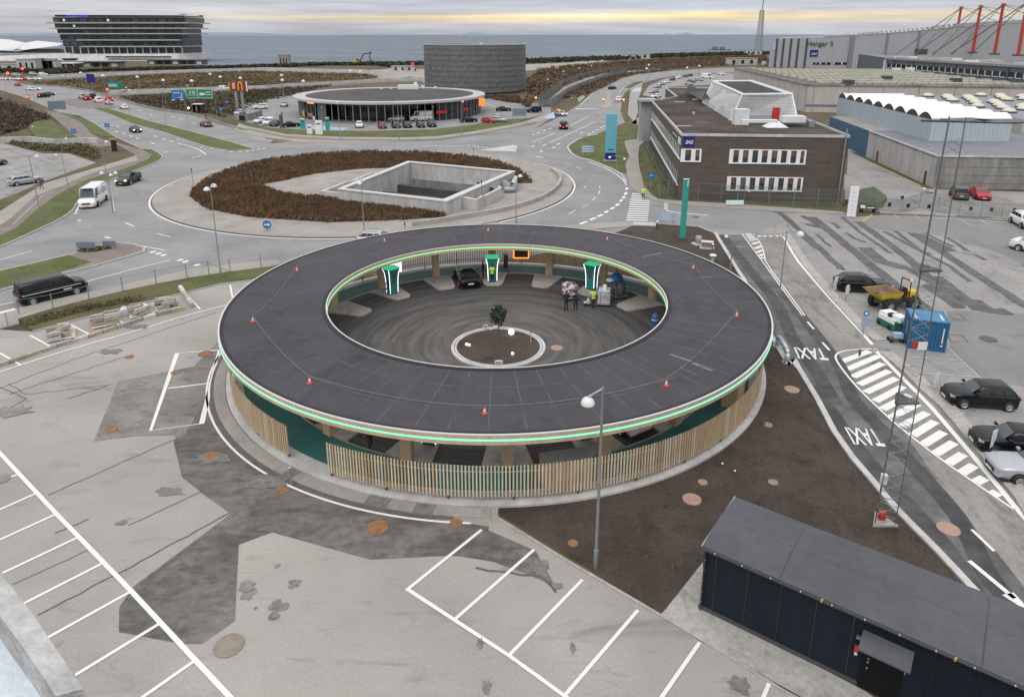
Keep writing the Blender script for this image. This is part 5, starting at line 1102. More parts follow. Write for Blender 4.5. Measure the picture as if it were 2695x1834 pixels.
px, py = v2.px(1795, 637); MB().box((XAT(196, 5, px) - VC[0], 196 - VC[1], ZAT(196, py)), (1.6, .5, 2.0)).build('lit_sign', EM('orange_box', (1.0, .20, .02), 1.0), sv)
for x, y, d in ((1235, 535, (6.5, 2.5, 1.3)), (1345, 530, (1.2, 1.2, 1.0)), (1030, 535, (.9, .9, .5)), (1100, 533, (.9, .9, .5)), (1440, 530, (.8, .8, .6)), (1290, 520, (1, 1, 1.6))):
    c = v2.one(x, y, VZ); MB().box((c[0] - VC[0], c[1] - VC[1], VZ + d[2] / 2 - .1), d).build('roof_unit', m_whitemetal, sv)
# ---- round car park tower
TC, TR, TZ = (-15.0, 291.5), 20.6, 18.4
tw = thing('round_tower', 'dark grey round tower with nine banded storeys of fine vertical louvres', 'tower', (*TC, 0))
MB().lathe((0, 0, 0), [(TR - .5, 0), (TR - .5, TZ - .4), (0, TZ - .4)], 72).build('wall', M('dark_glass_wall', (.045, .050, .050), .4, .3, 1.5, **wd), tw)
for k in range(9):
    z = .6 + k * 1.98
    MB().ring((0, 0), TR - .5, TR + .12, z, z + .16, 0, 360, 72).build('floor_band', M('dark_band', (.17, .178, .175), .5, .1, 2), tw)
    lv = MB(); r2 = random.Random(k)
    for i in range(190):
        a = radians(180 + i * 180 / 190 + (k % 2) * .4)
        lv.box((TR * cos(a) * .995, TR * sin(a) * .995, z + 1.07), (.10, .30 + .1 * r2.random(), 1.74), a)
    stuff(lv.build('louvre', M('louvre_steel', (.135, .140, .138), .5, .4, .8, **wd), tw))
MB().ring((0, 0), TR - .6, TR + .15, TZ - .3, TZ, 0, 360, 72).build('roof_rim', M('pale_metal_rim', (.43, .43, .45), .5, .06, 2), tw)
MB().box((3, -8, TZ), (1.2, 1.2, 1.0)).build('roof_vent', m_whitemetal, tw); MB().box((-8, 5, TZ), (6, 3, .5)).build('roof_unit', m_steel, tw)
# ---- headquarters far left
FY = 640.0
fq = thing('waterfront_office', 'dark glazed office block widening upwards under a broad thin roof by the sea', 'office building', (-340, FY, 0))
X5 = lambda x, z: XAT(FY, z, y5.px(x, 0)[0]) + 340
Z5 = lambda y: y5.z(FY, y)
m_fglass = M('office_glass', (.035, .042, .048), .15, .45, .12, **wd); m_fslab = M('slab_edge', (.40, .43, .44), .5, .05, 1)
levels = [(750, 655, 395, 2015), (650, 565, 355, 2020), (560, 480, 315, 2010), (475, 405, 275, 2005), (400, 330, 240, 2030), (325, 245, 215, 2050), (238, 200, 235, 2030)]
r3 = random.Random(3)
for i, (yb, yt, xl, xr) in enumerate(levels):
    zb, zt = Z5(yb), Z5(yt); xa, xb = X5(xl, zb), X5(xr, zb)
    MB().box(((xa + xb) / 2, 20, (zb + zt) / 2), (xb - xa, 40, zt - zb)).build('storey', m_fglass if i != 6 else m_blackgl, fq)
    if i == 6: continue
    n = 15
    for k in range(n + 1):
        x = xa + (xb - xa) * k / n
        if i == 0: MB().box((x, -.8, (zb + zt) / 2), (1.0, 1.2, zt - zb)).build('column', m_fslab, fq)
        elif r3.random() < .75:
            MB().box((x + 3, -.05, (zb + zt) / 2), (5.2, .2, (zt - zb) * .62)).build('window', (M('curtain_grey', (.16, .155, .15), .8, .3, .3), M('curtain_brown', (.13, .115, .105), .8, .3, .3), M('dim_glass', (.075, .085, .09), .2, .3, .3))[k % 3 if i > 2 else 2], fq)
            if r3.random() < .06: MB().box((x + 2, -.2, (zb + zt) / 2), (1.6, .2, (zt - zb) * .4)).build('lit_window', EM('lit_office_window', (1, .92, .8), .5), fq)
for y, xl, xr, t in ((650, 640, 2030, .9), (560, 580, 2005, .9), (473, 230, 2090, .9), (398, 190, 2105, .9), (323, 150, 2120, 1.0)):
    z = Z5(y); MB().box(((X5(xl, z) + X5(xr, z)) / 2, 18, z), (X5(xr, z) - X5(xl, z), 46, t)).build('floor_slab', m_fslab, fq)
z = Z5(212); zt_ = Z5(128)
rfx = [X5(20, z), X5(240, z), X5(2030, z), X5(2225, z)]
MB().add([(rfx[0], 4, z + 1), (rfx[1], -6, z), (rfx[2], -6, z - .5), (rfx[3], 4, z - 1), (rfx[2] - 12, 45, z + 3), (rfx[1] + 12, 45, z + 4), (X5(800, z), 10, zt_ + .5), (X5(1500, z), 10, zt_ - .5)], [(0, 1, 6), (1, 2, 7, 6), (2, 3, 7), (3, 4, 7), (4, 5, 6, 7), (5, 0, 6), (5, 4, 3, 2, 1, 0)]).build('roof', M('pale_roof_sheet', (.42, .41, .42), .6, .05, .1), fq, fixn=True)
MB().loft([[(X5(-700, 0), -20, 0), (X5(560, 0), -20, 0), (X5(560, 0), 10, 0), (X5(-700, 0), 10, 0)], [(X5(-700, 0), -8, 3.2), (X5(540, 0), -8, 6.5), (X5(540, 0), 10, 6.5), (X5(-700, 0), 10, 3.2)]]).build('podium_wing', m_conclight, fq)
lettering('FERRING', 4.0, (-340 + (X5(415, z) + X5(680, z)) / 2, FY - 1.2, Z5(218)), 0, EM('blue_letters', (.05, .12, .9), .8), fq, bold=.05, spacing=1.25, extrude=.2)
zp = Z5(752)
MB().loft([[(X5(20, 0), -24, 0), (X5(2110, 0), -24, 0), (X5(2080, 0), 40, 0), (X5(20, 0), 40, 0)], [(X5(330, 0), -14, zp), (X5(2040, 0), -12, zp + .6), (X5(2040, 0), 55, zp), (X5(330, 0), 55, zp)]]).build('podium', m_conclight, fq)
for x0, xe, y in ((1150, 2010, 785), (560, 750, 815)): MB().box(((X5(x0, 2) + X5(xe, 2)) / 2, -22.0, Z5(y) * .93 + .3), (X5(xe, 2) - X5(x0, 2), 3, 1.2)).build('ribbon_window', m_blackgl, fq)
# terminal with folded pale roof
tm = thing('terminal_hall', 'low terminal building with pale folded roofs left of the waterfront office', 'terminal', (-480, 760, 0))
TYt = 760.0
def tpt(v, x, y, dy=0): 
    z = v.z(TYt + dy, y); return (XAT(TYt + dy, z, v.px(x, y)[0]) + 480, dy, z)
zr = View(0, 60, 11.3)
pl = [tpt(zr, *p) for p in ((-500, 470), (250, 500), (760, 600), (1100, 540), (1880, 620))]
pb_ = [tpt(zr, *p, -60) for p in ((-500, 820), (420, 840), (300, 880), (900, 790), (1740, 690))]
MB().add(pl + pb_, [(0, 5, 6, 1), (1, 6, 7, 2), (2, 7, 8, 3), (3, 8, 9, 4)]).build('roof', M('pale_folded_roof', (.62, .62, .61), .6, .05, .05), tm, True)
MB().box((-20, -30, 4), (330, 50, 8)).build('wall', M('dim_green_grey_glass', (.10, .115, .11), .4, .3, .1, **wd), tm)
MB().box((30, -90, 2.5), (120, 40, 5)).build('front_block', m_concdark, tm)
for nm, lab, cat, (vw, x0, xe, yb, yt), mat, rmat in (('kiosk_row', 'low dark row of buildings with white awnings below the waterfront office', 'building', (y5, 250, 1130, 935, 870), m_redwalk, m_steeld),
        ('petrol_canopy', 'long white flat canopy left of the dark low buildings', 'canopy', (x1, 1700, 2240, 560, 430), m_steeld, m_whitepaint), ('low_pavilion', 'low dark pavilion with long flat roof at the water edge', 'building', (y5, 1530, 2300, 900, 840), m_steeld, m_redwalk)):
    a, b = vw.one(x0, yb), vw.one(xe, yb); Y = (a[1] + b[1]) / 2; zt_ = max(2.5, vw.z(Y, yt)); xa, xb = XAT(Y, 0, vw.px(x0, 0)[0]), XAT(Y, 0, vw.px(xe, 0)[0])
    t = thing(nm, lab, cat, ((xa + xb) / 2, Y, 0)); MB().box((0, 4, zt_ / 2), (xb - xa, 8, zt_)).build('wall', mat, t); MB().box((0, 3.5, zt_ + .3), (xb - xa + 2, 11, .6)).build('roof', rmat, t)
    for k in range(7): MB().box(((xb - xa) * (k / 7 - .43), -.1, zt_ * .45), ((xb - xa) / 11, .3, zt_ * .7)).build('opening', m_blackgl if k % 3 else m_whitemetal, t)
# ---- dark container building in front
sh = thing('dark_shed', 'dark blue-black flat-roofed container building in the right foreground', 'shed', (7.45, 22.35, 0))
dx = Vector((8.05, -5.95)).normalized(); dn = Vector((-dx.y, dx.x)); O = Vector((7.44, 22.48))
SL, SW, SH = 16.0, 3.62, 3.02
def sp(u, v): p = O + dx * u + dn * v; return (p.x, p.y)
ang0 = atan2(dx.y, dx.x)
m_shed = M('dark_blue_cladding', (.011, .0165, .025), .6, .15, 2, spec=.2, stretch=(1, 1, .3))
m_shedroof = M('shed_roof_felt', (.078, .082, .092), .8, .12, 2.5, big=.12, bigscale=.5, **wd)
MB().prism([sp(.06, .06), sp(SL, .06), sp(SL, SW - .06), sp(.06, SW - .06)], .08, SH - .1).build('wall', m_shed, sh, world=True)
ra = [(*sp(-.05, -.05), SH), (*sp(SL, -.05), SH), (*sp(SL, SW / 2), SH + .16), (*sp(SL, SW + .05), SH), (*sp(-.05, SW + .05), SH), (*sp(-.05, SW / 2), SH + .16)]
MB().add(ra + [(x, y, SH - .12) for x, y, z in ra], [(0, 1, 2, 5), (5, 2, 3, 4), (6, 7, 1, 0), (11, 6, 0, 5), (10, 11, 5, 4), (9, 10, 4, 3), (7, 6, 11, 8), (8, 11, 10, 9)]).build('roof', m_shedroof, sh, world=True)
for u in (2.85, 9.05): MB().poly([(*sp(u, 0), SH + .006), (*sp(u + .05, 0), SH + .006), (*sp(u + .05, SW / 2), SH + .166), (*sp(u, SW / 2), SH + .166)]).build('roof_seam', m_blackgl, sh, world=True); MB().poly([(*sp(u, SW / 2), SH + .166), (*sp(u + .05, SW / 2), SH + .166), (*sp(u + .05, SW), SH + .006), (*sp(u, SW), SH + .006)]).build('roof_seam', m_blackgl, sh, world=True)
MB().poly([(*sp(0, SW / 2 - .03), SH + .164), (*sp(SL, SW / 2 - .03), SH + .164), (*sp(SL, SW / 2 + .03), SH + .166), (*sp(0, SW / 2 + .03), SH + .166)]).build('ridge_seam', m_shedroof, sh, world=True)
gt = MB().tube((*sp(-.1, -.1), SH - .06), (*sp(SL, -.1), SH - .06), .06, 8); gt.build('gutter', m_blackgl, sh, world=True)
MB().tube((*sp(.12, -.07), SH - .1), (*sp(.12, -.07), .1), .04, 8).build('rain_pipe', m_blackgl, sh, world=True)
MB().wallstrip([sp(-.06, -.06), sp(-.06, SW + .06)], .05, SH - .13, SH + .02).build('gable_trim', m_steel, sh, world=True)
for k in range(12): MB().box((*sp(.55 + k * 1.22, .05), SH * .48), (.035, .03, SH * .9), ang0).build('cladding_joint', m_blackgl, sh, world=True)
MB().box((*sp(SL / 2, .04), .12), (SL, .05, .16), ang0).build('plinth', m_steeld, sh, world=True)
dk = MB()
for k in range(14): dk.box((*sp(.5 + k * 1.05, -.16), SH - .02), (.035, .03, .05))
stuff(dk.build('gutter_clip', m_trim, sh, world=True))
for u in (4.37, 8.39): MB().box((*sp(u, -.15), SH - .02), (.09, .04, .12), .4).build('star_ornament', M('brass', (.5, .36, .1), .4, .1, 4), sh, world=True)
for k in range(5): MB().box((*sp(.13, -.1), .5 + .5 * k), (.05, .03, .02)).build('pipe_clip', m_steel, sh, world=True)
ang = atan2(dx.y, dx.x)
u0 = 5.85
door = MB().box((*sp(u0 + .62, .03), 1.14), (1.25, .12, 2.1), ang).build('door', M('black_door', (.006, .006, .007), .6, .1, 3, spec=.2), sh, world=True)
def dpart(mb, name, mat): o = mb.build(name, mat, sh, world=True); return o
dpart(MB().loft([[(*sp(u0 - .1, .0), 2.40), (*sp(u0 + 1.45, .0), 2.40), (*sp(u0 + 1.45, -.78), 2.22), (*sp(u0 - .1, -.78), 2.22)], [(*sp(u0 - .1, .0), 2.46), (*sp(u0 + 1.45, .0), 2.46), (*sp(u0 + 1.45, -.78), 2.28), (*sp(u0 - .1, -.78), 2.28)]]), 'door_canopy', m_shedroof)
dpart(MB().box((*sp(u0 + .72, -.045), 1.75), (.26, .01, .34), ang), 'notice_sheet', m_white)
dpart(MB().box((*sp(u0 + .72, -.045), 2.0), (.2, .01, .07), ang), 'warning_sticker', m_yellow)
for zq in (1.42, 1.28, 1.02): dpart(MB().box((*sp(u0 + .2, -.05), zq), (.05, .02, .07), ang), 'lock', m_steel)
dpart(MB().box((*sp(u0 - .2, -.05), 1.62), (.12, .08, .26), ang), 'alarm_box', m_red); dpart(MB().box((*sp(u0 - .2, -.05), 1.40), (.09, .06, .1), ang), 'alarm_plate', m_white)
dpart(MB().box((*sp(u0 - .16, -.07), 2.12), (.2, .12, .07), ang), 'lamp', m_steel); dpart(MB().box((*sp(u0 + 1.3, -.05), 1.55), (.04, .02, .2), ang), 'keypad', m_steel)
# ---- parapet of the camera's own building, bottom left
pr_ = thing('parapet_wall', 'rough grey concrete parapet with pale blue roof behind, bottom left corner', 'parapet', (-8, 8, 15))
ZP_ = 19.0
pp_ = w8((-30, 790), (20, 850), (190, 1060), (330, 1270), (480, 1490), (500, 1530), (340, 1575), (150, 1290), (0, 1090), (-60, 1000), z=ZP_)
MB().prism(pp_, ZP_ - .7, ZP_).build('coping', M('rough_grey_coping', (.43, .43, .42), .95, .22, 9, big=.12, bigscale=3, bump=.6, bscale=25, **wd), pr_, world=True)
pf = w8((0, 1095), (150, 1295), (330, 1580), (600, 1900), (-300, 1900), (-300, 700), z=ZP_ - .25)
MB().prism(pf, ZP_ - .8, ZP_ - .25).build('roof', M('pale_blue_roof', (.60, .655, .71), .7, .07, 2.5, big=.06, bigscale=1.5, bump=.4, bscale=14, **wd), pr_, world=True)
pq = w8((400, 1585), (480, 1535), (560, 1620), (640, 1900), (420, 1800), z=ZP_ - .1)
MB().prism(pq, ZP_ - .8, ZP_ - .1).build('coping', MATS['rough_grey_coping'], pr_, world=True)
MB().prism(w8((-300, 600), (-30, 780), (20, 850), (330, 1270), (500, 1530), (700, 1900), (-300, 1900), z=ZP_ - .8), 12, ZP_ - .8).build('wall', m_conc, pr_, world=True)
# ================================================================== VEHICLES
def paint(name, col, rough=.28, metal=.0): return M('car_' + name, col, rough, .04, 2, metal=metal, coat=.15, spec=.35)
PT = dict(black=paint('black', (.006, .0065, .008), .22), navy=paint('navy', (.018, .022, .035), .22, .3), white=paint('white', (.74, .75, .76)), silver=paint('silver', (.44, .46, .48), .3, .5), grey=paint('grey', (.10, .105, .11), .3, .4),
          red=paint('red', (.42, .018, .02)), maroon=paint('maroon', (.16, .02, .028)), green=paint('dark_green_grey', (.05, .058, .055), .3, .4), brown=paint('grey_brown', (.13, .12, .11), .35, .3), orange=paint('orange', (.55, .12, .03)))
CARS = {}
# L, W, H, hood z, belt z, cabin (front base x, front top x, rear top x, rear base x as share of half length), boot z, wheel r, wheelbase
KIND = dict(
    hatch=(4.0, 1.72, 1.47, .92, .98, (.40, .10, -.72, -.96), .98, .31, 2.5),
    wagon=(4.7, 1.82, 1.48, .93, .98, (.40, .12, -.70, -.96), .97, .33, 2.8),
    suv=(4.4, 1.84, 1.64, 1.04, 1.08, (.42, .16, -.74, -.96), 1.08, .36, 2.65),
    sedan=(4.7, 1.84, 1.44, .92, .97, (.36, .08, -.42, -.74), 1.02, .33, 2.8),
    coupe=(4.6, 1.88, 1.34, .88, .92, (.34, .02, -.36, -.80), .98, .34, 2.75),
    mpv=(5.3, 1.93, 1.92, 1.15, 1.18, (.66, .38, -.90, -.985), 1.18, .35, 3.3),
    small_van=(4.4, 1.82, 1.84, 1.10, 1.14, (.58, .30, -.92, -.985), 1.14, .33, 2.7),
    van=(6.2, 2.02, 2.62, 1.25, 1.30, (.76, .56, -.96, -.99), 1.30, .37, 3.7),
    pickup=(5.3, 1.86, 1.78, 1.08, 1.12, (.36, .12, -.20, -.30), 1.10, .39, 3.15))
def car_parts(kind):
    if kind in CARS: return CARS[kind]
    L, Wd, H, hz, bz, (cfb, cft, crt, crb), boot, wr, wb = KIND[kind]
    h = L / 2; hw = Wd / 2; out = []
    tall = kind in ('mpv', 'small_van', 'van')
    # lower body
    st = [(-h, .80, boot * .86, .42), (-h + .06, .92, boot * .95, .30), (-h + .30, .985, boot, .22), (crb * h + .05, 1.0, bz, .2), (crb * h * .4, 1.0, bz, .19), (cft * h, 1.0, bz, .19), (cfb * h, .99, bz - .01, .19),
          (cfb * h + (h - cfb * h) * .4, .975, (bz + hz) / 2, .2), (h - .42, .94, hz - .02, .2), (h - .16, .87, hz * .88, .22), (h - .03, .76, hz * .74, .28), (h, .66, hz * .62, .36)]
    st = sorted(st)
    rings = []
    for x, k, zt, zb in st:
        w = hw * k; s = [(0, zb), (w * .84, zb), (w * .965, zb + .10), (w, zb + (zt - zb) * .45), (w * .985, zt - .12), (w * .93, zt - .03), (w * .80, zt), (0, zt + .025)]
        pts = s + [(-y, z) for y, z in s[-2:0:-1]]
        rings.append([(x, y, z) for y, z in pts])
    b = MB().loft(rings)
    # greenhouse shell
    def ring(z, xf, xr, w, c=.12):
        return [(xr + c * .5, -w + .0, z), (xf - c, -w, z), (xf, -w + c * 1.6, z), (xf, w - c * 1.6, z), (xf - c, w, z), (xr + c * .5, w, z), (xr, w - c * 1.2, z), (xr, -w + c * 1.2, z)]
    ww = hw * (.93 if tall else .88); wt = hw * (.86 if tall else .72)
    xf0, xf1, xr1, xr0 = cfb * h, cft * h, crt * h, crb * h
    zb_ = bz - .06
    g0, g1, g2 = ring(zb_, xf0, xr0, ww), ring(H - .10, xf1 + .06, xr1 - .05, wt + .02), ring(H, xf1 - .18, xr1 + .16, wt - .14)
    g3 = ring(H + .015, xf1 - .55, xr1 + .5, wt * .4)
    b.loft([g0, g1, g2, g3])
    out.append(('body', b.mesh('body', True), 'paint'))
    # glass panes laid on the shell faces
    def pane(face, u0, u1, v0, v1, o=.012):
        a, bb, c, d = [Vector(p) for p in face]; n = (bb - a).cross(d - a).normalized()
        if n.dot(a + c - Vector((0, 0, 2 * H * .6))) < 0: n = -n
        f = lambda u, v: (a.lerp(bb, u)).lerp(d.lerp(c, u), v) + n * o
        q = [f(u0, v0), f(u1, v0), f(u1, v1), f(u0, v1)]; q2 = [p - n * .02 for p in q]
        vs = [tuple(p) for p in q + q2]
        return vs, [(0, 1, 2, 3), (7, 6, 5, 4), (0, 4, 5, 1), (1, 5, 6, 2), (2, 6, 7, 3), (3, 7, 4, 0)]
    fr = [g0[2], g0[3], g1[3], g1[2]]; re = [g0[6], g0[7], g1[7], g1[6]]; le = [g0[5], g0[4], g1[4], g1[5]]; ri = [g0[0], g0[1], g1[1], g1[0]]
    out.append(('windscreen', MB().add(*pane(fr, -.06, 1.06, .12, .97)).mesh('windscreen'), m_glass2))
    if kind != 'van': out.append(('rear_window', MB().add(*pane(re, .02, .98, .25 if kind != 'mpv' else .3, .9)).mesh('rear_window'), m_blackgl))
    cuts = [(.05, .30), (.33, .62), (.65, .95)] if kind not in ('van', 'pickup', 'small_van') else ([(.74, .97)] if kind != 'pickup' else [(.1, .48), (.53, .95)])
    for f in (le, ri):
        for u0, u1 in cuts: out.append(('side_window', MB().add(*pane(f, u0, u1, .16, .90)).mesh('side_window'), m_blackgl))
    for y in (-1, 1):
        out.append(('headlight', MB().box((h - .20, y * hw * .72, hz * .79), (.26, hw * .30, .12), -y * .35).mesh('headlight'), 'head'))
        out.append(('taillight', MB().box((-h + .05, y * hw * .78, boot * .80), (.12, hw * .26, .34 if tall or kind == 'suv' else .17)).mesh('taillight'), 'tail'))
        out.append(('mirror', MB().box((cfb * h - .25, y * (hw + .08), bz + .06), (.14, .2, .13)).mesh('mirror'), 'paint' if kind != 'van' else m_black))
    out.append(('grille', MB().box((h - .04, 0, hz * .56), (.12, hw * 1.0, .2)).mesh('grille'), m_black))
    out.append(('number_plate', MB().box((h + .03, 0, .42), (.02, .5, .11)).mesh('number_plate'), 'plate')); out.append(('number_plate', MB().box((-h - .015, 0, .62 if kind != 'coupe' else .55), (.03, .5, .12)).mesh('number_plate'), 'plate'))
    out.append(('sill', MB().box((0, 0, .22), (L * .92, Wd * .97, .12)).mesh('sill'), m_black))
    if kind == 'pickup':
        x0, x1 = -h + .12, crb * h - .1
        out.append(('bed', MB().box(((x0 + x1) / 2, 0, boot + .03), (x1 - x0, Wd * .80, .02)).mesh('bed'), m_black))
        out.append(('bed_rail', MB().box(((x0 + x1) / 2, hw * .88, boot + .06), (x1 - x0, .1, .14)).box(((x0 + x1) / 2, -hw * .88, boot + .06), (x1 - x0, .1, .14)).box((x0, 0, boot + .06), (.1, Wd * .85, .14)).mesh('bed_rail'), 'paint'))
    if kind in ('wagon', 'suv'):
        out.append(('roof_rail', MB().tube((xf1 - .3, wt - .1, H + .05), (xr1 + .3, wt - .1, H + .05), .02, 5).tube((xf1 - .3, -wt + .1, H + .05), (xr1 + .3, -wt + .1, H + .05), .02, 5).mesh('roof_rail'), m_steeld))
    wheels = []
    ty = MB().lathe((0, 0, 0), [(wr * .62, -.11), (wr * .95, -.11), (wr, -.07), (wr, .07), (wr * .95, .11), (wr * .62, .11)], 18, axis='y').mesh('tyre', True)
    rm = MB().lathe((0, 0, 0), [(0, .09), (wr * .2, .10), (wr * .5, .075), (wr * .64, .105)], 14, axis='y').lathe((0, 0, 0), [(wr * .64, -.105), (wr * .5, -.075), (wr * .2, -.1), (0, -.09)], 14, axis='y').mesh('rim')
    ar = MB().lathe((0, 0, 0), [(0, .012), (wr * 1.16, .012), (wr * 1.16, -.2), (0, -.2)], 16, axis='y').mesh('wheel_arch')
    for me, m in ((ty, m_black), (rm, m_rim), (ar, m_black)): me.materials.append(m)
    xs = (wb / 2 + (h - cfb * h) * .03 - .02 * L, -wb / 2 - .02 * L)
    CARS[kind] = (out, (ty, rm, ar), [(x, y * (hw - .10), wr) for x in xs for y in (-1, 1)], KIND[kind])
    for nm, me, m in out: me.materials.append(None if isinstance(m, str) else m)
    return CARS[kind]
m_glass2 = M('windscreen_glass', (.075, .095, .10), .08, .3, 1.5)
def car(kind, col, a, b, label, cat='car', lights='', side=None, group=None, plate=None, L=None, lite=False, z=ZR):
    """a, b: ground points of rear and front wheel (side L/R) or of rear and front end (side None)"""
    parts, (ty, rm, ar), wp, K = car_parts(kind)
    hd = atan2(b[1] - a[1], b[0] - a[0]); cx, cy = (a[0] + b[0]) / 2, (a[1] + b[1]) / 2
    if side:
        s = -1 if side == 'L' else 1
        cx += -sin(hd) * s * K[1] / 2; cy += cos(hd) * s * K[1] / 2
    t = thing({'car': 'parked_car', 'van': 'van', 'pickup': 'pickup_truck', 'taxi': 'taxi'}.get(cat, 'car') if not lights else {'van': 'van', 'pickup': 'pickup_truck'}.get(cat, 'driving_car'), label, cat, (cx, cy, z), hd, group)
    mats = dict(paint=PT[col], head=e_head if 'h' in lights else m_head, tail=e_tail if 't' in lights else m_tail, plate=plate or m_plate)
    for nm, me, m in parts:
        if lite and nm in ('mirror', 'sill', 'roof_rail', 'number_plate', 'grille') : continue
        o = place(nm, me, t)
        if isinstance(m, str): o.material_slots[0].link = 'OBJECT'; o.material_slots[0].material = mats[m]
    for (x, y, zz) in wp:
        w = bpy.data.objects.new('wheel', ar); COL.objects.link(w); w.parent = t; w.location = (x, y * 1.10 if not lite else y * 1.1, zz); w.rotation_euler = (0, 0, 0 if y > 0 else pi)
        place('tyre', ty, w, (0, .02, 0)); 
        if not lite: place('rim', rm, w, (0, .03, 0))
    return t
def seg(vw, p, q): return vw.one(*p), vw.one(*q)
LOTG = 'cars parked in the right-hand lot'; TRF = 'vehicles on the roads'; SVG = 'cars at the round service station'; JAM = 'vehicles queueing on the far left road'; EPG = 'cars in the staff car park behind the brick office'
mpv_ = car('mpv', 'black', *seg(v6, (268, 530), (598, 450)), 'black passenger van with pale stripe along its side on the left road', 'van', side='R')
MB().box((-.2, -.968, .93), (4.5, .02, .045)).build('side_stripe', m_whitepaint, mpv_); MB().box((.95, -.975, .72), (.62, .02, .09)).build('side_lettering', m_whitepaint, mpv_)
wv = car('van', 'white', *seg(v5, (938, 588), (852, 652)), 'white delivery van with headlamps on turning off the roundabout', 'van', 'h', side='L', plate=m_yplate)
MB().lathe((-1.3, 1.02, 1.75), [(.42, 0), (.5, 0), (.5, .012), (.42, .012)], 20, axis='y').build('round_logo', M('pale_grey_logo', (.42, .43, .46), .5, .1, 3), wv); MB().box((2.1, 0, 2.60), (.5, 1.2, .06)).build('roof_marker', m_head, wv)
pk = car('pickup', 'green', *seg(v5, (1225, 420), (1138, 458)), 'dark grey-green pickup truck with headlamps on behind the white van', 'pickup', 'h', side='L', plate=m_yplate)
car('wagon', 'silver', *seg(y1, (285, 1525), (585, 1480)), 'silver-white estate car at the edge of the old car park on the left', 'car', side='R', z=ZL)
car('sedan', 'black', (lambda p: (p[0] - 4.2, p[1] + 1))(y1.one(20, 1210)), y1.one(60, 1200), 'black car cut by the left edge of the photo in the old car park', 'car', z=ZL)
car('sedan', 'navy', *seg(v1, (1150, 1140), (1222, 1172)), 'dark blue car with headlamps on approaching the roundabout', 'car', 'h')
car('wagon', 'grey', *seg(v1, (1842, 1118), (1762, 1096)), 'dark car with red rear lamps driving away past the bus shelter', 'car', 't')
# queue far left
car('hatch', 'white', *seg(v1, (1112, 962), (1062, 945)), 'white car braking, last in the left queue', 'car', 't', group=JAM, lite=True)
car('hatch', 'silver', *seg(v1, (975, 925), (930, 905)), 'pale car braking behind the white van in the left queue', 'car', 't', group=JAM, lite=True)
car('suv', 'red', *seg(v1, (975, 893), (935, 876)), 'red car in the far lane beside the pale braking car', 'car', 't', group=JAM, lite=True)
car('small_van', 'white', *seg(v1, (885, 905), (835, 888)), 'white van in the middle of the left queue', 'van', 't', group=JAM, lite=True)
car('suv', 'maroon', *seg(v1, (785, 885), (740, 870)), 'dark red car ahead of the white van in the left queue', 'car', 't', group=JAM, lite=True)
car('small_van', 'silver', *seg(v1, (745, 872), (695, 855)), 'pale silver van at the front of the left queue', 'van', 't', group=JAM, lite=True)
car('small_van', 'navy', *seg(v1, (828, 868), (790, 856)), 'dark van with pale roof behind the queue in the far lane', 'van', group=JAM, lite=True)
car('suv', 'black', *seg(x1, (1130, 1450), (1480, 1420)), 'black car turning at the far left junction', 'car', 't', group=TRF, lite=True)
car('wagon', 'grey', *seg(x1, (1330, 1400), (1600, 1370)), 'grey car just behind the black one at the far left junction', 'car', 'h', group=TRF, lite=True)
car('hatch', 'white', *seg(x1, (860, 1220), (960, 1225)), 'left one of two white cars at the far left junction', 'car', 'h', group=TRF, lite=True)
car('hatch', 'white', *seg(x1, (990, 1225), (1085, 1222)), 'right one of two white cars at the far left junction', 'car', 'h', group=TRF, lite=True)
car('hatch', 'red', *seg(x1, (590, 1100), (470, 1085)), 'red car alone on the far left road', 'car', 't', group=TRF, lite=True)
for i, (x, c, lab) in enumerate(((10, 'white', 'first pale car from the frame edge in the far left row'), (95, 'white', 'second white car from the frame edge in the far left row'), (200, 'silver', 'third car from the frame edge in the far left row'), (310, 'white', 'white car left of the gap in the far left row'), (590, 'white', 'white car right of the gap in the far left row'), (735, 'red', 'reddish car in the far left row'), (890, 'white', 'white car near the right end of the far left row'), (1090, 'white', 'white car at the right end of the far left row'))):
    car('hatch', c, *seg(x1, (x - 60, 925 - i * .5), (x + 60, 925 - i * .5)), lab, 'car', 'h' if i % 3 == 1 else '', group=JAM, lite=True)
for i, (x, y, c, lab) in enumerate(((500, 795, 'silver', 'silver van in the back row, left of the red lamps'), (1000, 760, 'silver', 'silver car in the back row on the far left road'), (1300, 770, 'white', 'white-roofed van in the back row on the far left road'))):
    car('small_van', c, *seg(x1, (x - 70, y + 20), (x + 70, y + 20)), lab, 'van', group=JAM, lite=True)
car('sedan', 'black', (lambda p: (p[0] - 4, p[1] + 1))(x1.one(0, 1470)), x1.one(120, 1520), 'dark car at the left frame edge beside the bare bushes', 'car', group=TRF, lite=True)
car('hatch', 'white', *seg(x1, (1860, 880), (2010, 870)), 'small white car on the motorway ramp below the waterfront office', 'car', group=TRF, lite=True)
car('small_van', 'white', *seg(x8, (1250, 405), (1580, 390)), 'white van driving along the ramp behind the green road sign', 'van', group=TRF, lite=True)
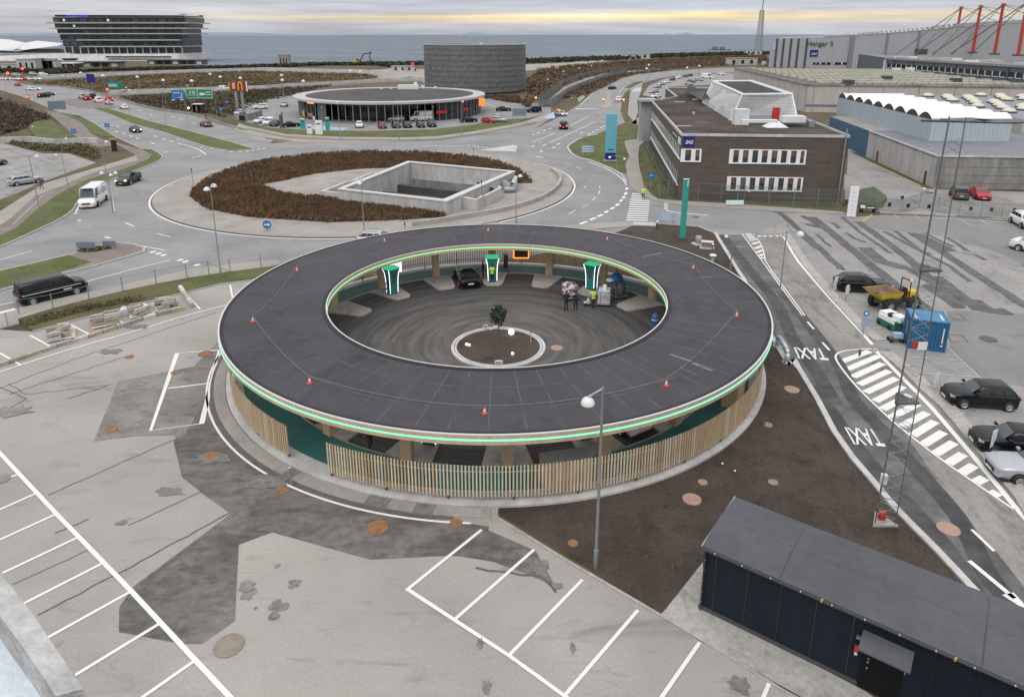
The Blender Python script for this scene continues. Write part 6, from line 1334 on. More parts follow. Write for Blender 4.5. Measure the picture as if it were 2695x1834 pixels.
# service station yard
for kind, c, vw, p, q, lab, lt in (('suv', 'white', x6, (300, 322), (60, 330), 'white car parked at the left rear of the service station yard', ''), ('suv', 'silver', x6, (640, 250), (570, 312), 'car with pale bonnet by the left wall of the service station', ''),
        ('hatch', 'white', x6, (260, 560), (90, 592), 'white car beside the white van at the left end of the yard', ''), ('small_van', 'white', x6, (420, 580), (230, 640), 'white van at the left end of the yard', ''), ('hatch', 'black', x6, (480, 600), (400, 655), 'black car behind the dark totem in the yard', ''),
        ('sedan', 'black', x6, (640, 650), (790, 640), 'black car right of the dark totem in the yard', ''), ('wagon', 'silver', x8, (1860, 900), (1640, 960), 'pale car by the wall at the yard entrance', ''), ('hatch', 'white', x6, (1950, 600), (1965, 712), 'small white car facing out, centre of the yard', ''), ('hatch', 'maroon', x7, (0, 440), (60, 505), 'dark red car, first of the row in front of the shop', ''), ('sedan', 'navy', x7, (175, 430), (235, 500), 'dark blue car, second of the row in front of the shop', ''),
        ('sedan', 'black', x7, (320, 430), (375, 495), 'black car, third of the row in front of the shop', ''), ('hatch', 'black', x7, (480, 430), (555, 492), 'black car, fourth of the row in front of the shop', ''), ('sedan', 'black', x7, (630, 420), (690, 482), 'black car at the right end of the row in front of the shop', ''),
        ('suv', 'silver', x7, (310, 388), (110, 390), 'pale car under the edge of the round roof', ''), ('van', 'white', x7, (660, 375), (400, 382), 'white box van at the glass front of the service station', ''), ('sedan', 'black', x7, (1045, 400), (1210, 392), 'black car parked right of the shop front', ''),
        ('hatch', 'red', x7, (1295, 400), (1480, 410), 'bright red car right of the service station', ''), ('hatch', 'silver', x7, (1430, 392), (1600, 400), 'pale-bonneted car just behind the bright red one', ''), ('sedan', 'navy', x7, (1475, 258), (1675, 255), 'dark blue saloon on the drive behind the service station', ''), ('small_van', 'black', x7, (2030, 270), (1890, 275), 'black van at the exit behind the road sign', ''),
        ('suv', 'black', x6, (2010, 470), (1985, 540), 'dark car with headlamps on inside the covered bay of the service station', 'h')):
    car(kind, c, *seg(vw, p, q), lab, 'van' if 'van' in kind else 'car', lt, group=SVG, z=ZL)
tx_ = car('wagon', 'silver', *seg(y7, (2075, 590), (2290, 632)), 'pale estate car with orange lamps leaving the yard', 'car', 'h', group=TRF)
MB().box((-1.2, 0, 1.56), (.3, .9, .1)).build('beacon', e_orange, tx_); MB().box((.9, .6, 1.3), (.15, .25, .15)).build('beacon', e_orange, tx_)
car('mpv', 'black', *seg(v3, (290, 1085), (305, 985)), 'black van seen from behind on the right-hand exit road', 'van', 't', group=TRF)
car('suv', 'white', *seg(v3, (812, 800), (812, 752)), 'white car driving away beside the roadworks lamps', 'car', 't', group=TRF, lite=True)
car('sedan', 'black', *seg(v3, (715, 668), (795, 658)), 'black car on the bend of the exit road', 'car', group=TRF, lite=True)
for i, (x, y, k, c, lab) in enumerate(((1165, 742, 'wagon', 'white', 'white car nearest the brick office roof'), (1145, 698, 'wagon', 'silver', 'silver car, second from the brick office'), (1180, 650, 'hatch', 'silver', 'silver car, third from the brick office'), (1215, 625, 'hatch', 'silver', 'silver car, fourth from the brick office'), (1265, 605, 'sedan', 'white', 'white car half way along the curved row'), (1318, 580, 'hatch', 'maroon', 'dark red car in the curved row'), (1380, 562, 'suv', 'white', 'white car beyond the dark red one in the curved row'), (1440, 548, 'sedan', 'grey', 'grey car near the far end of the curved row'), (1483, 540, 'sedan', 'black', 'black car at the far end of the curved row'),
        (1480, 622, 'hatch', 'silver', 'pale car by the sloped metal panel'), (1575, 585, 'small_van', 'silver', 'pale blue-grey van behind the rooftop hall'), (1650, 560, 'van', 'white', 'white van behind the rooftop hall'), (1785, 528, 'wagon', 'white', 'white car alone at the rear of the staff car park'), (1500, 600, 'hatch', 'grey', 'grey car behind the sloped metal panel'))):
    car(k, c, *seg(v3, (x + 50, y - 4), (x - 50, y + 6)) if i < 9 else seg(v3, (x - 45, y), (x + 45, y + 3)), lab, 'van' if 'van' in k else 'car', group=EPG, lite=True, z=ZL)
car('van', 'white', *seg(v3, (2160, 440), (2220, 436)), 'white vehicle by the far hangar corner', 'van', group=TRF, lite=True)
# right lot
car('wagon', 'black', *seg(w1, (775, 1306), (1075, 1322)), 'black estate car behind the yellow dumper', 'car', side='R', group=LOTG, z=ZL)
car('hatch', 'black', *seg(w6, (1862, 526), (1532, 504)), 'shiny black hatchback next to the blue container', 'car', side='L', group=LOTG, z=ZL)
car('hatch', 'black', *seg(w6, (2105, 900), (1800, 866)), 'small black car cut by the right frame edge', 'car', side='L', group=LOTG, z=ZL)
car('sedan', 'silver', *seg(w6, (2340, 1125), (2010, 1096)), 'silver car in the lower right beside the small black one', 'car', side='L', group=LOTG, z=ZL)
car('suv', 'white', *seg(x4, (1255, 1005), (1462, 1120)), 'white car at the upper right of the lot facing forward', 'car', side='R', group=LOTG, z=ZL)
car('mpv', 'white', *seg(x4, (1880, 1570), (1455, 1478)), 'white van with black bumper cut by the right frame edge', 'van', side='L', group=LOTG, z=ZL)
car('sedan', 'red', *seg(x4, (705, 560), (845, 668)), 'red car facing forward in front of the concrete workshop', 'car', z=ZL)
car('small_van', 'brown', *seg(x4, (480, 662), (400, 560)), 'grey-brown car seen from behind left of the red car', 'car', z=ZL)
# under the canopy
def inring(a, r0, r1): return pol(r0, a), pol(r1, a)
car('coupe', 'black', *inring(103.2, 11.5, 16.0), 'black sports car reversed out of a charging bay left of the middle charger', 'car', z=.05)
wvan = car('small_van', 'white', *inring(-56.3, 15.2, 10.9), 'white service van with red striped tail under the front canopy', 'van', z=.05, plate=m_yplate)
for k in range(6): MB().box((-2.205, -.72 + k * .13, .82), (.02, .065, .24)).build('red_stripe', m_red, wvan)
MB().box((-2.21, .32, .8), (.02, .52, .14)).build('yellow_plate', m_yplate, wvan)
a = Vector((*G(*v7.px(1170, 548), 1.45), 0)); car('wagon', 'silver', (a.x - 2.2, a.y + .5), (a.x + 2.3, a.y + .2), 'silver car roof just visible over the far edge of the canopy', 'car', group=TRF)
# yellow dumper
dm = thing('site_dumper', 'yellow site dumper with rusty open skip parked by the black estate car', 'dumper', (*w2.one(1240, 660), ZL)); 
p, q = w2.one(1110, 715), w2.one(1400, 700); hd = atan2(q[1] - p[1], q[0] - p[0]) + .1; dm.rotation_euler = (0, 0, hd + pi)
sk = lambda z, x0, x1, w: [(x0, -w, z), (x1, -w, z), (x1, w, z), (x0, w, z)]
MB().loft([sk(.95, .35, 1.5, .55), sk(1.3, .1, 1.9, .85), sk(1.75, .0, 2.35, 1.0)], False).add([(.35, -.55, .95), (1.5, -.55, .95), (1.5, .55, .95), (.35, .55, .95)], [(0, 1, 2, 3)]).build('skip', m_yellow, dm)
MB().loft([sk(1.02, .4, 1.45, .5), sk(1.3, .15, 1.85, .8), sk(1.74, .05, 2.28, .94)], False).add([(.4, -.5, 1.02), (1.45, -.5, 1.02), (1.45, .5, 1.02), (.4, .5, 1.02)], [(0, 1, 2, 3)]).build('skip_lining', M('rusty_skip', (.26, .17, .11), .85, .35, 2), dm)
MB().box((.95, .78, 1.28), (.75, .06, .3)).build('green_label', M('green_label', (.06, .13, .03), .6, .1, 3), dm)
MB().box((-.7, 0, .75), (2.2, .7, .4)).box((.7, 0, .7), (1.2, .6, .3)).build('chassis', m_steeld, dm); MB().box((-1.55, 0, 1.15), (.95, 1.1, .75), 0, .85).build('engine_cover', m_yellow, dm)
MB().box((-.75, 0, 1.2), (.5, .55, .15)).box((-.98, 0, 1.5), (.12, .5, .55)).build('seat', m_black, dm); MB().path([(-1.0, -.5, 1.0), (-1.0, -.5, 2.5), (-1.0, .5, 2.5), (-1.0, .5, 1.0)], .05, 6).build('roll_bar', m_black, dm)
MB().tube((-.3, 0, 1.0), (-.45, 0, 1.6), .04, 6).build('steering_column', m_black, dm); MB().path([(-1.9, .6, .4), (-1.9, .6, 1.3), (-1.3, .6, 1.3), (-1.3, .6, .4)], .03, 5).build('grab_rail', m_steel, dm); MB().tube((-1.0, .5, 2.5), (-1.0, .5, 2.68), .06, 8).build('beacon', e_orange, dm)
for x in (1.05, -1.25):
    for y in (-.85, .85):
        w = MB().lathe((0, 0, 0), [(.3, -.2), (.55, -.2), (.62, -.12), (.62, .12), (.55, .2), (.3, .2)], 16, axis='y').build('wheel', m_black, dm, True); w.location = (x, y, .62); MB().lathe((0, 0, 0), [(0, .12), (.31, .16)], 12, axis='y').lathe((0, 0, 0), [(.31, -.16), (0, -.12)], 12, axis='y').build('rim', m_steel, w)
        lug = MB()
        for k in range(14): t = 2 * pi * k / 14; lug.box((.63 * cos(t), 0, .63 * sin(t)), (.1, .36, .05))
        lug.build('tread_lug', m_black, w)
# green and white sweeper
c = y2.one(740, 1060); ms = thing('ride_on_sweeper', 'green and white ride-on cleaning machine between the dumper and container', 'machine', (*c, ZL), .25)
mg = M('machine_green', (.02, .14, .10), .45, .1, 3)
MB().box((0, .5, .45), (1.15, 1.9, .7), 0, .94).build('body', mg, ms); MB().box((.12, -.1, .98), (.82, .9, .42), 0, .9).build('front_cover', m_whitepaint, ms); MB().box((.05, 1.0, .95), (1.0, .8, .35)).build('tank', m_whitepaint, ms); MB().box((-.48, .5, .75), (.16, 1.7, .35)).build('side_panel', m_whitepaint, ms)
MB().box((.1, -.56, .5), (.36, .03, .14)).build('vent', m_black, ms); MB().box((-.1, .5, 1.05), (.5, .45, .2)).build('seat', m_black, ms); MB().box((.1, -.57, .88), (.4, .02, .1)).build('label', m_tealpaint, ms)
for x in (-.5, .5): MB().tube((x - .08, .1, .2), (x + .08, .1, .2), .2, 12).tube((x - .08, 1.2, .2), (x + .08, 1.2, .2), .2, 12).build('wheel', m_black, ms)
# small trailer beside the container
c = y2.one(735, 1260); tr_ = thing('hand_trolley', 'small trolley with pale blue crate in front of the container', 'trolley', (*c, ZL), -.1)
MB().box((0, 0, .3), (1.0, .6, .05)).build('frame', m_steeld, tr_); MB().box((.1, 0, .52), (.62, .45, .36)).build('crate', m_lblue, tr_)
for x in (-.4, .4): MB().tube((x, -.3, .14), (x, -.24, .14), .14, 10).tube((x, .24, .14), (x, .3, .14), .14, 10).build('wheel', m_black, tr_)
# blue shipping container
P1, P2, P3 = y2((1560, 1450), (930, 1370), (805, 1190)); P1 = Vector(P1); P2 = Vector(P2); P3 = Vector(P3)
ex = (P1 - P2); lx = ex.length; ex = ex / lx; ey = Vector((-ex.y, ex.x)); ly = 2.35; ch_ = 2.3
ct = thing('shipping_container', 'short blue steel shipping container standing in the right-hand lot', 'container', (P2.x, P2.y, ZL), atan2(ex.y, ex.x))
m_cblue = M('container_blue', (.022, .125, .26), .5, .12, 1.5, big=.1); m_cblue2 = M('container_roof_blue', (.05, .20, .37), .5, .12, 1.5)
MB().box((lx / 2, ly / 2, ch_ / 2 + .05), (lx - .1, ly - .1, ch_ - .16)).build('body', m_cblue, ct)
f = MB()
for x in (0.05, lx - .05):
    for y in (.05, ly - .05): f.box((x, y, ch_ / 2), (.12, .12, ch_))
for z in (.08, ch_ - .06):
    for y in (.05, ly - .05): f.box((lx / 2, y, z), (lx - .24, .11, .12))
    for x in (.05, lx - .05): f.box((x, ly / 2, z), (.11, ly - .24, .12))
f.build('frame', m_cblue, ct)
MB().box((lx / 2, ly / 2, ch_ - .03), (lx - .2, ly - .2, .03)).build('roof', m_cblue2, ct)
cr = MB()
for k in range(10): cr.box((.25 + k * (lx - .5) / 9, .02, ch_ / 2), (.11, .06, ch_ - .3))
for k in range(9): cr.box((.02, .25 + k * (ly - .5) / 8, ch_ / 2), (.06, .11, ch_ - .3))
cr.build('corrugation', m_cblue, ct)
MB().box((lx * .87, -.035, ch_ * .55), (.07, .03, 1.15)).box((lx * .87, -.04, ch_ * .22), (.16, .03, .08)).build('white_code', m_white, ct); MB().box((-.035, ly * .42, ch_ * .55), (.03, .05, 1.0)).build('white_code', m_lblue, ct)
for x, y in ((.35, .8), (lx - .35, 1.0)): MB().box((x, y, ch_ - .005), (.10, 1.0, .02)).build('roof_mark', m_whitepaint, ct)
# ================================================================== STREET FURNITURE
dome_me = MB().lathe((0, 0, 0), [(.30, -.04), (.30, .02), (.27, .13), (.19, .23), (.08, .29), (0, .30)], 14).mesh('lamp_head', True); dome_me.materials.append(M('white_lamp_dome', (.70, .70, .68), .4, .12, 6))
LPG = 'street lamps with white domes'
def lamp(vw, base, top, heads, label, hs=1.0, fb=False, r=.06, z0=0.0, group=LPG):
    b = vw.one(*base, z0); zt = vw.z(b[1], top[1]); xt = XAT(b[1], zt, vw.px(*top)[0])
    t = thing('street_lamp', label, 'street lamp', (*b, z0), 0, group)
    H = zt - z0; dx = (xt - b[0]) * .3
    MB().tube((0, 0, 0), (0, 0, min(.9, H * .2)), r * 1.5, 8).tube((0, 0, min(.9, H * .2)), (dx, 0, H), r * 1.05, 8, r * .65).build('pole', m_steel, t)
    for i, hd in enumerate(heads):
        if fb: p = (dx, (-.75, .75)[i], H - .15)
        else:
            z = vw.z(b[1], hd[1]); p = (XAT(b[1], z, vw.px(*hd)[0]) - b[0], 0, z - z0)
        MB().path([(dx, 0, H - .05), (p[0], p[1], p[2] + .28)], r * .55, 6).build('arm', m_steel, t)
        o = place('lamp_head', dome_me, t, p); o.scale = (hs * .74, hs * .74, hs * .74)
    return t
q2 = View(520, 460, 5.27); q4 = View(900, 440, 7.91); q5 = View(40, 400, 7.91)
lamp(D, (1352, 1287), (1367, 879), [(1334, 915)], 'tall grey street lamp with white dome standing in front of the ring canopy', 1.25, r=.075)
lamp(q2, (330, 1435), (183, 165), [0, 0], 'twin-dome street lamp on the verge left of the ring canopy', 1.25, True)
lamp(q4, (472, 1500), (398, 290), [0, 0], 'twin-dome street lamp in front of the concrete pit', 1.25, True)
lamp(v7, (2000, 500), (2000, 238), [(2026, 216)], 'street lamp at the right-hand corner of the concrete pit', 1.2)
lamp(v8, (413, 668), (418, 552), [(362, 568), (476, 580)], 'street lamp with two spread arms in front of the blue pylon', 1.2)
lamp(v8, (1385, 905), (1396, 782), [(1425, 825)], 'street lamp on the grass in front of the brick office', 1.1)
lamp(w2, (278, 885), (372, 28), [(488, 55)], 'tall slim street lamp beside the right edge of the ring canopy', 1.2)
lamp(v5, (988, 700), (946, 338), [(890, 355), (970, 372), (1010, 355)], 'street lamp with three domes beside the white delivery van', 1.15)
lamp(v5, (943, 430), (884, 75), [(930, 82)], 'tall street lamp on the verge behind the pickup truck', 1.1)
lamp(v5, (612, 552), (512, 190), [(490, 197)], 'slim street lamp with flat arm between cycle path and verge', .9)
lamp(q5, (560, 1485), (300, 80), [(450, 95)], 'street lamp beside the person in red on the left path', 1.1)
lamp(y1, (960, 1003), (918, 768), [(1022, 795)], 'street lamp with side arm at the top of the old car park', 1.1)
lamp(y1, (600, 842), (565, 620), [(500, 610)], 'thin lamp post on the grass mound at left', .8)
lamp(v1, (325, 985), (285, 758), [(262, 772)], 'dark lamp post on the left beside two white cars', .8)
lamp(v1, (75, 905), (38, 705), [(30, 712)], 'lamp post at the far left by the bare bushes', .8)
for i, (x, y0, y1_) in enumerate(((130, 735, 572), (276, 775, 495), (426, 705, 465), (541, 652, 440), (640, 600, 392))): lamp(v3, (x, y0), (x + 8, y1_), [(x + 20, y1_ + 3)], ('nearest', 'second nearest', 'middle', 'fourth', 'farthest')[i] + ' of the flat-headed lamps along the fenced path at right', 1.3)
for (b, t_, h, lb) in (((715, 925), (690, 640), (688, 640), 'lamp post on the verge in front of the covered bay of the service station'), ((1165, 935), (1150, 640), (1150, 640), 'lamp post in front of the row of dark cars'), ((1640, 890), (1645, 634), (1650, 636), 'lamp post at the right end of the service station glass'), ((578, 782), (573, 676), (573, 678), 'small dome lamp at the shop entrance'), ((1430, 780), (1423, 668), (1423, 672), 'small dome lamp at the glass front beside the box van')): lamp(v2, b, t_, [h], lb, 1.2, r=.07)
lamp(v1, (1130, 992), (1100, 765), [(1072, 792), (1100, 768), (1130, 792)], 'three-dome lamp post beside the braking cars', 1.2)
lamp(x8, (700, 770), (612, 290), [(610, 300)], 'lamp post behind the green road sign', 1.2); lamp(q1, (852, 595), (895, 120), [(800, 125)], 'grey lamp post on the soil strip beside the taxi road', .9)
for i, (vw, x, y) in enumerate(((v1, 705, 640), (v1, 900, 665), (v1, 1200, 675), (v1, 1425, 705), (v1, 1675, 710), (v1, 1835, 650), (v1, 1925, 675), (v1, 2100, 685), (v2, 265, 432), (v2, 270, 470), (v2, 430, 478), (v2, 790, 400), (v2, 865, 402), (v3, 1575, 445), (v3, 1460, 462), (v3, 1080, 470), (v3, 1100, 435))):
    c = vw.one(x, y, 8.0); t = thing('ramp_lamp', ('first', 'second', 'third', 'fourth', 'fifth', 'sixth', 'seventh', 'eighth', 'ninth', 'tenth', 'eleventh', 'twelfth', 'thirteenth', 'far right', 'next to far right', 'lower right', 'upper right')[i] + ' of the small lamps along the motorway ramps, counted from the left', 'street lamp', (*c, 0), 0, 'small lamps along the motorway ramps')
    MB().tube((0, 0, 0), (0, 0, 8), .1, 6, .06).build('pole', m_steel, t); o = place('lamp_head', dome_me, t, (0, 0, 7.9)); o.scale = (1.9, 1.9, 1.9)
# ---- lattice mast
mb_ = Vector((17.42, 27.62, 0)); mt = thing('lattice_mast', 'tall three-legged steel lattice mast with small platforms beside the taxi road', 'mast', mb_)
ms_ = .55; MH = 18.9
def TP(p, z): f = 1 - .33 * z / MH; return Vector((p.x * f, p.y * f, z))
lg = [Vector((ms_ * cos(radians(a)), ms_ * sin(radians(a)), 0)) for a in (210, 330, 90)]
for p in lg: MB().tube(tuple(p), tuple(TP(p, MH)), .026, 6, .022).build('leg', M('mast_steel', (.17, .175, .18), .5, .15, 5, metal=.4), mt)
for i in range(int(MH / .62)):
    z = .1 + i * .62; b = MB(); dense = z < 6.3 or 10.0 < z < 12.7 
    if 6.4 < z < 8.9 or z > 12.8:
        if i % 4: continue
    for k in range(3):
        p, q = lg[k], lg[(k + 1) % 3]
        b.tube(tuple(TP(p, z)), tuple(TP(q, z + .31)), .013, 4); b.tube(tuple(TP(q, z + .31)), tuple(TP(p, z + .62)), .013, 4)
    b.build('brace', m_steel, mt)
for z in (6.45, 12.6):
    b = MB(); pts = [TP(p * 1.2, z) for p in lg]
    for k in range(3): b.tube(tuple(pts[k]), tuple(pts[(k + 1) % 3]), .06, 6)
    b.prism([(p.x * .8, p.y * .8) for p in pts], z - .03, z + .02); b.build('platform', m_steeld, mt)
for (x, y, a) in ((.9, .6, .3), (2.0, .2, .1)):
    MB().box((x, y, MH - .2), (1.6, 1.1, .05), a).build('floodlight_panel', m_steeld, mt)
MB().tube((-1.3, 0, MH - .15), (2.6, 0.1, MH - .25), .05, 6).build('crossarm', m_steeld, mt)
MB().box((.05, -.5, 9.3), (.42, .03, .36)).build('warning_sign', m_whitepaint, mt); MB().box((-.25, -.5, 9.35), (.22, .04, .3)).build('red_sign', m_red, mt); MB().box((0, .05, .35), (.28, .2, .4)).build('red_box', m_red, mt); MB().prism([(p.x * 1.25, p.y * 1.25) for p in lg], 0, .12).build('footing', m_conc, mt); MB().box((-.2, .1, 2.3), (.25, .2, .5)).build('cabinet', m_whitemetal, mt)
# ---- pylons and signs
bx_ = D.one(1548, 543); tp = thing('teal_pylon', 'tall slim teal pylon with pale tip behind the ring canopy', 'sign', (*bx_, 0)); ph = D.z(bx_[1], 407)
MB().box((0, 0, ph / 2), (.62, .26, ph)).build('body', m_tealpaint, tp); MB().box((0, 0, ph + .01), (.63, .28, .06)).build('cap', M('pale_mint', (.60, .82, .78), .4, .05, 3), tp); MB().add([(.14, -.135, ph - .2), (.26, -.135, ph - .1), (.2, -.135, ph - .75), (.10, -.135, ph - .8)], [(0, 3, 2, 1)]).build('white_flash', m_whitepaint, tp); MB().box((0, 0, .06), (.9, .5, .12)).build('foot', m_steeld, tp)
b_ = v8.one(365, 592); bp = thing('blue_pylon', 'tall pale blue advertising pylon on dark base on the grass plot', 'sign', (*b_, 0), radians(-4)); ph = v8.z(b_[1], 234)
MB().box((0, 0, .75), (1.85, .5, 1.5)).build('base', m_sasblue, bp); MB().box((0, 0, (ph + 1.5) / 2), (1.95, .42, ph - 1.5)).build('panel', M('sky_blue_panel', (.13, .42, .56), .45, .05, 1), bp); MB().box((0, -.215, 2.1), (.9, .02, .16)).build('dark_slot', m_black, bp)
gl = M('faded_yellow_print', (.36, .44, .22), .6, .2, 4); r4 = random.Random(2)
for k in range(3):
    for i in range(3):
        z = ph - 1.5 - k * 1.75; x = -.35 + i * .35; q = MB()
        for s in ((0, .45, .22, .05), (0, -.45, .22, .05), (-.11, .2, .05, .5), (.11, -.2, .05, .5), (0, 0, .22, .05)):
            if r4.random() < .75: q.box((x + s[0], -.217, z + s[1]), (s[2], .02, s[3]))
        if q.v: q.build('faded_digit', gl, bp)
MB().box((0, -.3, .10), (2.3, 1.0, .2)).build('plinth', m_conclight, bp)
b_ = v8.one(2205, 1022); wp_ = thing('white_pylon', 'white upright sign slab on the pavement at the right corner of the brick office', 'sign', (*b_, 0), -.35); MB().box((0, 0, 2.0), (1.0, .35, 3.8)).build('panel', m_whitepaint, wp_); MB().box((0, 0, .06), (1.3, .6, .12)).build('foot', m_conc, wp_)
for k in range(5): MB().box((0, -.18, 1.0 + k * .55), (.5 - .05 * k, .02, .06)).build('print_line', m_lblue, wp_)
def board(vw, x0, y0, x1, y1, by, mat, name, label, cat='sign', posts=(.15, .85), n=1, print_=None, d=.06, frame=None):
    """upright board whose posts reach the ground at row by"""
    c = vw.one((x0 + x1) / 2, by); Y = c[1]; z1, z0 = vw.z(Y, y0), vw.z(Y, y1); xa, xb = XAT(Y, z0, vw.px(x0, 0)[0]), XAT(Y, z0, vw.px(x1, 0)[0]); w = xb - xa
    t = thing(name, label, cat, ((xa + xb) / 2, Y, 0))
    for k in range(n):
        h = (z1 - z0) / n; MB().box((0, 0, z0 + h * (k + .5)), (w, d, h * (.82 if n > 1 else 1))).build('panel', mat, t)
        if print_: MB().box((-w * .1, -d * .52, z0 + h * (k + .5)), (w * .6, .01, h * .22)).build('print_line', print_, t)
    for p in posts: MB().tube((w * (p - .5), d, 0), (w * (p - .5), d, z1), .05, 6).build('post', m_steel, t)
    return t, w, z0, z1
board(v8, 735, 985, 870, 1045, 1075, m_lblue, 'direction_sign', 'three-bar pale blue direction sign beside the zebra crossing', n=3, print_=m_whitepaint); board(v8, 148, 474, 240, 528, 560, m_lblue, 'direction_sign', 'three-bar pale direction sign on the grass plot left of the blue pylon', n=3, print_=m_whitepaint)
board(v8, 1250, 893, 1385, 925, 945, M('pale_mint', (.60, .82, .78)), 'low_board', 'low pale teal board on the pavement in front of the brick office'); board(v5, 672, 955, 835, 1006, 1040, m_signback, 'road_sign', 'back of a wide road sign on the splitter island, left one'); board(v5, 900, 945, 1015, 988, 1015, m_signback, 'road_sign', 'back of a road sign on the splitter island, right one', posts=(.9,))
board(y7, 1447, 500, 1652, 612, 745, m_signback, 'road_sign', 'back of a grey-blue road sign on the north verge', posts=(0, 1.0)); board(v1, 425, 885, 580, 958, 1045, m_signback, 'sign_gantry', 'grey sign gantry seen from behind over the left road', posts=(-.15, .05, 1.2))
g, w, z0, z1 = board(v1, 1505, 790, 1612, 868, 1105, m_bluepaint, 'road_sign', 'blue overhead road sign with white arrow left of the green one', posts=(-.8, 1.02))
MB().box((-.1 * w, -.05, z1 - (z1 - z0) * .3), (w * .55, .03, .16)).build('lettering_bar', m_white, g); MB().tube((w * .32, -.06, z0 + .3), (w * .32, -.06, z0 + (z1 - z0) * .7), .09, 5).tube((w * .05, -.06, z0 + .35), (w * .33, -.06, z0 + .35), .08, 5).build('arrow', m_white, g); MB().box((-w * .8 + w * .4, .1, z1 - .3), (w * .9, .15, .2)).build('beam', m_steel, g)
for x in (-.35, .35): MB().box((x * w, -.4, z0 - .15), (.6, .3, .2)).build('lamp', m_whitepaint, g)
g, w, z0, z1 = board(v1, 1628, 778, 1860, 862, 1085, m_green, 'road_sign', 'green overhead road sign with a white lorry symbol', posts=(1.08,)); hh = z1 - z0
fr = MB()
for zz2 in (z0 + .08, z1 - .08): fr.box((0, -.05, zz2), (w, .03, .1))
for xx in (-w / 2 + .06, w / 2 - .06, -.05 * w): fr.box((xx, -.05, (z0 + z1) / 2), (.1, .03, hh))
fr.build('white_border', m_white, g); MB().box((-.3 * w, -.05, z0 + .35 * hh), (w * .4, .03, .1)).box((.35 * w, -.05, z0 + .40 * hh), (w * .2, .03, .14)).box((.34 * w, -.05, z0 + .65 * hh), (w * .16, .03, .2)).build('lettering_bar', m_white, g)
me = text_mesh('E 20', hh * .36, extrude=.01, bold=.02); me.materials.append(m_white); o = place('lettering', me, g, (-.25 * w, -.05, z0 + .62 * hh), (pi / 2, 0, 0)); MB().box((.1 * w, -.05, z0 + .45 * hh), (w * .16, .03, hh * .26)).add([(.19 * w, -.06, z0 + .35 * hh), (.25 * w, -.06, z0 + .47 * hh), (.19 * w, -.06, z0 + .58 * hh)], [(0, 1, 2)]).build('lorry_symbol', m_white, g); MB().box((.55 * w, .1, z1 - .5), (w * .2, .15, .2)).build('beam', m_steel, g)
b_ = v7.one(512, 548); t = thing('keep_right_sign', 'round blue sign with white arrow on the roundabout edge', 'sign', (*b_, .12)); zc = v7.z(b_[1], 510); MB().tube((0, -.05, zc), (0, .0, zc), .52, 20).build('disc', m_bluepaint, t); MB().box((-.08, -.07, zc), (.5, .02, .14)).add([(.12, -.08, zc - .24), (.40, -.08, zc), (.12, -.08, zc + .24)], [(0, 1, 2)]).build('arrow', m_white, t); MB().tube((0, .04, 0), (0, .04, zc), .045, 6).build('post', m_steel, t); MB().box((0, 0, .08), (.5, .3, .16)).build('foot', m_conc, t)
b_ = w2.one(1000, 885); t = thing('parking_sign', 'small blue round sign above a pale blue plate at the lot kerb', 'sign', (*b_, 0)); z1 = w2.z(b_[1], 700); z2 = w2.z(b_[1], 775); MB().tube((0, 0, 0), (0, 0, z1 + .2), .035, 6).build('post', m_steel, t); MB().tube((0, -.05, z1), (0, -.03, z1), .24, 16).build('disc', m_bluepaint, t); MB().tube((0, -.06, z1), (0, -.05, z1), .12, 12).build('white_mark', m_white, t); MB().box((.05, -.04, z2), (.62, .02, .75)).build('plate', M('pale_blue_plate', (.30, .38, .46), .4, .08, 3), t)
for vw, x, y0, y1_, by, lb in ((w2, 1590, 1190, 1310, 1345, 'narrow white sign plate in front of the shiny black hatchback'), (x5, 725, 800, 1000, 1112, 'white sign plate on a post at the nose of the small black car'), (w2, 862, 470, 545, 600, 'small white sign plate beside the black estate car'), (w2, 770, 400, 510, 520, 'narrow pale sign plate at the tail of the black estate car')):
    b_ = vw.one(x, by); t = thing('sign_plate', lb, 'sign', (*b_, 0), .5); za, zb2 = vw.z(b_[1], y1_), vw.z(b_[1], y0); MB().tube((0, .03, 0), (0, .03, zb2), .035, 6).build('post', m_steel, t); MB().box((0, 0, (za + zb2) / 2), (.42, .03, zb2 - za)).build('plate', m_whitemetal, t)
for vw, x, y, zt, lb in ((w6, 752, 108, 62, 'short thin post at the tip of the hatched island'), (v5, 1690, 460, 310, 'grey marker post at the left end of the roundabout'), (v7, 418, 255, 165, 'rusty stake in the left part of the roundabout shrubs'), (v7, 458, 255, 195, 'shorter pale stake in the roundabout shrubs'), (v5, 930, 220, 150, 'thin pale post on the verge by the cycle path'), (v7, 1335, 535, 492, 'short dark post on the roundabout rim'), (v7, 1795, 370, 240, 'dark marker post in the pit corner'), (v7, 1747, 90, 45, 'grey marker post behind the roundabout shrubs')):
    b_ = vw.one(x, y); h = vw.z(b_[1], zt); t = thing('marker_post', lb, 'post', (*b_, 0)); MB().tube((0, 0, 0), (0, 0, h), .05, 6).build('pole', m_steel, t); MB().tube((0, 0, h - .35), (0, 0, h + .05), .085, 8).build('cap', m_steeld, t)
b_ = v5.one(1005, 165); t = thing('advert_totem', 'black advertising totem with orange top on the left path', 'totem', (*b_, 0)); h = v5.z(b_[1], 55); MB().box((0, 0, h / 2 - .1), (.95, .3, h - .3)).build('body', m_black, t); MB().box((0, 0, h), (1.3, .5, .3)).build('orange_top', M('ochre_top', (.42, .26, .08), .6, .1, 3), t)
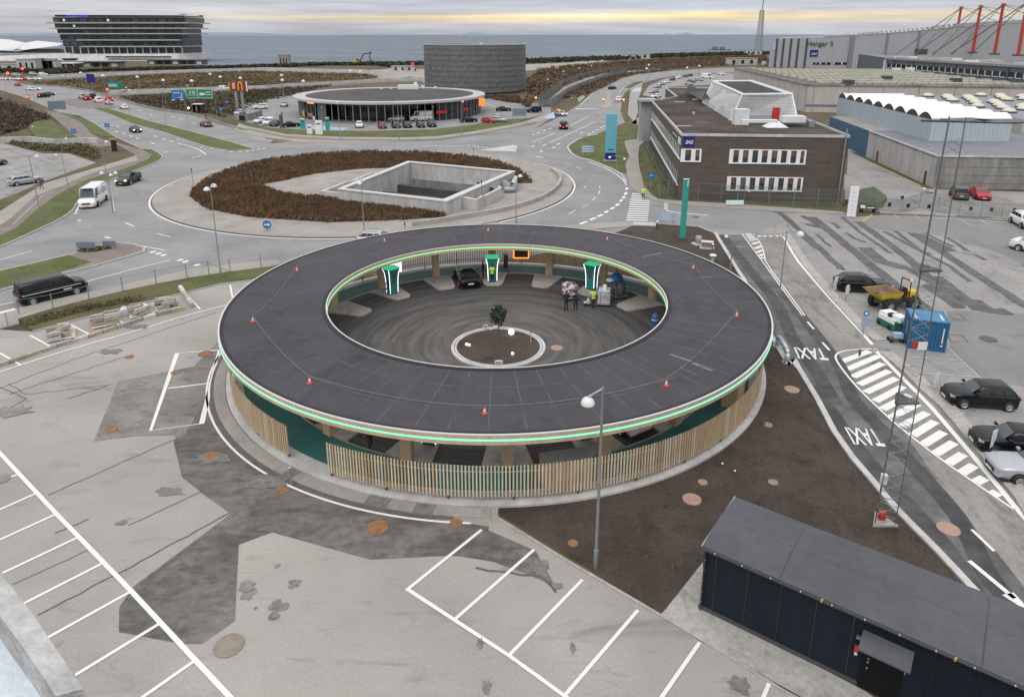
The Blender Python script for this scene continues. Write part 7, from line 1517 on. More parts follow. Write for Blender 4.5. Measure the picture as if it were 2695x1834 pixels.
for vw, x, y, lb in ((v1, 950, 1185, 'blue route sign on the grass left of the road'), (v1, 662, 1240, 'blue sign at the foot of the grass mound'), (v1, 1938, 1030, 'blue route sign beside the bus shelter'), (v1, 1990, 960, 'small blue sign behind the bus shelter'), (v8, 672, 820, 'small blue sign on the fence corner of the brick office')):
    b_ = vw.one(x, y); t = thing('route_sign', lb, 'sign', (*b_, 0)); MB().tube((0, 0, 0), (0, 0, 2.6), .05, 6).build('post', m_steel, t); MB().box((0, -.05, 2.3), (1.1, .04, .9)).build('plate', m_bluepaint, t); MB().box((0, -.08, 2.3), (.5, .02, .2)).build('white_mark', m_lblue, t)
# McDrive style mast sign, bus shelter, totems
b_ = x8.one(1770, 830); t = thing('mast_sign', 'tall two-legged mast sign with red and yellow panel behind the yard', 'sign', (*b_, 0)); zt, zb2 = x8.z(b_[1], 205), x8.z(b_[1], 425); w = 5.2
for x in (-.9, .9): MB().box((x, 0, zb2 / 2), (.7, .5, zb2)).build('leg', m_steel, t)
MB().box((.2, 0, (zt + zb2) / 2), (w, .6, zt - zb2)).build('panel', M('dark_red_panel', (.22, .03, .02), .5, .1, 1), t); zc = (zt + zb2) / 2; hh = zt - zb2
MB().path([(.2, -.35, zb2 + .3)] + [(.2 + .55 - .55 * cos(pi * k / 8), -.35, zc + hh * .1 + hh * .3 * sin(pi * k / 8)) for k in range(9)] + [(1.3, -.35, zb2 + .3)], .22, 6).build('yellow_arch', M('sign_yellow', (.70, .46, .04), .5, .05, 3), t); MB().box((2.7, -.32, zc), (.35, .1, hh)).build('white_edge', m_whitepaint, t); MB().box((-1.2, -.32, zc + .2), (.9, .1, hh * .6)).build('pale_symbol', M('pale_pink_symbol', (.6, .4, .36), .6, .1, 3), t); MB().box((-2.5, -.32, zc), (.5, .1, hh * .9)).build('ochre_edge', MATS['ochre_top'], t)
a, b2 = x8.one(740, 905), x8.one(975, 900); t = thing('bus_shelter', 'dark glass bus shelter with white roof beside the road', 'bus shelter', ((a[0] + b2[0]) / 2, a[1], 0)); w = b2[0] - a[0]
MB().box((0, .5, 2.65), (w, 1.8, .14)).build('roof', m_whitepaint, t); MB().box((0, 1.2, 1.3), (w * .95, .06, 2.4)).build('back_pane', m_blackgl, t); MB().box((-w * .46, .5, 1.3), (.06, 1.4, 2.4)).build('side_pane', m_blackgl, t); MB().box((-.2 * w, .45, 1.3), (.5, .2, 1.6)).build('poster', M('pink_poster', (.32, .16, .16)), t); MB().box((0, .8, .5), (w * .6, .35, .08)).build('bench', m_steeld, t)
for x in (-.47, .47): MB().tube((x * w, -.2, 0), (x * w, -.2, 2.6), .05, 6).build('post', m_steeld, t)
b_ = x6.one(570, 665); t = thing('dark_totem', 'dark upright totem standing between the cars of the yard', 'totem', (*b_, 0)); h = x6.z(b_[1], 375); MB().box((-.25, 0, h * .4), (.55, .4, h * .8)).build('wide_slab', M('brown_grey_totem', (.09, .08, .075), .7, .2, 3), t); MB().box((.15, 0, h / 2), (.22, .3, h)).build('fin', m_steeld, t)
for x, y, w, h, m, lb in ((942, 680, 1.3, 2.3, m_tealpaint, 'left teal charging post in the service yard'), (1387, 705, 1.1, 2.9, m_tealpaint, 'right teal charging post in the service yard'), (1065, 775, 1.5, 2.0, m_whitepaint, 'smaller white cabinet on the verge'), (1235, 785, 2.0, 3.1, m_whitepaint, 'larger white cabinet on the verge')):
    b_ = x6.one(x, y); t = thing('charging_post' if m is m_tealpaint else 'cabinet', lb, 'charger' if m is m_tealpaint else 'cabinet', (*b_, 0)); MB().box((0, 0, h / 2), (w * .8, .6, h), 0, .92).build('body', m, t); MB().box((0, 0, h + .05), (w * .75, .6, .16)).build('cap', m_whitepaint, t); MB().box((0, -.31, h * .8), (w * .5, .03, .25)).build('screen', m_black, t)
sw = struct(MB().box((0, 0, 0), (.1, .1, .1)).build('wall_marker', m_conc)); bpy.data.objects.remove(sw)
a, b2, c2 = x8.one(1640, 1050), x8.one(1930, 1060), x8.one(2240, 960); t = thing('yard_wall', 'low grey wall with dark opening at the yard entrance', 'wall', (*b2, 0)); MB().wallstrip([a, b2, c2], .3, 0, 1.7).build('wall', m_concdark, t, world=True); MB().box((-1.5, -.25, .7), (1.4, .1, 1.3)).build('opening', m_blackgl, t)
# ---- fences
m_wire = None
def wiremat():
    m = bpy.data.materials.new('wire_mesh'); m.use_nodes = True; n = m.node_tree.nodes; l = m.node_tree.links; b = n['Principled BSDF']; b.inputs['Base Color'].default_value = (.16, .17, .17, 1); b.inputs['Metallic'].default_value = .4
    tr = n.new('ShaderNodeBsdfTransparent'); mx = n.new('ShaderNodeMixShader'); mx.inputs[0].default_value = .16; l.new(tr.outputs[0], mx.inputs[1]); l.new(b.outputs[0], mx.inputs[2]); l.new(mx.outputs[0], n['Material Output'].inputs[0]); return m, mx
m_wire, _ = wiremat()
m_wire2, mx2 = wiremat(); mx2.inputs[0].default_value = .62; m_wire2.node_tree.nodes['Principled BSDF'].inputs['Base Color'].default_value = (.20, .215, .22, 1)
def wire_fence(pts, h, label, mat=None, every=None, pr=.04, top=True, group=None, name='wire_fence'):
    p = pts if every is None else resample(pts, every)
    t = thing(name, label, 'fence', (*p[0], 0), 0, group)
    for x, y in p: MB().tube((x, y, 0), (x, y, h + .1), pr, 6).build('post', m_steel, t, world=True)
    if mat: MB().wallstrip(p, .02, .05, h).build('mesh_panel', mat, t, world=True)
    wr_ = MB()
    for z in ((h, .1, h * .5) if top else (h,)):
        for a, b in zip(p, p[1:]): wr_.tube((*a, z), (*b, z), .015, 4)
    wr_.build('wire', m_steel, t, world=True); return t
wire_fence(v8((740, 880), (805, 872), (845, 885), (1035, 897), (1210, 910), (1335, 918), (1575, 928), (1765, 943), (1945, 950), (2130, 955)), 2.5, 'wire mesh fence in front of the brick office', m_wire)
wire_fence(v8((845, 885), (760, 760), (690, 640), (650, 560), (620, 480), (610, 380)), 2.4, 'wire mesh fence along the left side of the brick office', m_wire)
wf = wire_fence(w1((860, 560), (1020, 600), (1240, 615), (1400, 560), (1560, 600), (1745, 640), (1935, 650), (2120, 655), (2400, 672)), 2.0, 'wire mesh fence with small dark plates along the back of the right lot', m_wire)
for x, y in ((1125, 530), (1290, 540), (1475, 547), (1845, 567), (2028, 575), (2230, 580), (1237, 470)):
    c = w1.one(x, 618 if x != 1237 else 560); z = max(.6, w1.z(c[1], y)); MB().box((c[0], c[1] - .04, z), (.42, .04, .52)).build('dark_plate', m_black, wf, world=True)
fp_ = v6((-60, 640), (150, 612), (410, 568), (685, 500), (942, 432), (1197, 376), (1432, 331), (1600, 304), (1762, 284), (1998, 250))
ff = wire_fence(fp_, 1.35, 'low post and wire fence along the pavement left of the ring', None, pr=.045, top=False)
MB().tube((*fp_[7], 1.25), (*[(fp_[7][i] * .45 + fp_[6][i] * .55) for i in (0, 1)], .05), .035, 5).tube((*fp_[7], 1.25), (*fp_[8], .1), .035, 5).build('brace', m_steel, ff, world=True)
for i, pts in enumerate((((60, 815), (300, 620), (520, 545), (700, 505), (1000, 472), (1400, 450)), ((180, 830), (350, 705), (500, 640), (700, 560), (900, 505)))):
    wire_fence(v3(*pts), 2.6, ('outer', 'inner')[i] + ' tall grey mesh fence along the path at the right', m_wire2, every=5, pr=.05)
sheet('fenced_path', v3((90, 830), (180, 830), (350, 705), (500, 640), (700, 560), (900, 505), (1400, 460), (1000, 475), (700, 510), (520, 555), (300, 640)), ZL, m_lot)
t = thing('mesh_gate', 'grey mesh end panel closing the fenced path', 'gate', (*v3.one(70, 830), 0)); a, b2 = v3((70, 830), (180, 830)); MB().wallstrip([a, b2], .05, .1, 2.5).build('mesh_panel', m_wire2, t, world=True); MB().tube((*a, 0), (*a, 2.6), .06, 6).tube((*b2, 0), (*b2, 2.6), .06, 6).build('post', m_steel, t, world=True)
# ---- barrier, pallets with stones, kerbstones of the left bays
a, b2 = v6.one(-40, 720), v6.one(140, 672); t = thing('plastic_barrier', 'white plastic barrier with red stripe at the left edge', 'barrier', (*b2, 0)); MB().wallstrip([a, b2], .45, .05, 1.25).build('body', M('white_plastic', (.66, .65, .63), .5, .1, 3), t, world=True)
c = v6.one(70, 690); MB().wallstrip([(c[0] - .12, c[1] - .25), (c[0] + .12, c[1] - .25)], .05, .1, 1.2).build('red_stripe', m_red, t, world=True); MB().wallstrip([a, b2], .5, .0, .12).build('foot', m_conc, t, world=True); MB().wallstrip([(a[0] * .3 + b2[0] * .7, a[1] * .3 + b2[1] * .7 - .25), (b2[0] - .3, b2[1] - .25)], .04, .75, .95).build('pale_strip', m_whitepaint, t, world=True)
r5 = random.Random(9); stone_me = []
for k in range(5):
    s = MB(); dxs = [r5.uniform(.9, 1.0) for _ in range(8)]
    b = MB().box((0, 0, .16), (1.0, .22, .32)); s.add([(x * d, y * d, z) for (x, y, z), d in zip(b.v, dxs)], b.f); me = s.mesh('stone'); me.materials.append((m_conclight, m_kerb, m_walk, m_conc, m_cover)[k] if k < 4 else M('sandy_stone', (.40, .34, .24), .9, .2, 4)); stone_me.append(me)
for i, (x0, y0, lb) in enumerate(((470, 790, 'pallet of loose pale stone blocks, leftmost of the row'), (805, 690, 'pallet of grey kerbstones, second from the left'), (1085, 615, 'pallet of pale stones with a round drum, third from the left'), (1275, 565, 'pallet of kerbstones nearest the ring, in the left bays'))):
    c = v6.one(x0, y0 - 20); t = thing('stone_pallet', lb, 'pallet', (*c, ZL), .55, 'pallets of stones in the left parking bays')
    for k in range(5): MB().box((0, -.9 + k * .45, .12), (1.9, .3, .03)).build('board', m_woodpale, t)
    for k in (-.8, 0, .8): MB().box((k, 0, .055), (.12, 2.0, .1)).build('bearer', m_wood, t)
    for k in range(11):
        o = place('stone', stone_me[(k * 3 + i) % 5], t, (r5.uniform(-.45, .45) if i != 1 else (-.5 if k % 2 else .5), -.85 + (k % 6) * .34, .14 + .33 * (k // 6)), (0, 0, r5.uniform(-.6, .6) if i in (0, 2) else r5.uniform(-.05, .05))); o.scale = (1, r5.uniform(.8, 1.3), r5.uniform(.7, 1.1))
    if i == 2: MB().tube((-1.2, 0, .3), (-1.2, .9, .3), .3, 12).build('drum', m_conclight, t)
kr = thing('kerbstone_row', 'curving row of rough old kerbstones along the left bays', 'kerb', (*v6.one(750, 770), 0))
pts = resample(smooth(v6((-60, 1020), (0, 1003), (240, 920), (450, 850), (730, 765), (960, 690), (1220, 610), (1490, 552)), 4), 1.05)
for k, (a, b) in enumerate(zip(pts, pts[1:])):
    o = place('kerbstone', stone_me[(k * 7) % 5 if k % 6 else 4], kr, ((a[0] + b[0]) / 2 - kr.location.x + r5.uniform(-.03, .03), (a[1] + b[1]) / 2 - kr.location.y + r5.uniform(-.03, .03), 0), (0, 0, atan2(b[1] - a[1], b[0] - a[0]) + r5.uniform(-.05, .05))); o.scale = (1.0, 1.3, r5.uniform(.75, 1.0))
k2 = thing('kerbstone_stack', 'short straight row of pale kerbstones at the right end of the left bays', 'kerb', (*v6.one(1430, 480), 0)); pts = resample(v6((1378, 410), (1480, 560)), .9)
for a, b in zip(pts, pts[1:]): o = place('kerbstone', stone_me[r5.randrange(3)], k2, ((a[0] + b[0]) / 2 - k2.location.x, (a[1] + b[1]) / 2 - k2.location.y, 0), (0, 0, atan2(b[1] - a[1], b[0] - a[0]))); o.scale = (.9, 1.5, 1.25)
# ---- well heads on the soil, crash guard, bollards
def vent(x, y, kind, lab):
    c = q1.one(x, y); t = thing('ground_vent', lab, 'vent', (*c, 0))
    if kind == 0: MB().box((0, 0, .06), (1.3, 1.0, .12), .4).build('slab', m_conclight, t); MB().lathe((0, 0, .12), [(.36, 0), (.36, .75), (.30, .82), (0, .84)], 16).build('cylinder', m_steel, t, True)
    if kind == 1: MB().box((0, 0, .05), (1.5, 1.0, .1), -.3).build('slab', m_conclight, t); MB().box((0, 0, .4), (1.15, .6, .6), -.3).build('box', m_steel, t); MB().box((0, 0, .73), (1.25, .7, .07), -.3).build('lid', M('cream_lid', (.62, .58, .44), .6, .1, 3), t)
    if kind == 2: MB().tube((0, 0, 0), (0, 0, .65), .17, 12).build('stem', m_conclight, t); MB().lathe((0, 0, .62), [(.2, -.06), (.38, 0), (.3, .12), (0, .15)], 14).build('cap', m_whitepaint, t, True)
vent(410, 225, 0, 'steel cylinder on a pale slab behind the ring canopy'); vent(530, 280, 1, 'low box with cream lid on the soil behind the ring canopy'); vent(608, 465, 2, 'white mushroom vent at the edge of the ring canopy')
c = q1.one(606, 320); globe(c[0], c[1], .13, 'small white globe on a short stand by the cream-lidded box', m_whitepaint, .6)
MB().tube((0, 0, -.6), (0, 0, 0), .04, 6).build('stem', m_black, bpy.data.objects[-1] if False else [o for o in bpy.data.objects if o.get('label', '').startswith('small white globe on a short stand')][0])
c = q1.one(1318, 200) if False else v8.one(725, 1110); globe(c[0], c[1], .14, 'small white globe lamp near the zebra crossing', m_whitepaint, .7); MB().tube((0, 0, -.7), (0, 0, 0), .05, 6).build('stem', m_black, [o for o in bpy.data.objects if o.get('label', '').startswith('small white globe lamp near')][0])
zq = View(1780, 850, 5.273); a, b2 = zq.one(1400, 330), zq.one(1470, 470); t = thing('crash_guard', 'bent galvanised crash guard beside the right rim of the ring', 'guard', (*a, 0))
a1_, b1_ = zq.one(1430, 300), zq.one(1560, 520); d3 = (b1_[0] - a1_[0], b1_[1] - a1_[1]); MB().path([(0, 0, 0), (0, 0, .75), (d3[0] * .15, d3[1] * .15, .9), (d3[0] * .85, d3[1] * .85, .9), (d3[0], d3[1], .75), (d3[0], d3[1], 0)], .17, 10).build('tube', M('pale_galvanised', (.50, .55, .58), .4, .15, 4, metal=.5), t, True); MB().box((0, 0, .03), (.6, .6, .06)).build('foot', m_steel, t); MB().box((d3[0], d3[1], .03), (.6, .6, .06)).build('foot', m_steel, t)
for vw, x, y, lb in ((w4, 632, 1090, 'grey bollard on the paver band at the walkway gap'),):
    c = vw.one(x, y); t = thing('steel_bollard', lb, 'bollard', (*c, 0)); MB().tube((0, 0, 0), (0, 0, 1.0), .055, 8).build('post', m_steel, t); MB().lathe((0, 0, 1.0), [(.056, 0), (.04, .04), (0, .05)], 8).build('cap', m_whitemetal, t, True)
for i, (x, y) in enumerate(((1780, 883), (1870, 935))): c = w5.one(x, y); globe(c[0], c[1], .06, ('left', 'right')[i] + ' one of two tiny white lamps on the soil right of the ring', m_whitepaint, .02)
for vw, x, y, r, m in ((w5, 2280, 345, .48, m_rust2), (w5, 2108, 600, .28, m_cover), (w5, 1638, 1013, .24, m_rust2), (w5, 1560, 1135, .46, m_rust2), (w5, 2145, 1013, .26, m_cover), (D, 1300, 1234, .24, m_rust)):
    c = vw.one(x, y); t = tag(MB().lathe((c[0], c[1], .02), [(0, .05), (r * .82, .05), (r * .84, .04), (r, .04), (r, -.04)], 20).build('well_cover', m), {345: 'pinkish round well cover near the right rim of the ring', 600: 'small grey well cover right of the slat screen', 1013: 'small well cover on the soil' , 1135: 'largest pinkish well cover on the soil above the dark shed', 1234: 'small rusty well cover at the left end of the soil'}[y] + (', left of the big mast' if x == 2145 else ', above the largest one' if x == 1638 else ''), 'well cover')
# ---- concrete pit of the roundabout
PZ = 1.9
pc = PIT
pit = thing('concrete_pit', 'open rectangular concrete pit with thick stained walls in the roundabout', 'pit', (*pc[1], 0))
MB().wallstrip([lerp(pc[0], pc[0], 0)] + pc[1:], .55, -5, PZ, True).build('wall', m_conclight, pit, world=True)
cop = MB().wallstrip(pc, .75, PZ, PZ + .18, True); cop.build('coping', M('pale_coping', (.55, .55, .54), .85, .12, 3, **wd), pit, world=True)
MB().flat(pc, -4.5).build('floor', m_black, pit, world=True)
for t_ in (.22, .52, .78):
    a = lerp(pc[0], pc[3], t_); b = lerp(pc[1], pc[2], t_); MB().wallstrip([lerp(a, b, .02), lerp(a, b, .98)], .9, -4.4, -.75).build('cross_wall', M('dark_concrete', (.075, .07, .066), .9, .3, 1.5, big=.3, bigscale=.3, **wd), pit, world=True)  # cross walls in a darker concrete than the pit walls
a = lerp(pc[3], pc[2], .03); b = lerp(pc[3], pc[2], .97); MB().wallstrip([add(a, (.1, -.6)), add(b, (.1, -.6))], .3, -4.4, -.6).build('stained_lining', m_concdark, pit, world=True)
nv_ = Vector((pc[0][0] - pc[1][0], pc[0][1] - pc[1][1])).normalized()
for f0, f1, o_, hh_ in ((.02, .34, 3.4, 1.35), (.40, .66, 3.2, 1.3)):
    a, b = lerp(pc[0], pc[3], f0), lerp(pc[0], pc[3], f1); MB().wallstrip([a, (a[0] + nv_.x * o_, a[1] + nv_.y * o_), (b[0] + nv_.x * o_, b[1] + nv_.y * o_), b], .4, -.1, hh_).build('side_wall', m_conclight, pit, world=True)
for pts, zt_ in ((((1570, 435), (1640, 400), (1765, 425), (1800, 400)), 1.6), (((1815, 400), (1905, 350), (1900, 340)), 1.6), (((1925, 300), (1985, 318), (2000, 270)), 1.5)):
    MB().wallstrip(v7(*pts), .45, -.1, zt_).build('side_wall', m_conclight, pit, world=True)
MB().tube((*v7.one(1930, 320), .6), (*v7.one(1990, 318), .6), .4, 10).build('pipe', m_steel, pit, world=True)
MB().wallstrip(v7((1770, 300), (1900, 355)), .1, .0, 1.3).build('gate', m_steeld, pit, world=True)
rm_ = struct(MB().wallstrip(smooth(v7((1380, 520), (1500, 505), (1700, 470), (1950, 425), (2150, 360), (2250, 290), (2265, 230), (2210, 185)), 4), .4, 0, .7).build('low_wall', m_conc))
# ---- far furniture
b_ = v3.one(1750, 345); t = thing('sea_gantry', 'dark motorway gantry with two sign panels against the sea', 'gantry', (*b_, 0)); Y = b_[1]
xa, xb = XAT(Y, 3, v3.px(1657, 0)[0]) - b_[0], XAT(Y, 3, v3.px(1860, 0)[0]) - b_[0]; z1 = v3.z(Y, 292); zt = v3.z(Y, 266)
for x in (xa, (xa + xb) / 2 + 2, xb): MB().tube((x, 0, 0), (x, 0, z1), .35, 6).build('post', m_steeld, t)
MB().box(((xa + xb) / 2, 0, z1), (xb - xa, .5, .8)).build('beam', m_steeld, t)
for f0, f1 in ((.18, .45), (.52, .76)): MB().box((xa + (xb - xa) * (f0 + f1) / 2, -.4, (z1 + zt) / 2 + .4), ((xb - xa) * (f1 - f0), .4, zt - z1)).build('panel', m_signback, t)
b_ = v4.one(140, 437); t = thing('radio_mast', 'tall pale lattice radio mast on the horizon', 'mast', (*b_, 0)); Y = b_[1]; hs = [(437, 7.5), (250, 5.0), (85, 3.6)]; prev = None
for i in range(3):
    p = [Vector((s * hs[i][1] / 2, u * hs[i][1] / 2, v4.z(Y, hs[i][0]))) for s in (-1, 1) for u in (-1, 1)]
    if prev:
        for a, b in zip(prev, p): MB().tube(tuple(a), tuple(b), .5, 5).build('leg', m_steel, t)
        br = MB()
        for k in range(12):
            for (a0_, a1__), (c0_, c1_) in (((prev[0], p[0]), (prev[2], p[2])),):
                s0_ = a0_.lerp(a1__, k / 12); s1_ = c0_.lerp(c1_, (k + 1) / 12); br.tube(tuple(s0_), tuple(s1_), .35, 4); br.tube((s1_.x, s1_.y, s0_.z), (s0_.x, s0_.y, s1_.z), .35, 4)
        br.build('brace', m_steel, t)
    prev = p
MB().tube((0, 0, v4.z(Y, 85)), (1.5, 0, v4.z(Y, 0) + 30), .7, 5).build('antenna', m_steel, t)
b_ = v2.one(855, 352); t = thing('excavator', 'yellow excavator with raised dark arm by the shore', 'excavator', (*b_, 0)); MB().box((-2.5, 0, 1.9), (5, 3, 2.2)).build('body', m_yellow, t); MB().box((-2, 0, .5), (5.5, 3.4, 1.0)).build('tracks', m_black, t); MB().box((-.5, -.6, 3.4), (1.8, 1.6, 1.6)).build('cab', m_blackgl, t); MB().path([(1, 0, 2.5), (4, 0, 8), (8.5, 0, 8.5), (10, 0, 9.5)], .5, 6).build('boom', m_steeld, t); MB().path([(9.6, 0, 9.3), (8.3, 0, 5.5), (9.2, 0, 3.5)], .45, 6).build('stick', m_steeld, t); MB().box((9.4, 0, 3.0), (1.4, 1.4, 1.4)).build('bucket', m_steeld, t)
b_ = v2.one(1262, 398); t = thing('orange_machine', 'small orange site machine beside the round tower', 'machine', (*b_, 0)); MB().box((0, 0, 2), (4.5, 2.5, 2.6)).build('body', m_orange, t); MB().box((.5, 0, 4), (2, 2, 2)).build('cab', m_orange, t); MB().box((0, 0, .4), (5, 2.8, .8)).build('tracks', m_black, t)
for vw, x, y, w, h, lb in ((v3, 990, 378, 24, 4.5, 'ruined low white wall building by the sea'), (v3, 2085, 342, 18, 5, 'small white hut at the foot of the radio mast'), (v2, 283, 365, 7, 8, 'square pale tower block at the shore'), (v3, 1980, 438, 22, 5, 'low pale shed on the scrubland near the hangar'), (v2, 1190, 402, 14, 3, 'white containers on the works yard'), (x1, 1010, 640, 15, 7, 'pale-roofed low house left of two others at the far left'), (x1, 1250, 640, 15, 7, 'pale-roofed low house in the middle of three at the far left'), (x1, 1430, 640, 11, 6, 'smallest pale-roofed low house right of two others at the far left'), (x1, 820, 660, 12, 7, 'dark-walled low house right of the red traffic light'), (x1, 300, 640, 22, 4, 'long flat low building at the left frame edge')):
    b_ = vw.one(x, y); t = thing('shore_hut', lb, 'hut', (*b_, 0)); MB().box((0, 3, h / 2), (w, 6, h)).build('wall', m_conclight if x != 283 else m_walk, t); MB().box((0, 3, h + .15), (w + .6, 6.6, .3)).build('roof', m_steel, t)
    for k in range(3): MB().box((w * (-.3 + .3 * k), -.05, h * .5), (w * .1, .2, h * .5)).build('opening', m_blackgl, t)
b_ = x1.one(360, 300); t = thing('tanker_shed', 'small blue shed roof below the folded terminal roofs', 'shed', (*b_, 0)); MB().box((0, 3, 3), (16, 7, 6)).build('wall', M('bright_blue_shed', (.06, .30, .45), .6, .1, 1), t); MB().box((0, 3, 6.4), (16.5, 7.5, .8)).build('roof', m_black, t)
def light_on_post(vw, x, y, h, label, mat, name, cat, r=.35):
    c = vw.one(x, y, h); t = thing(name, label, cat, (*c, 0)); MB().tube((0, 0, 0), (0, 0, h - r), .07, 6).build('post', m_steeld, t); MB().box((0, .1, h), (r * 1.6, .25, r * 3)).build('housing', m_black, t); MB().lathe((0, -.15, h), [(0, -r * .9), (r * .8, -r * .4), (r * .8, r * .4), (0, r * .9)], 10).build('lamp', mat, t, True)
e_sig = EM('signal_red', (1.0, .045, .03), 5.0); e_amb = EM('signal_amber', (1.0, .34, .06), 3.0)
light_on_post(x1, 235, 720, 5, 'left red traffic light at the far left junction', e_sig, 'traffic_light', 'traffic light', .75); light_on_post(x1, 670, 580, 5, 'right red traffic light at the far left junction', e_sig, 'traffic_light', 'traffic light', .75)
light_on_post(x2, 1000, 830, 3.5, 'red traffic light beside the queueing cars', e_sig, 'traffic_light', 'traffic light', .5); light_on_post(x1, 835, 1415, 3.0, 'red traffic light above the bare bushes', e_sig, 'traffic_light', 'traffic light', .4)
for x, y, h, lb in ((672, 757, 1.5, 'amber roadworks lamp on the left of the traffic island'), (862, 760, 1.5, 'amber roadworks lamp right of the white car')): light_on_post(v3, x, y, h, lb, e_amb, 'roadworks_lamp', 'warning lamp', .35)
light_on_post(y7, 1803, 335, 4.5, 'amber light on a post at the fence corner', e_amb, 'roadworks_lamp', 'warning lamp', .3); light_on_post(x8, 637, 785, 1.5, 'white-lit ticket post beside the bus shelter', e_head, 'lit_post', 'post', .3); light_on_post(v3, 372, 745, 1.7, 'black and white post beside the fenced path', m_whitepaint, 'marker_post', 'post', .3)
for x, y, lb in ((612, 940, 'red and white road barrier on the exit island'), (868, 805, 'red and white road barrier right of the white car'), (492, 1150, 'red and white sign post on the grass plot')):
    c = v3.one(x, y); t = thing('striped_barrier', lb, 'barrier', (*c, 0)); MB().tube((0, 0, 0), (0, 0, 1.2), .05, 6).build('post', m_steel, t); MB().box((0, -.06, .9), (.9, .04, .3)).build('board', m_red, t)
    for k in (-.25, .1): MB().box((k, -.085, .9), (.16, .02, .3)).build('white_stripe', m_white, t)
b_ = x2.one(1215, 870); t = thing('green_board', 'green and white road sign on the bank behind the queue', 'sign', (*b_, 0)); MB().box((0, 0, 2.4), (6, .2, 2.6)).build('panel', m_green, t); MB().box((-.9, -.12, 2.2), (3.6, .05, 1.2)).build('white_field', m_lblue, t); MB().tube((-2, .2, 0), (-2, .2, 3), .1, 6).tube((2, .2, 0), (2, .2, 3), .1, 6).build('post', m_steel, t)
b_ = x2.one(620, 870); t = thing('dark_board', 'dark blue square sign on the bank behind the queue', 'sign', (*b_, 0)); MB().box((0, 0, 5), (3.2, .2, 3.4)).build('panel', m_sasblue, t); MB().tube((0, .2, 0), (0, .2, 6), .12, 6).build('post', m_steel, t)
c = w1.one(945, 600); t = thing('wheel_bench', 'low dark bench with rubber feet at the back of the right lot', 'bench', (*c, 0)); MB().box((0, 0, .55), (2.2, .6, .1)).build('top', m_steeld, t); MB().box((-.8, 0, .25), (.3, .5, .5)).box((.8, 0, .25), (.15, .5, .5)).build('legs', m_black, t); MB().box((-.7, 0, .75), (.5, .4, .3)).build('white_pack', m_whitepaint, t); MB().box((.3, -.1, .63), (.8, .4, .06)).build('slab', m_woodpale, t)
c = w1.one(1500, 430); t = thing('scrap_heap', 'small heap of pale scrap beside the grey-brown car', 'scrap', (*c, 0))
for k in range(7): MB().box((r5.uniform(-1, 1), r5.uniform(-.5, .5), .2 + .08 * k), (r5.uniform(.3, 1.1), r5.uniform(.1, .4), .12), r5.uniform(0, 3)).build('scrap_piece', (m_whitemetal, m_steel, m_woodpale)[k % 3], t)
a = w1((855, 430), (1000, 398), (1120, 490), (1080, 560), (850, 560)); t = tag(MB().loft([[(x, y, 0) for x, y in a], [(x * .9 + sum(p[0] for p in a) / 50, y * .9 + sum(p[1] for p in a) / 50, .6) for x, y in a]]).build('green_tarpaulin', M('moss_green_tarp', (.075, .095, .05), .85, .2, 1.5)), 'moss green covered mound behind the white sign slab', 'mound')
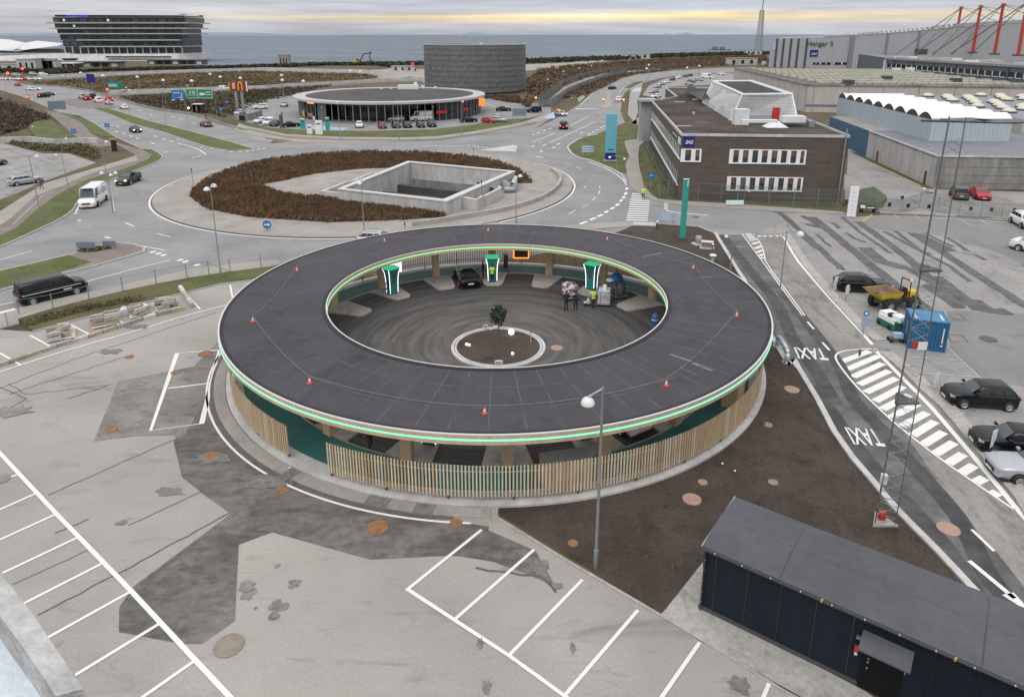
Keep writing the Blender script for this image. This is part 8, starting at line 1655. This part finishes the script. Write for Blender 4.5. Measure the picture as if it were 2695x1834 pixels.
# ================================================================== PEOPLE
m_skin = M('skin', (.42, .26, .19), .6, .05, 4); m_hair = M('dark_hair', (.03, .02, .015), .7, .1, 10); m_hivis = M('hi_vis_yellow', (.62, .82, .04), .6, .08, 5); m_darkcloth = M('dark_cloth', (.018, .018, .022), .85, .15, 6); m_redcloth = M('dark_red_cloth', (.20, .04, .03), .85, .12, 5); m_shoe = M('shoe', (.03, .03, .03), .6, .1, 5); m_brownj = M('rust_brown_jacket', (.24, .09, .04), .85, .12, 5); m_paleshoe = M('pale_shoe', (.5, .5, .5), .6, .1, 5)
def person(loc, rz, label, topm, legm=None, arms=('down', 'down'), stride=0.0, shoe=None, hood=False, lean=0.0, h=1.0):
    legm = legm or m_darkcloth
    J = {}; E = []; R = []
    V = []
    def j(n, p, r, par=None):
        J[n] = len(V); V.append(Vector(p)); R.append(r)
        if par: E.append((J[par], J[n]))
    L = lean
    j('pel', (0, 0, .95), (.155, .115)); j('waist', (0, L * .2, 1.12), (.145, .105), 'pel'); j('chest', (0, L * .6, 1.34), (.175, .115), 'waist'); j('neck', (0, L, 1.50), (.058, .058), 'chest'); j('jaw', (0, L + .03, 1.58), (.075, .085), 'neck'); j('head', (0, L + .03, 1.67), (.085, .10), 'jaw'); j('crown', (0, L + .02, 1.74), (.062, .075), 'head')
    hands = []
    for s in (-1, 1):
        k = 'L' if s < 0 else 'R'; st = stride * s
        j('hip' + k, (s * .09, 0, .88), (.095, .095), 'pel'); j('knee' + k, (s * .10, st * .5 + .02, .50), (.062, .062), 'hip' + k); j('ank' + k, (s * .105, st - .02, .09), (.043, .045), 'knee' + k); j('toe' + k, (s * .115, st + .15, .04), (.04, .032), 'ank' + k)
        j('sh' + k, (s * .19, L * .8, 1.43), (.068, .068), 'chest')
        a = arms[0 if s < 0 else 1]
        if a == 'down': el, wr, pa = (s * .26, L - .03, 1.15), (s * .28, L + .05, .91), (s * .28, L + .07, .83)
        elif a == 'front': el, wr, pa = (s * .26, L + .06, 1.17), (s * .17, L + .30, 1.18), (s * .15, L + .38, 1.19)
        elif a == 'up': el, wr, pa = (s * .27, L + .14, 1.30), (s * .20, L + .34, 1.42), (s * .18, L + .41, 1.47)
        else: el, wr, pa = (s * .34, L - .02, 1.20), (s * .24, L + .12, 1.04), (s * .19, L + .17, 1.02)
        j('el' + k, el, (.047, .047), 'sh' + k); j('wr' + k, wr, (.032, .030), 'el' + k); j('pa' + k, pa, (.038, .022), 'wr' + k); hands.append((Vector(wr), Vector(pa), s))
    me = bpy.data.meshes.new('person'); me.from_pydata([tuple(v) for v in V], E, []); me.update()
    o = bpy.data.objects.new('tmp', me); COL.objects.link(o); sk = o.modifiers.new('s', 'SKIN'); sk.use_smooth_shade = True
    me.skin_vertices.new() if hasattr(me.skin_vertices, 'new') and not me.skin_vertices else None
    if not me.skin_vertices:
        bm = bmesh.new(); bm.from_mesh(me); bm.verts.layers.skin.verify(); bm.to_mesh(me); bm.free()
    for i, d in enumerate(me.skin_vertices[0].data): d.radius = R[i]; d.use_root = (i == 0)
    sb = o.modifiers.new('u', 'SUBSURF'); sb.levels = 1; sb.render_levels = 1
    dg = bpy.context.evaluated_depsgraph_get(); dg.update(); m2 = bpy.data.meshes.new_from_object(o.evaluated_get(dg)); bpy.data.objects.remove(o); bpy.data.meshes.remove(me)
    bm = bmesh.new(); bm.from_mesh(m2)
    # fingers, nose, ears
    x = MB()
    for wr, pa, s in hands:
        d = (pa - wr).normalized(); side = d.cross(Vector((0, 1, 0)) if abs(d.y) < .8 else Vector((0, 0, 1))).normalized()
        for k, (off, l) in enumerate(((-.026, .070), (-.009, .082), (.009, .078), (.026, .062))):
            b = pa + d * .02 + side * off; c = b + d * l * .55; e = c + (d * .8 + Vector((0, .5, -.2))).normalized() * l * .5; x.tube(tuple(b), tuple(c), .009, 5, .008); x.tube(tuple(c), tuple(e), .008, 5, .006)
        b = wr.lerp(pa, .5) + side * .025; x.tube(tuple(b), tuple(b + (d * .6 + side * .8).normalized() * .055), .011, 5, .008)
    x.tube((0, L + .115, 1.665), (0, L + .145, 1.64), .012, 5, .016)
    for s in (-1, 1): x.tube((s * .082, L + .03, 1.655), (s * .096, L + .02, 1.66), .026, 6, .018)
    nv0 = len(bm.verts); vs = [bm.verts.new(v) for v in x.v]; 
    for f in x.f:
        try: bm.faces.new([vs[i] for i in f])
        except ValueError: pass
    for f in bm.faces:
        c = f.calc_center_median(); hd = min((c - p).length for w, p, s in hands)
        f.smooth = True; f.material_index = 3 if c.z < .11 else 2 if (c.z < .90 and hd > .11) else 1 if hd > .10 and c.z < 1.525 else 0
    m2.materials.clear()
    for m in (m_skin, topm, legm, shoe or m_shoe): m2.materials.append(m)
    bm.to_mesh(m2); bm.free()
    p = tag(place('person', m2, None, loc, (0, 0, rz)), label, 'person'); p.scale = (h, h, h)
    MB().lathe((0, L + .015, 1.66), [(.094, -.02), (.105, .03), (.085, .09), (0, .118)], 12).build('hood' if hood else 'hair', topm if hood else m_hair, p, True)
    fc = MB()
    for s in (-1, 1): fc.box((s * .032, L + .115, 1.67), (.018, .012, .008))
    fc.box((0, L + .118, 1.607), (.045, .01, .009)); fc.build('eyes_and_mouth', M('dark_features', (.12, .04, .04), .6, .1, 4), p)
    if topm is m_hivis:
        rb_ = MB(); 
        for z in (1.08, 1.22): rb_.lathe((0, L * .4, z), [(.165, 0), (.168, .05)], 16)
        ob = rb_.build('reflective_band', m_conclight, p); ob.scale = (1.0, .76, 1)
    return p
person((*y4.one(1948, 575), .17), 0, 'person in yellow high-visibility jacket facing the middle charger', m_hivis, arms=('front', 'front'), shoe=m_paleshoe)
person((*y4.one(1812, 512), .17), pi * .6, 'person in black standing between the black car and the middle charger', m_darkcloth, arms=('down', 'hip'), hood=True)
person((*y3.one(800, 1350), .05), .3, 'person in yellow high-visibility jacket at the right charger beside the wrapped load', m_hivis, arms=('up', 'front'), stride=.08)
person((*y3.one(175, 1395), .05), .1, 'left one of two people in black behind the heaped cart', m_darkcloth, arms=('front', 'front'), hood=True)
person((*y3.one(390, 1420), .05), -.2, 'right one of two people in black behind the heaped cart', m_darkcloth, arms=('front', 'down'), stride=.1, shoe=m_paleshoe)
person((*v8.one(617, 886), ZR), -.4, 'person in yellow high-visibility jacket at the top of the zebra crossing', m_hivis, arms=('down', 'hip'), stride=.12)
person((*y1.one(650, 1580), ZK), 2.2, 'person in a dark red jacket walking on the left path beside the silver estate car', m_redcloth, arms=('down', 'down'), stride=.22)
person((*w4.one(1235, 815), .05), .6, 'person in a rust-brown jacket partly hidden under the front canopy edge', m_brownj, arms=('down', 'hip'), stride=.1)
person((*x8.one(1025, 1060), ZK), 1.6, 'person in dark clothes on the kerb beside the bus shelter', m_redcloth, stride=.15)
# ================================================================== VEGETATION
def inside(p, poly):
    c = False; n = len(poly)
    for i in range(n):
        (x1_, y1_), (x2_, y2_) = poly[i - 1], poly[i]
        if (y1_ > p[1]) != (y2_ > p[1]) and p[0] < (x2_ - x1_) * (p[1] - y1_) / (y2_ - y1_) + x1_: c = not c
    return c
def scrub(name, poly, n, h, w, mat, seed, blades=9, z0=0.0, thin=1.0):
    q = random.Random(seed); xs = [p[0] for p in poly]; ys = [p[1] for p in poly]; mb = MB(); V = mb.v; F = mb.f; k = 0; tries = 0
    while k < n and tries < n * 30:
        tries += 1; p = (q.uniform(min(xs), max(xs)), q.uniform(min(ys), max(ys)))
        if not inside(p, poly): continue
        k += 1; s = q.uniform(.6, 1.25)
        for _ in range(blades):
            a = q.uniform(0, 2 * pi); r = q.uniform(0, w) * s; x, y = p[0] + r * cos(a), p[1] + r * sin(a); z = z0 + h * s * q.uniform(.0, .75); t = q.uniform(0, pi); l = w * q.uniform(.25, .5) * thin; u = h * q.uniform(.18, .36) / thin
            dx_, dy_ = cos(t) * l, sin(t) * l; o = len(V)
            V += [(x - dx_, y - dy_, z), (x + dx_, y + dy_, z + q.uniform(-.1, .1) * h), (x + q.uniform(-l, l), y + q.uniform(-l, l), z + u)]; F.append((o, o + 1, o + 2))
    return stuff(mb.build(name, mat))
m_hedge = M('russet_shrub_leaves', (.088, .036, .022), .9, .3, 1.3, col2=(.20, .112, .060), big=.4, bigscale=.4, **wd); m_hedge2 = M('olive_shrub_leaves', (.105, .10, .042), .9, .3, .7, col2=(.15, .128, .062), big=.3, bigscale=.6, **wd); m_twig = M('bare_twigs', (.105, .075, .058), .95, .25, 2, **wd)
hA = v7((110, 268), (180, 222), (310, 172), (500, 125), (800, 90), (1100, 76), (1400, 80), (1700, 100), (1880, 132), (2020, 190), (2100, 262), (2010, 262), (1975, 205), (1700, 175), (1360, 155), (1240, 170), (1080, 175), (800, 205), (600, 248), (480, 270))
hB = v7((70, 310), (50, 345), (150, 418), (400, 466), (870, 498), (1200, 490), (1590, 465), (1570, 450), (1380, 410), (1200, 378), (1040, 360), (900, 355), (700, 350), (560, 322), (480, 288), (420, 272), (110, 272))
for i, p in enumerate((hA, hB)):
    sheet('hedge_soil', p, ZK + .06, m_ground)
    scrub('roundabout_shrubs', p, 3300, .62, .40, m_hedge, 20 + i, 13, ZK, .55); scrub('roundabout_grass', p, 1300, .6, .4, m_hedge2, 30 + i, 11, ZK, .5)
brown = M('winter_scrub', (.10, .058, .036), .95, .3, .25, col2=(.16, .112, .068), big=.3, bigscale=.06, **wd); darkhedge = M('dark_shore_hedge', (.028, .032, .018), .95, .3, .2, col2=(.055, .055, .03), big=.3, bigscale=.05, **wd)
scrub('scrubland', v3((-200, 640), (0, 560), (60, 480), (300, 450), (700, 420), (1300, 380), (2200, 345), (2240, 420), (1700, 452), (1200, 480), (900, 500), (640, 530), (420, 590), (250, 650), (60, 760), (-60, 720)), 3400, 1.7, 1.6, brown, 3, 9)
scrub('scrubland', v3((240, 760), (420, 650), (640, 570), (900, 515), (1300, 475), (1300, 485), (1000, 520), (850, 555), (700, 632), (560, 700), (440, 740)), 700, 1.2, .9, brown, 4, 9)
scrub('shore_hedge', v2((-80, 385), (0, 384), (280, 372), (560, 360), (800, 357), (1000, 358), (1090, 372), (1380, 350), (1380, 342), (1000, 346), (600, 350), (200, 362), (-80, 372)), 900, 2.2, 3.0, darkhedge, 5, 10)
scrub('shore_hedge', v3((-120, 400), (300, 385), (700, 375), (1300, 345), (1700, 335), (2240, 325), (2240, 340), (1700, 352), (1300, 366), (700, 395), (300, 412), (-120, 432)), 1300, 3.2, 2.6, darkhedge, 6, 10)
scrub('shore_hedge', v1((430, 655), (800, 628), (1400, 612), (2000, 600), (2324, 596), (2324, 590), (2000, 588), (1400, 600), (900, 616), (500, 642)), 1000, 1.7, 2.6, darkhedge, 7, 10)
scrub('bank_grass', v1((240, 735), (600, 700), (1100, 668), (1700, 640), (2324, 622), (2324, 765), (1800, 780), (1400, 795), (1000, 815), (760, 785), (560, 755)), 3200, .8, 1.5, M('dry_bank_grass', (.115, .088, .044), .95, .3, .15, col2=(.185, .130, .070), big=.3, bigscale=.03, **wd), 8, 8)
scrub('bank_grass', v1((1050, 850), (1500, 825), (2000, 800), (2324, 795), (2324, 900), (2200, 920), (2000, 1040), (1700, 985), (1450, 955), (1200, 910)), 1500, .8, .9, M('dark_bank_grass', (.055, .052, .026), .95, .3, .3, col2=(.095, .07, .04), big=.3, bigscale=.08, **wd), 9, 8)
scrub('bank_grass', v2((-60, 560), (280, 530), (700, 505), (500, 545), (330, 590), (250, 610), (0, 635), (-60, 640)), 700, .9, 1.0, MATS['dark_bank_grass'], 10, 8)
scrub('bank_grass', v2((-60, 412), (300, 408), (560, 416), (900, 424), (1040, 445), (900, 465), (500, 490), (200, 508), (-60, 518)), 1500, .8, 1.4, MATS['dry_bank_grass'], 18, 8)
scrub('hedge_by_tower', v2((1790, 610), (2060, 600), (2110, 650), (1990, 640), (1860, 615)), 260, 1.4, 1.0, brown, 11, 10); scrub('hedge_by_tower', v2((2110, 660), (2150, 610), (2190, 640), (2150, 690)), 60, 1.6, .9, brown, 12, 10)
scrub('undergrowth', y1((-60, 280), (60, 270), (330, 330), (560, 420), (760, 480), (480, 560), (400, 620), (200, 700), (-60, 760)), 800, 1.3, 1.0, m_twig, 13, 10)
scrub('undergrowth', y1((440, 960), (640, 985), (1000, 1000), (1230, 1040), (1420, 1130), (1500, 1110), (1480, 990), (1250, 910), (900, 930), (500, 900), (150, 860)), 420, .9, .7, m_hedge2, 14, 9)
scrub('verge_weeds', v6((150, 700), (260, 690), (700, 570), (1100, 500), (1100, 470), (700, 530), (250, 640)), 420, .22, .25, m_hedge2, 15, 8, .06); scrub('splitter_weeds', v5((660, 1050), (760, 1020), (960, 1005), (960, 1025), (800, 1050)), 120, .3, .3, m_hedge2, 16, 8, .1)
scrub('kerb_grass', w1((700, 540), (860, 555), (1030, 590), (1030, 565), (860, 500), (740, 500)), 160, .35, .3, m_hedge2, 17, 8)
soilp = v8((720, 1078), (900, 1092), (1040, 1102), (1170, 1158)) + D((1700, 690), (1740, 760), (1785, 835)) + w6((240, 150), (290, 220), (420, 435), (550, 690), (690, 890), (870, 1100), (1030, 1290)) + D((2200, 1500), (1590, 1280), (1515, 1385), (1140, 1168))
qc = random.Random(5); cl_ = MB(); kk = 0
while kk < 1500:
    p = (qc.uniform(0, 26), qc.uniform(18, 82))
    if not inside(p, soilp) or hypot(p[0] - SC_C[0], p[1] - SC_C[1]) < 18.95: continue
    kk += 1; r = qc.uniform(.02, .075) * (1.6 if qc.random() < .06 else 1); a = qc.uniform(0, 3)
    cl_.box((p[0], p[1], ZL + r * .4), (r * 2, r * qc.uniform(1, 2), r * 1.2), a, .55)
stuff(cl_.build('soil_clods', M('soil_clod', (.050, .037, .028), .95, .35, 1.2, col2=(.115, .092, .070), **wd)))
def bare_tree(x, y, h, seed, label):
    q = random.Random(seed); t = thing('bare_tree', label, 'tree', (x, y, 0), 0, 'leafless trees on the left bank'); tr = MB(); cr2 = MB()
    def grow(p, d, l, r, n, mb):
        e = p + d * l; mb.tube(tuple(p), tuple(e), r, 5 if n > 2 else 3, r * .65)
        if n == 0: return
        for k in range(3 if n > 1 else 4):
            nd = (d + Vector((q.uniform(-.7, .7), q.uniform(-.7, .7), q.uniform(-.1, .5)))).normalized(); grow(p + d * l * q.uniform(.5, 1), nd, l * q.uniform(.55, .8), r * .55, n - 1, cr2)
    for s in range(3): grow(Vector((q.uniform(-.3, .3), q.uniform(-.3, .3), 0)), Vector((q.uniform(-.3, .3), q.uniform(-.3, .3), 1)).normalized(), h * .33, .09, 4, tr)
    tr.build('trunk', m_twig, t); cr2.build('crown', m_twig, t)
for i, (x, y, h) in enumerate(((30, 480, 5.5), (130, 420, 6.5), (230, 500, 6), (320, 520, 7), (80, 620, 5), (250, 620, 4.5), (400, 560, 4), (10, 380, 5), (180, 330, 4))):
    c = y1.one(x, y); bare_tree(c[0], c[1], h, 40 + i, 'leafless twiggy tree on the left bank, ' + ('at the frame edge', 'behind the frame-edge ones', 'in the middle of the clump', 'tallest of the clump', 'low at the frame edge', 'above the lamp rail', 'at the right end of the clump', 'beside the dark car', 'at the back by the road')[i])
c = w3.one(1130, 806); yt = thing('young_tree', 'small round-crowned evergreen tree with thin stem on the island in the ring', 'tree', (*c, .2)); ht = w3.z(c[1], 543) - .2; hb_ = w3.z(c[1], 668) - .2
MB().tube((0, 0, 0), (.03, 0, ht * .75), .055, 8, .03).build('trunk', M('bark', (.12, .095, .07), .9, .25, 8), yt)
q = random.Random(77); lf = MB(); cz = (ht + hb_) / 2; rz_ = (ht - hb_) / 2
for k in range(620):
    a, u = q.uniform(0, 2 * pi), q.uniform(-1, 1); rr2 = q.uniform(.35, 1.0) ** .6 * (1 + .18 * sin(3 * a + 2 * u)); sx = sqrt(1 - u * u) * (1 - .25 * u)
    p = Vector((rr2 * sx * .60 * cos(a), rr2 * sx * .60 * sin(a), cz + rz_ * rr2 * u)); d = Vector((q.uniform(-1, 1), q.uniform(-1, 1), q.uniform(-1, 1))).normalized(); e = d.orthogonal().normalized(); l = q.uniform(.07, .14)
    lf.add([tuple(p - d * l), tuple(p + e * l * .5), tuple(p + d * l), tuple(p - e * l * .5)], [(0, 1, 2, 3)])
lf.build('crown', M('evergreen_leaves', (.018, .032, .012), .7, .35, 4), yt)
br2 = MB()
for k in range(9): a = k * 2.4; br2.tube((.02, 0, hb_ * .95 + k * .12), (.36 * cos(a), .36 * sin(a), hb_ + .5 + k * .1), .018, 4, .006)
br2.build('branch', MATS['bark'], yt)
scrub('shore_hedge', x1((-200, 640), (500, 620), (1200, 660), (1700, 640), (2200, 560), (2300, 620), (1900, 720), (1400, 760), (600, 700), (-200, 720)), 420, 2.2, 2.2, darkhedge, 19, 9)
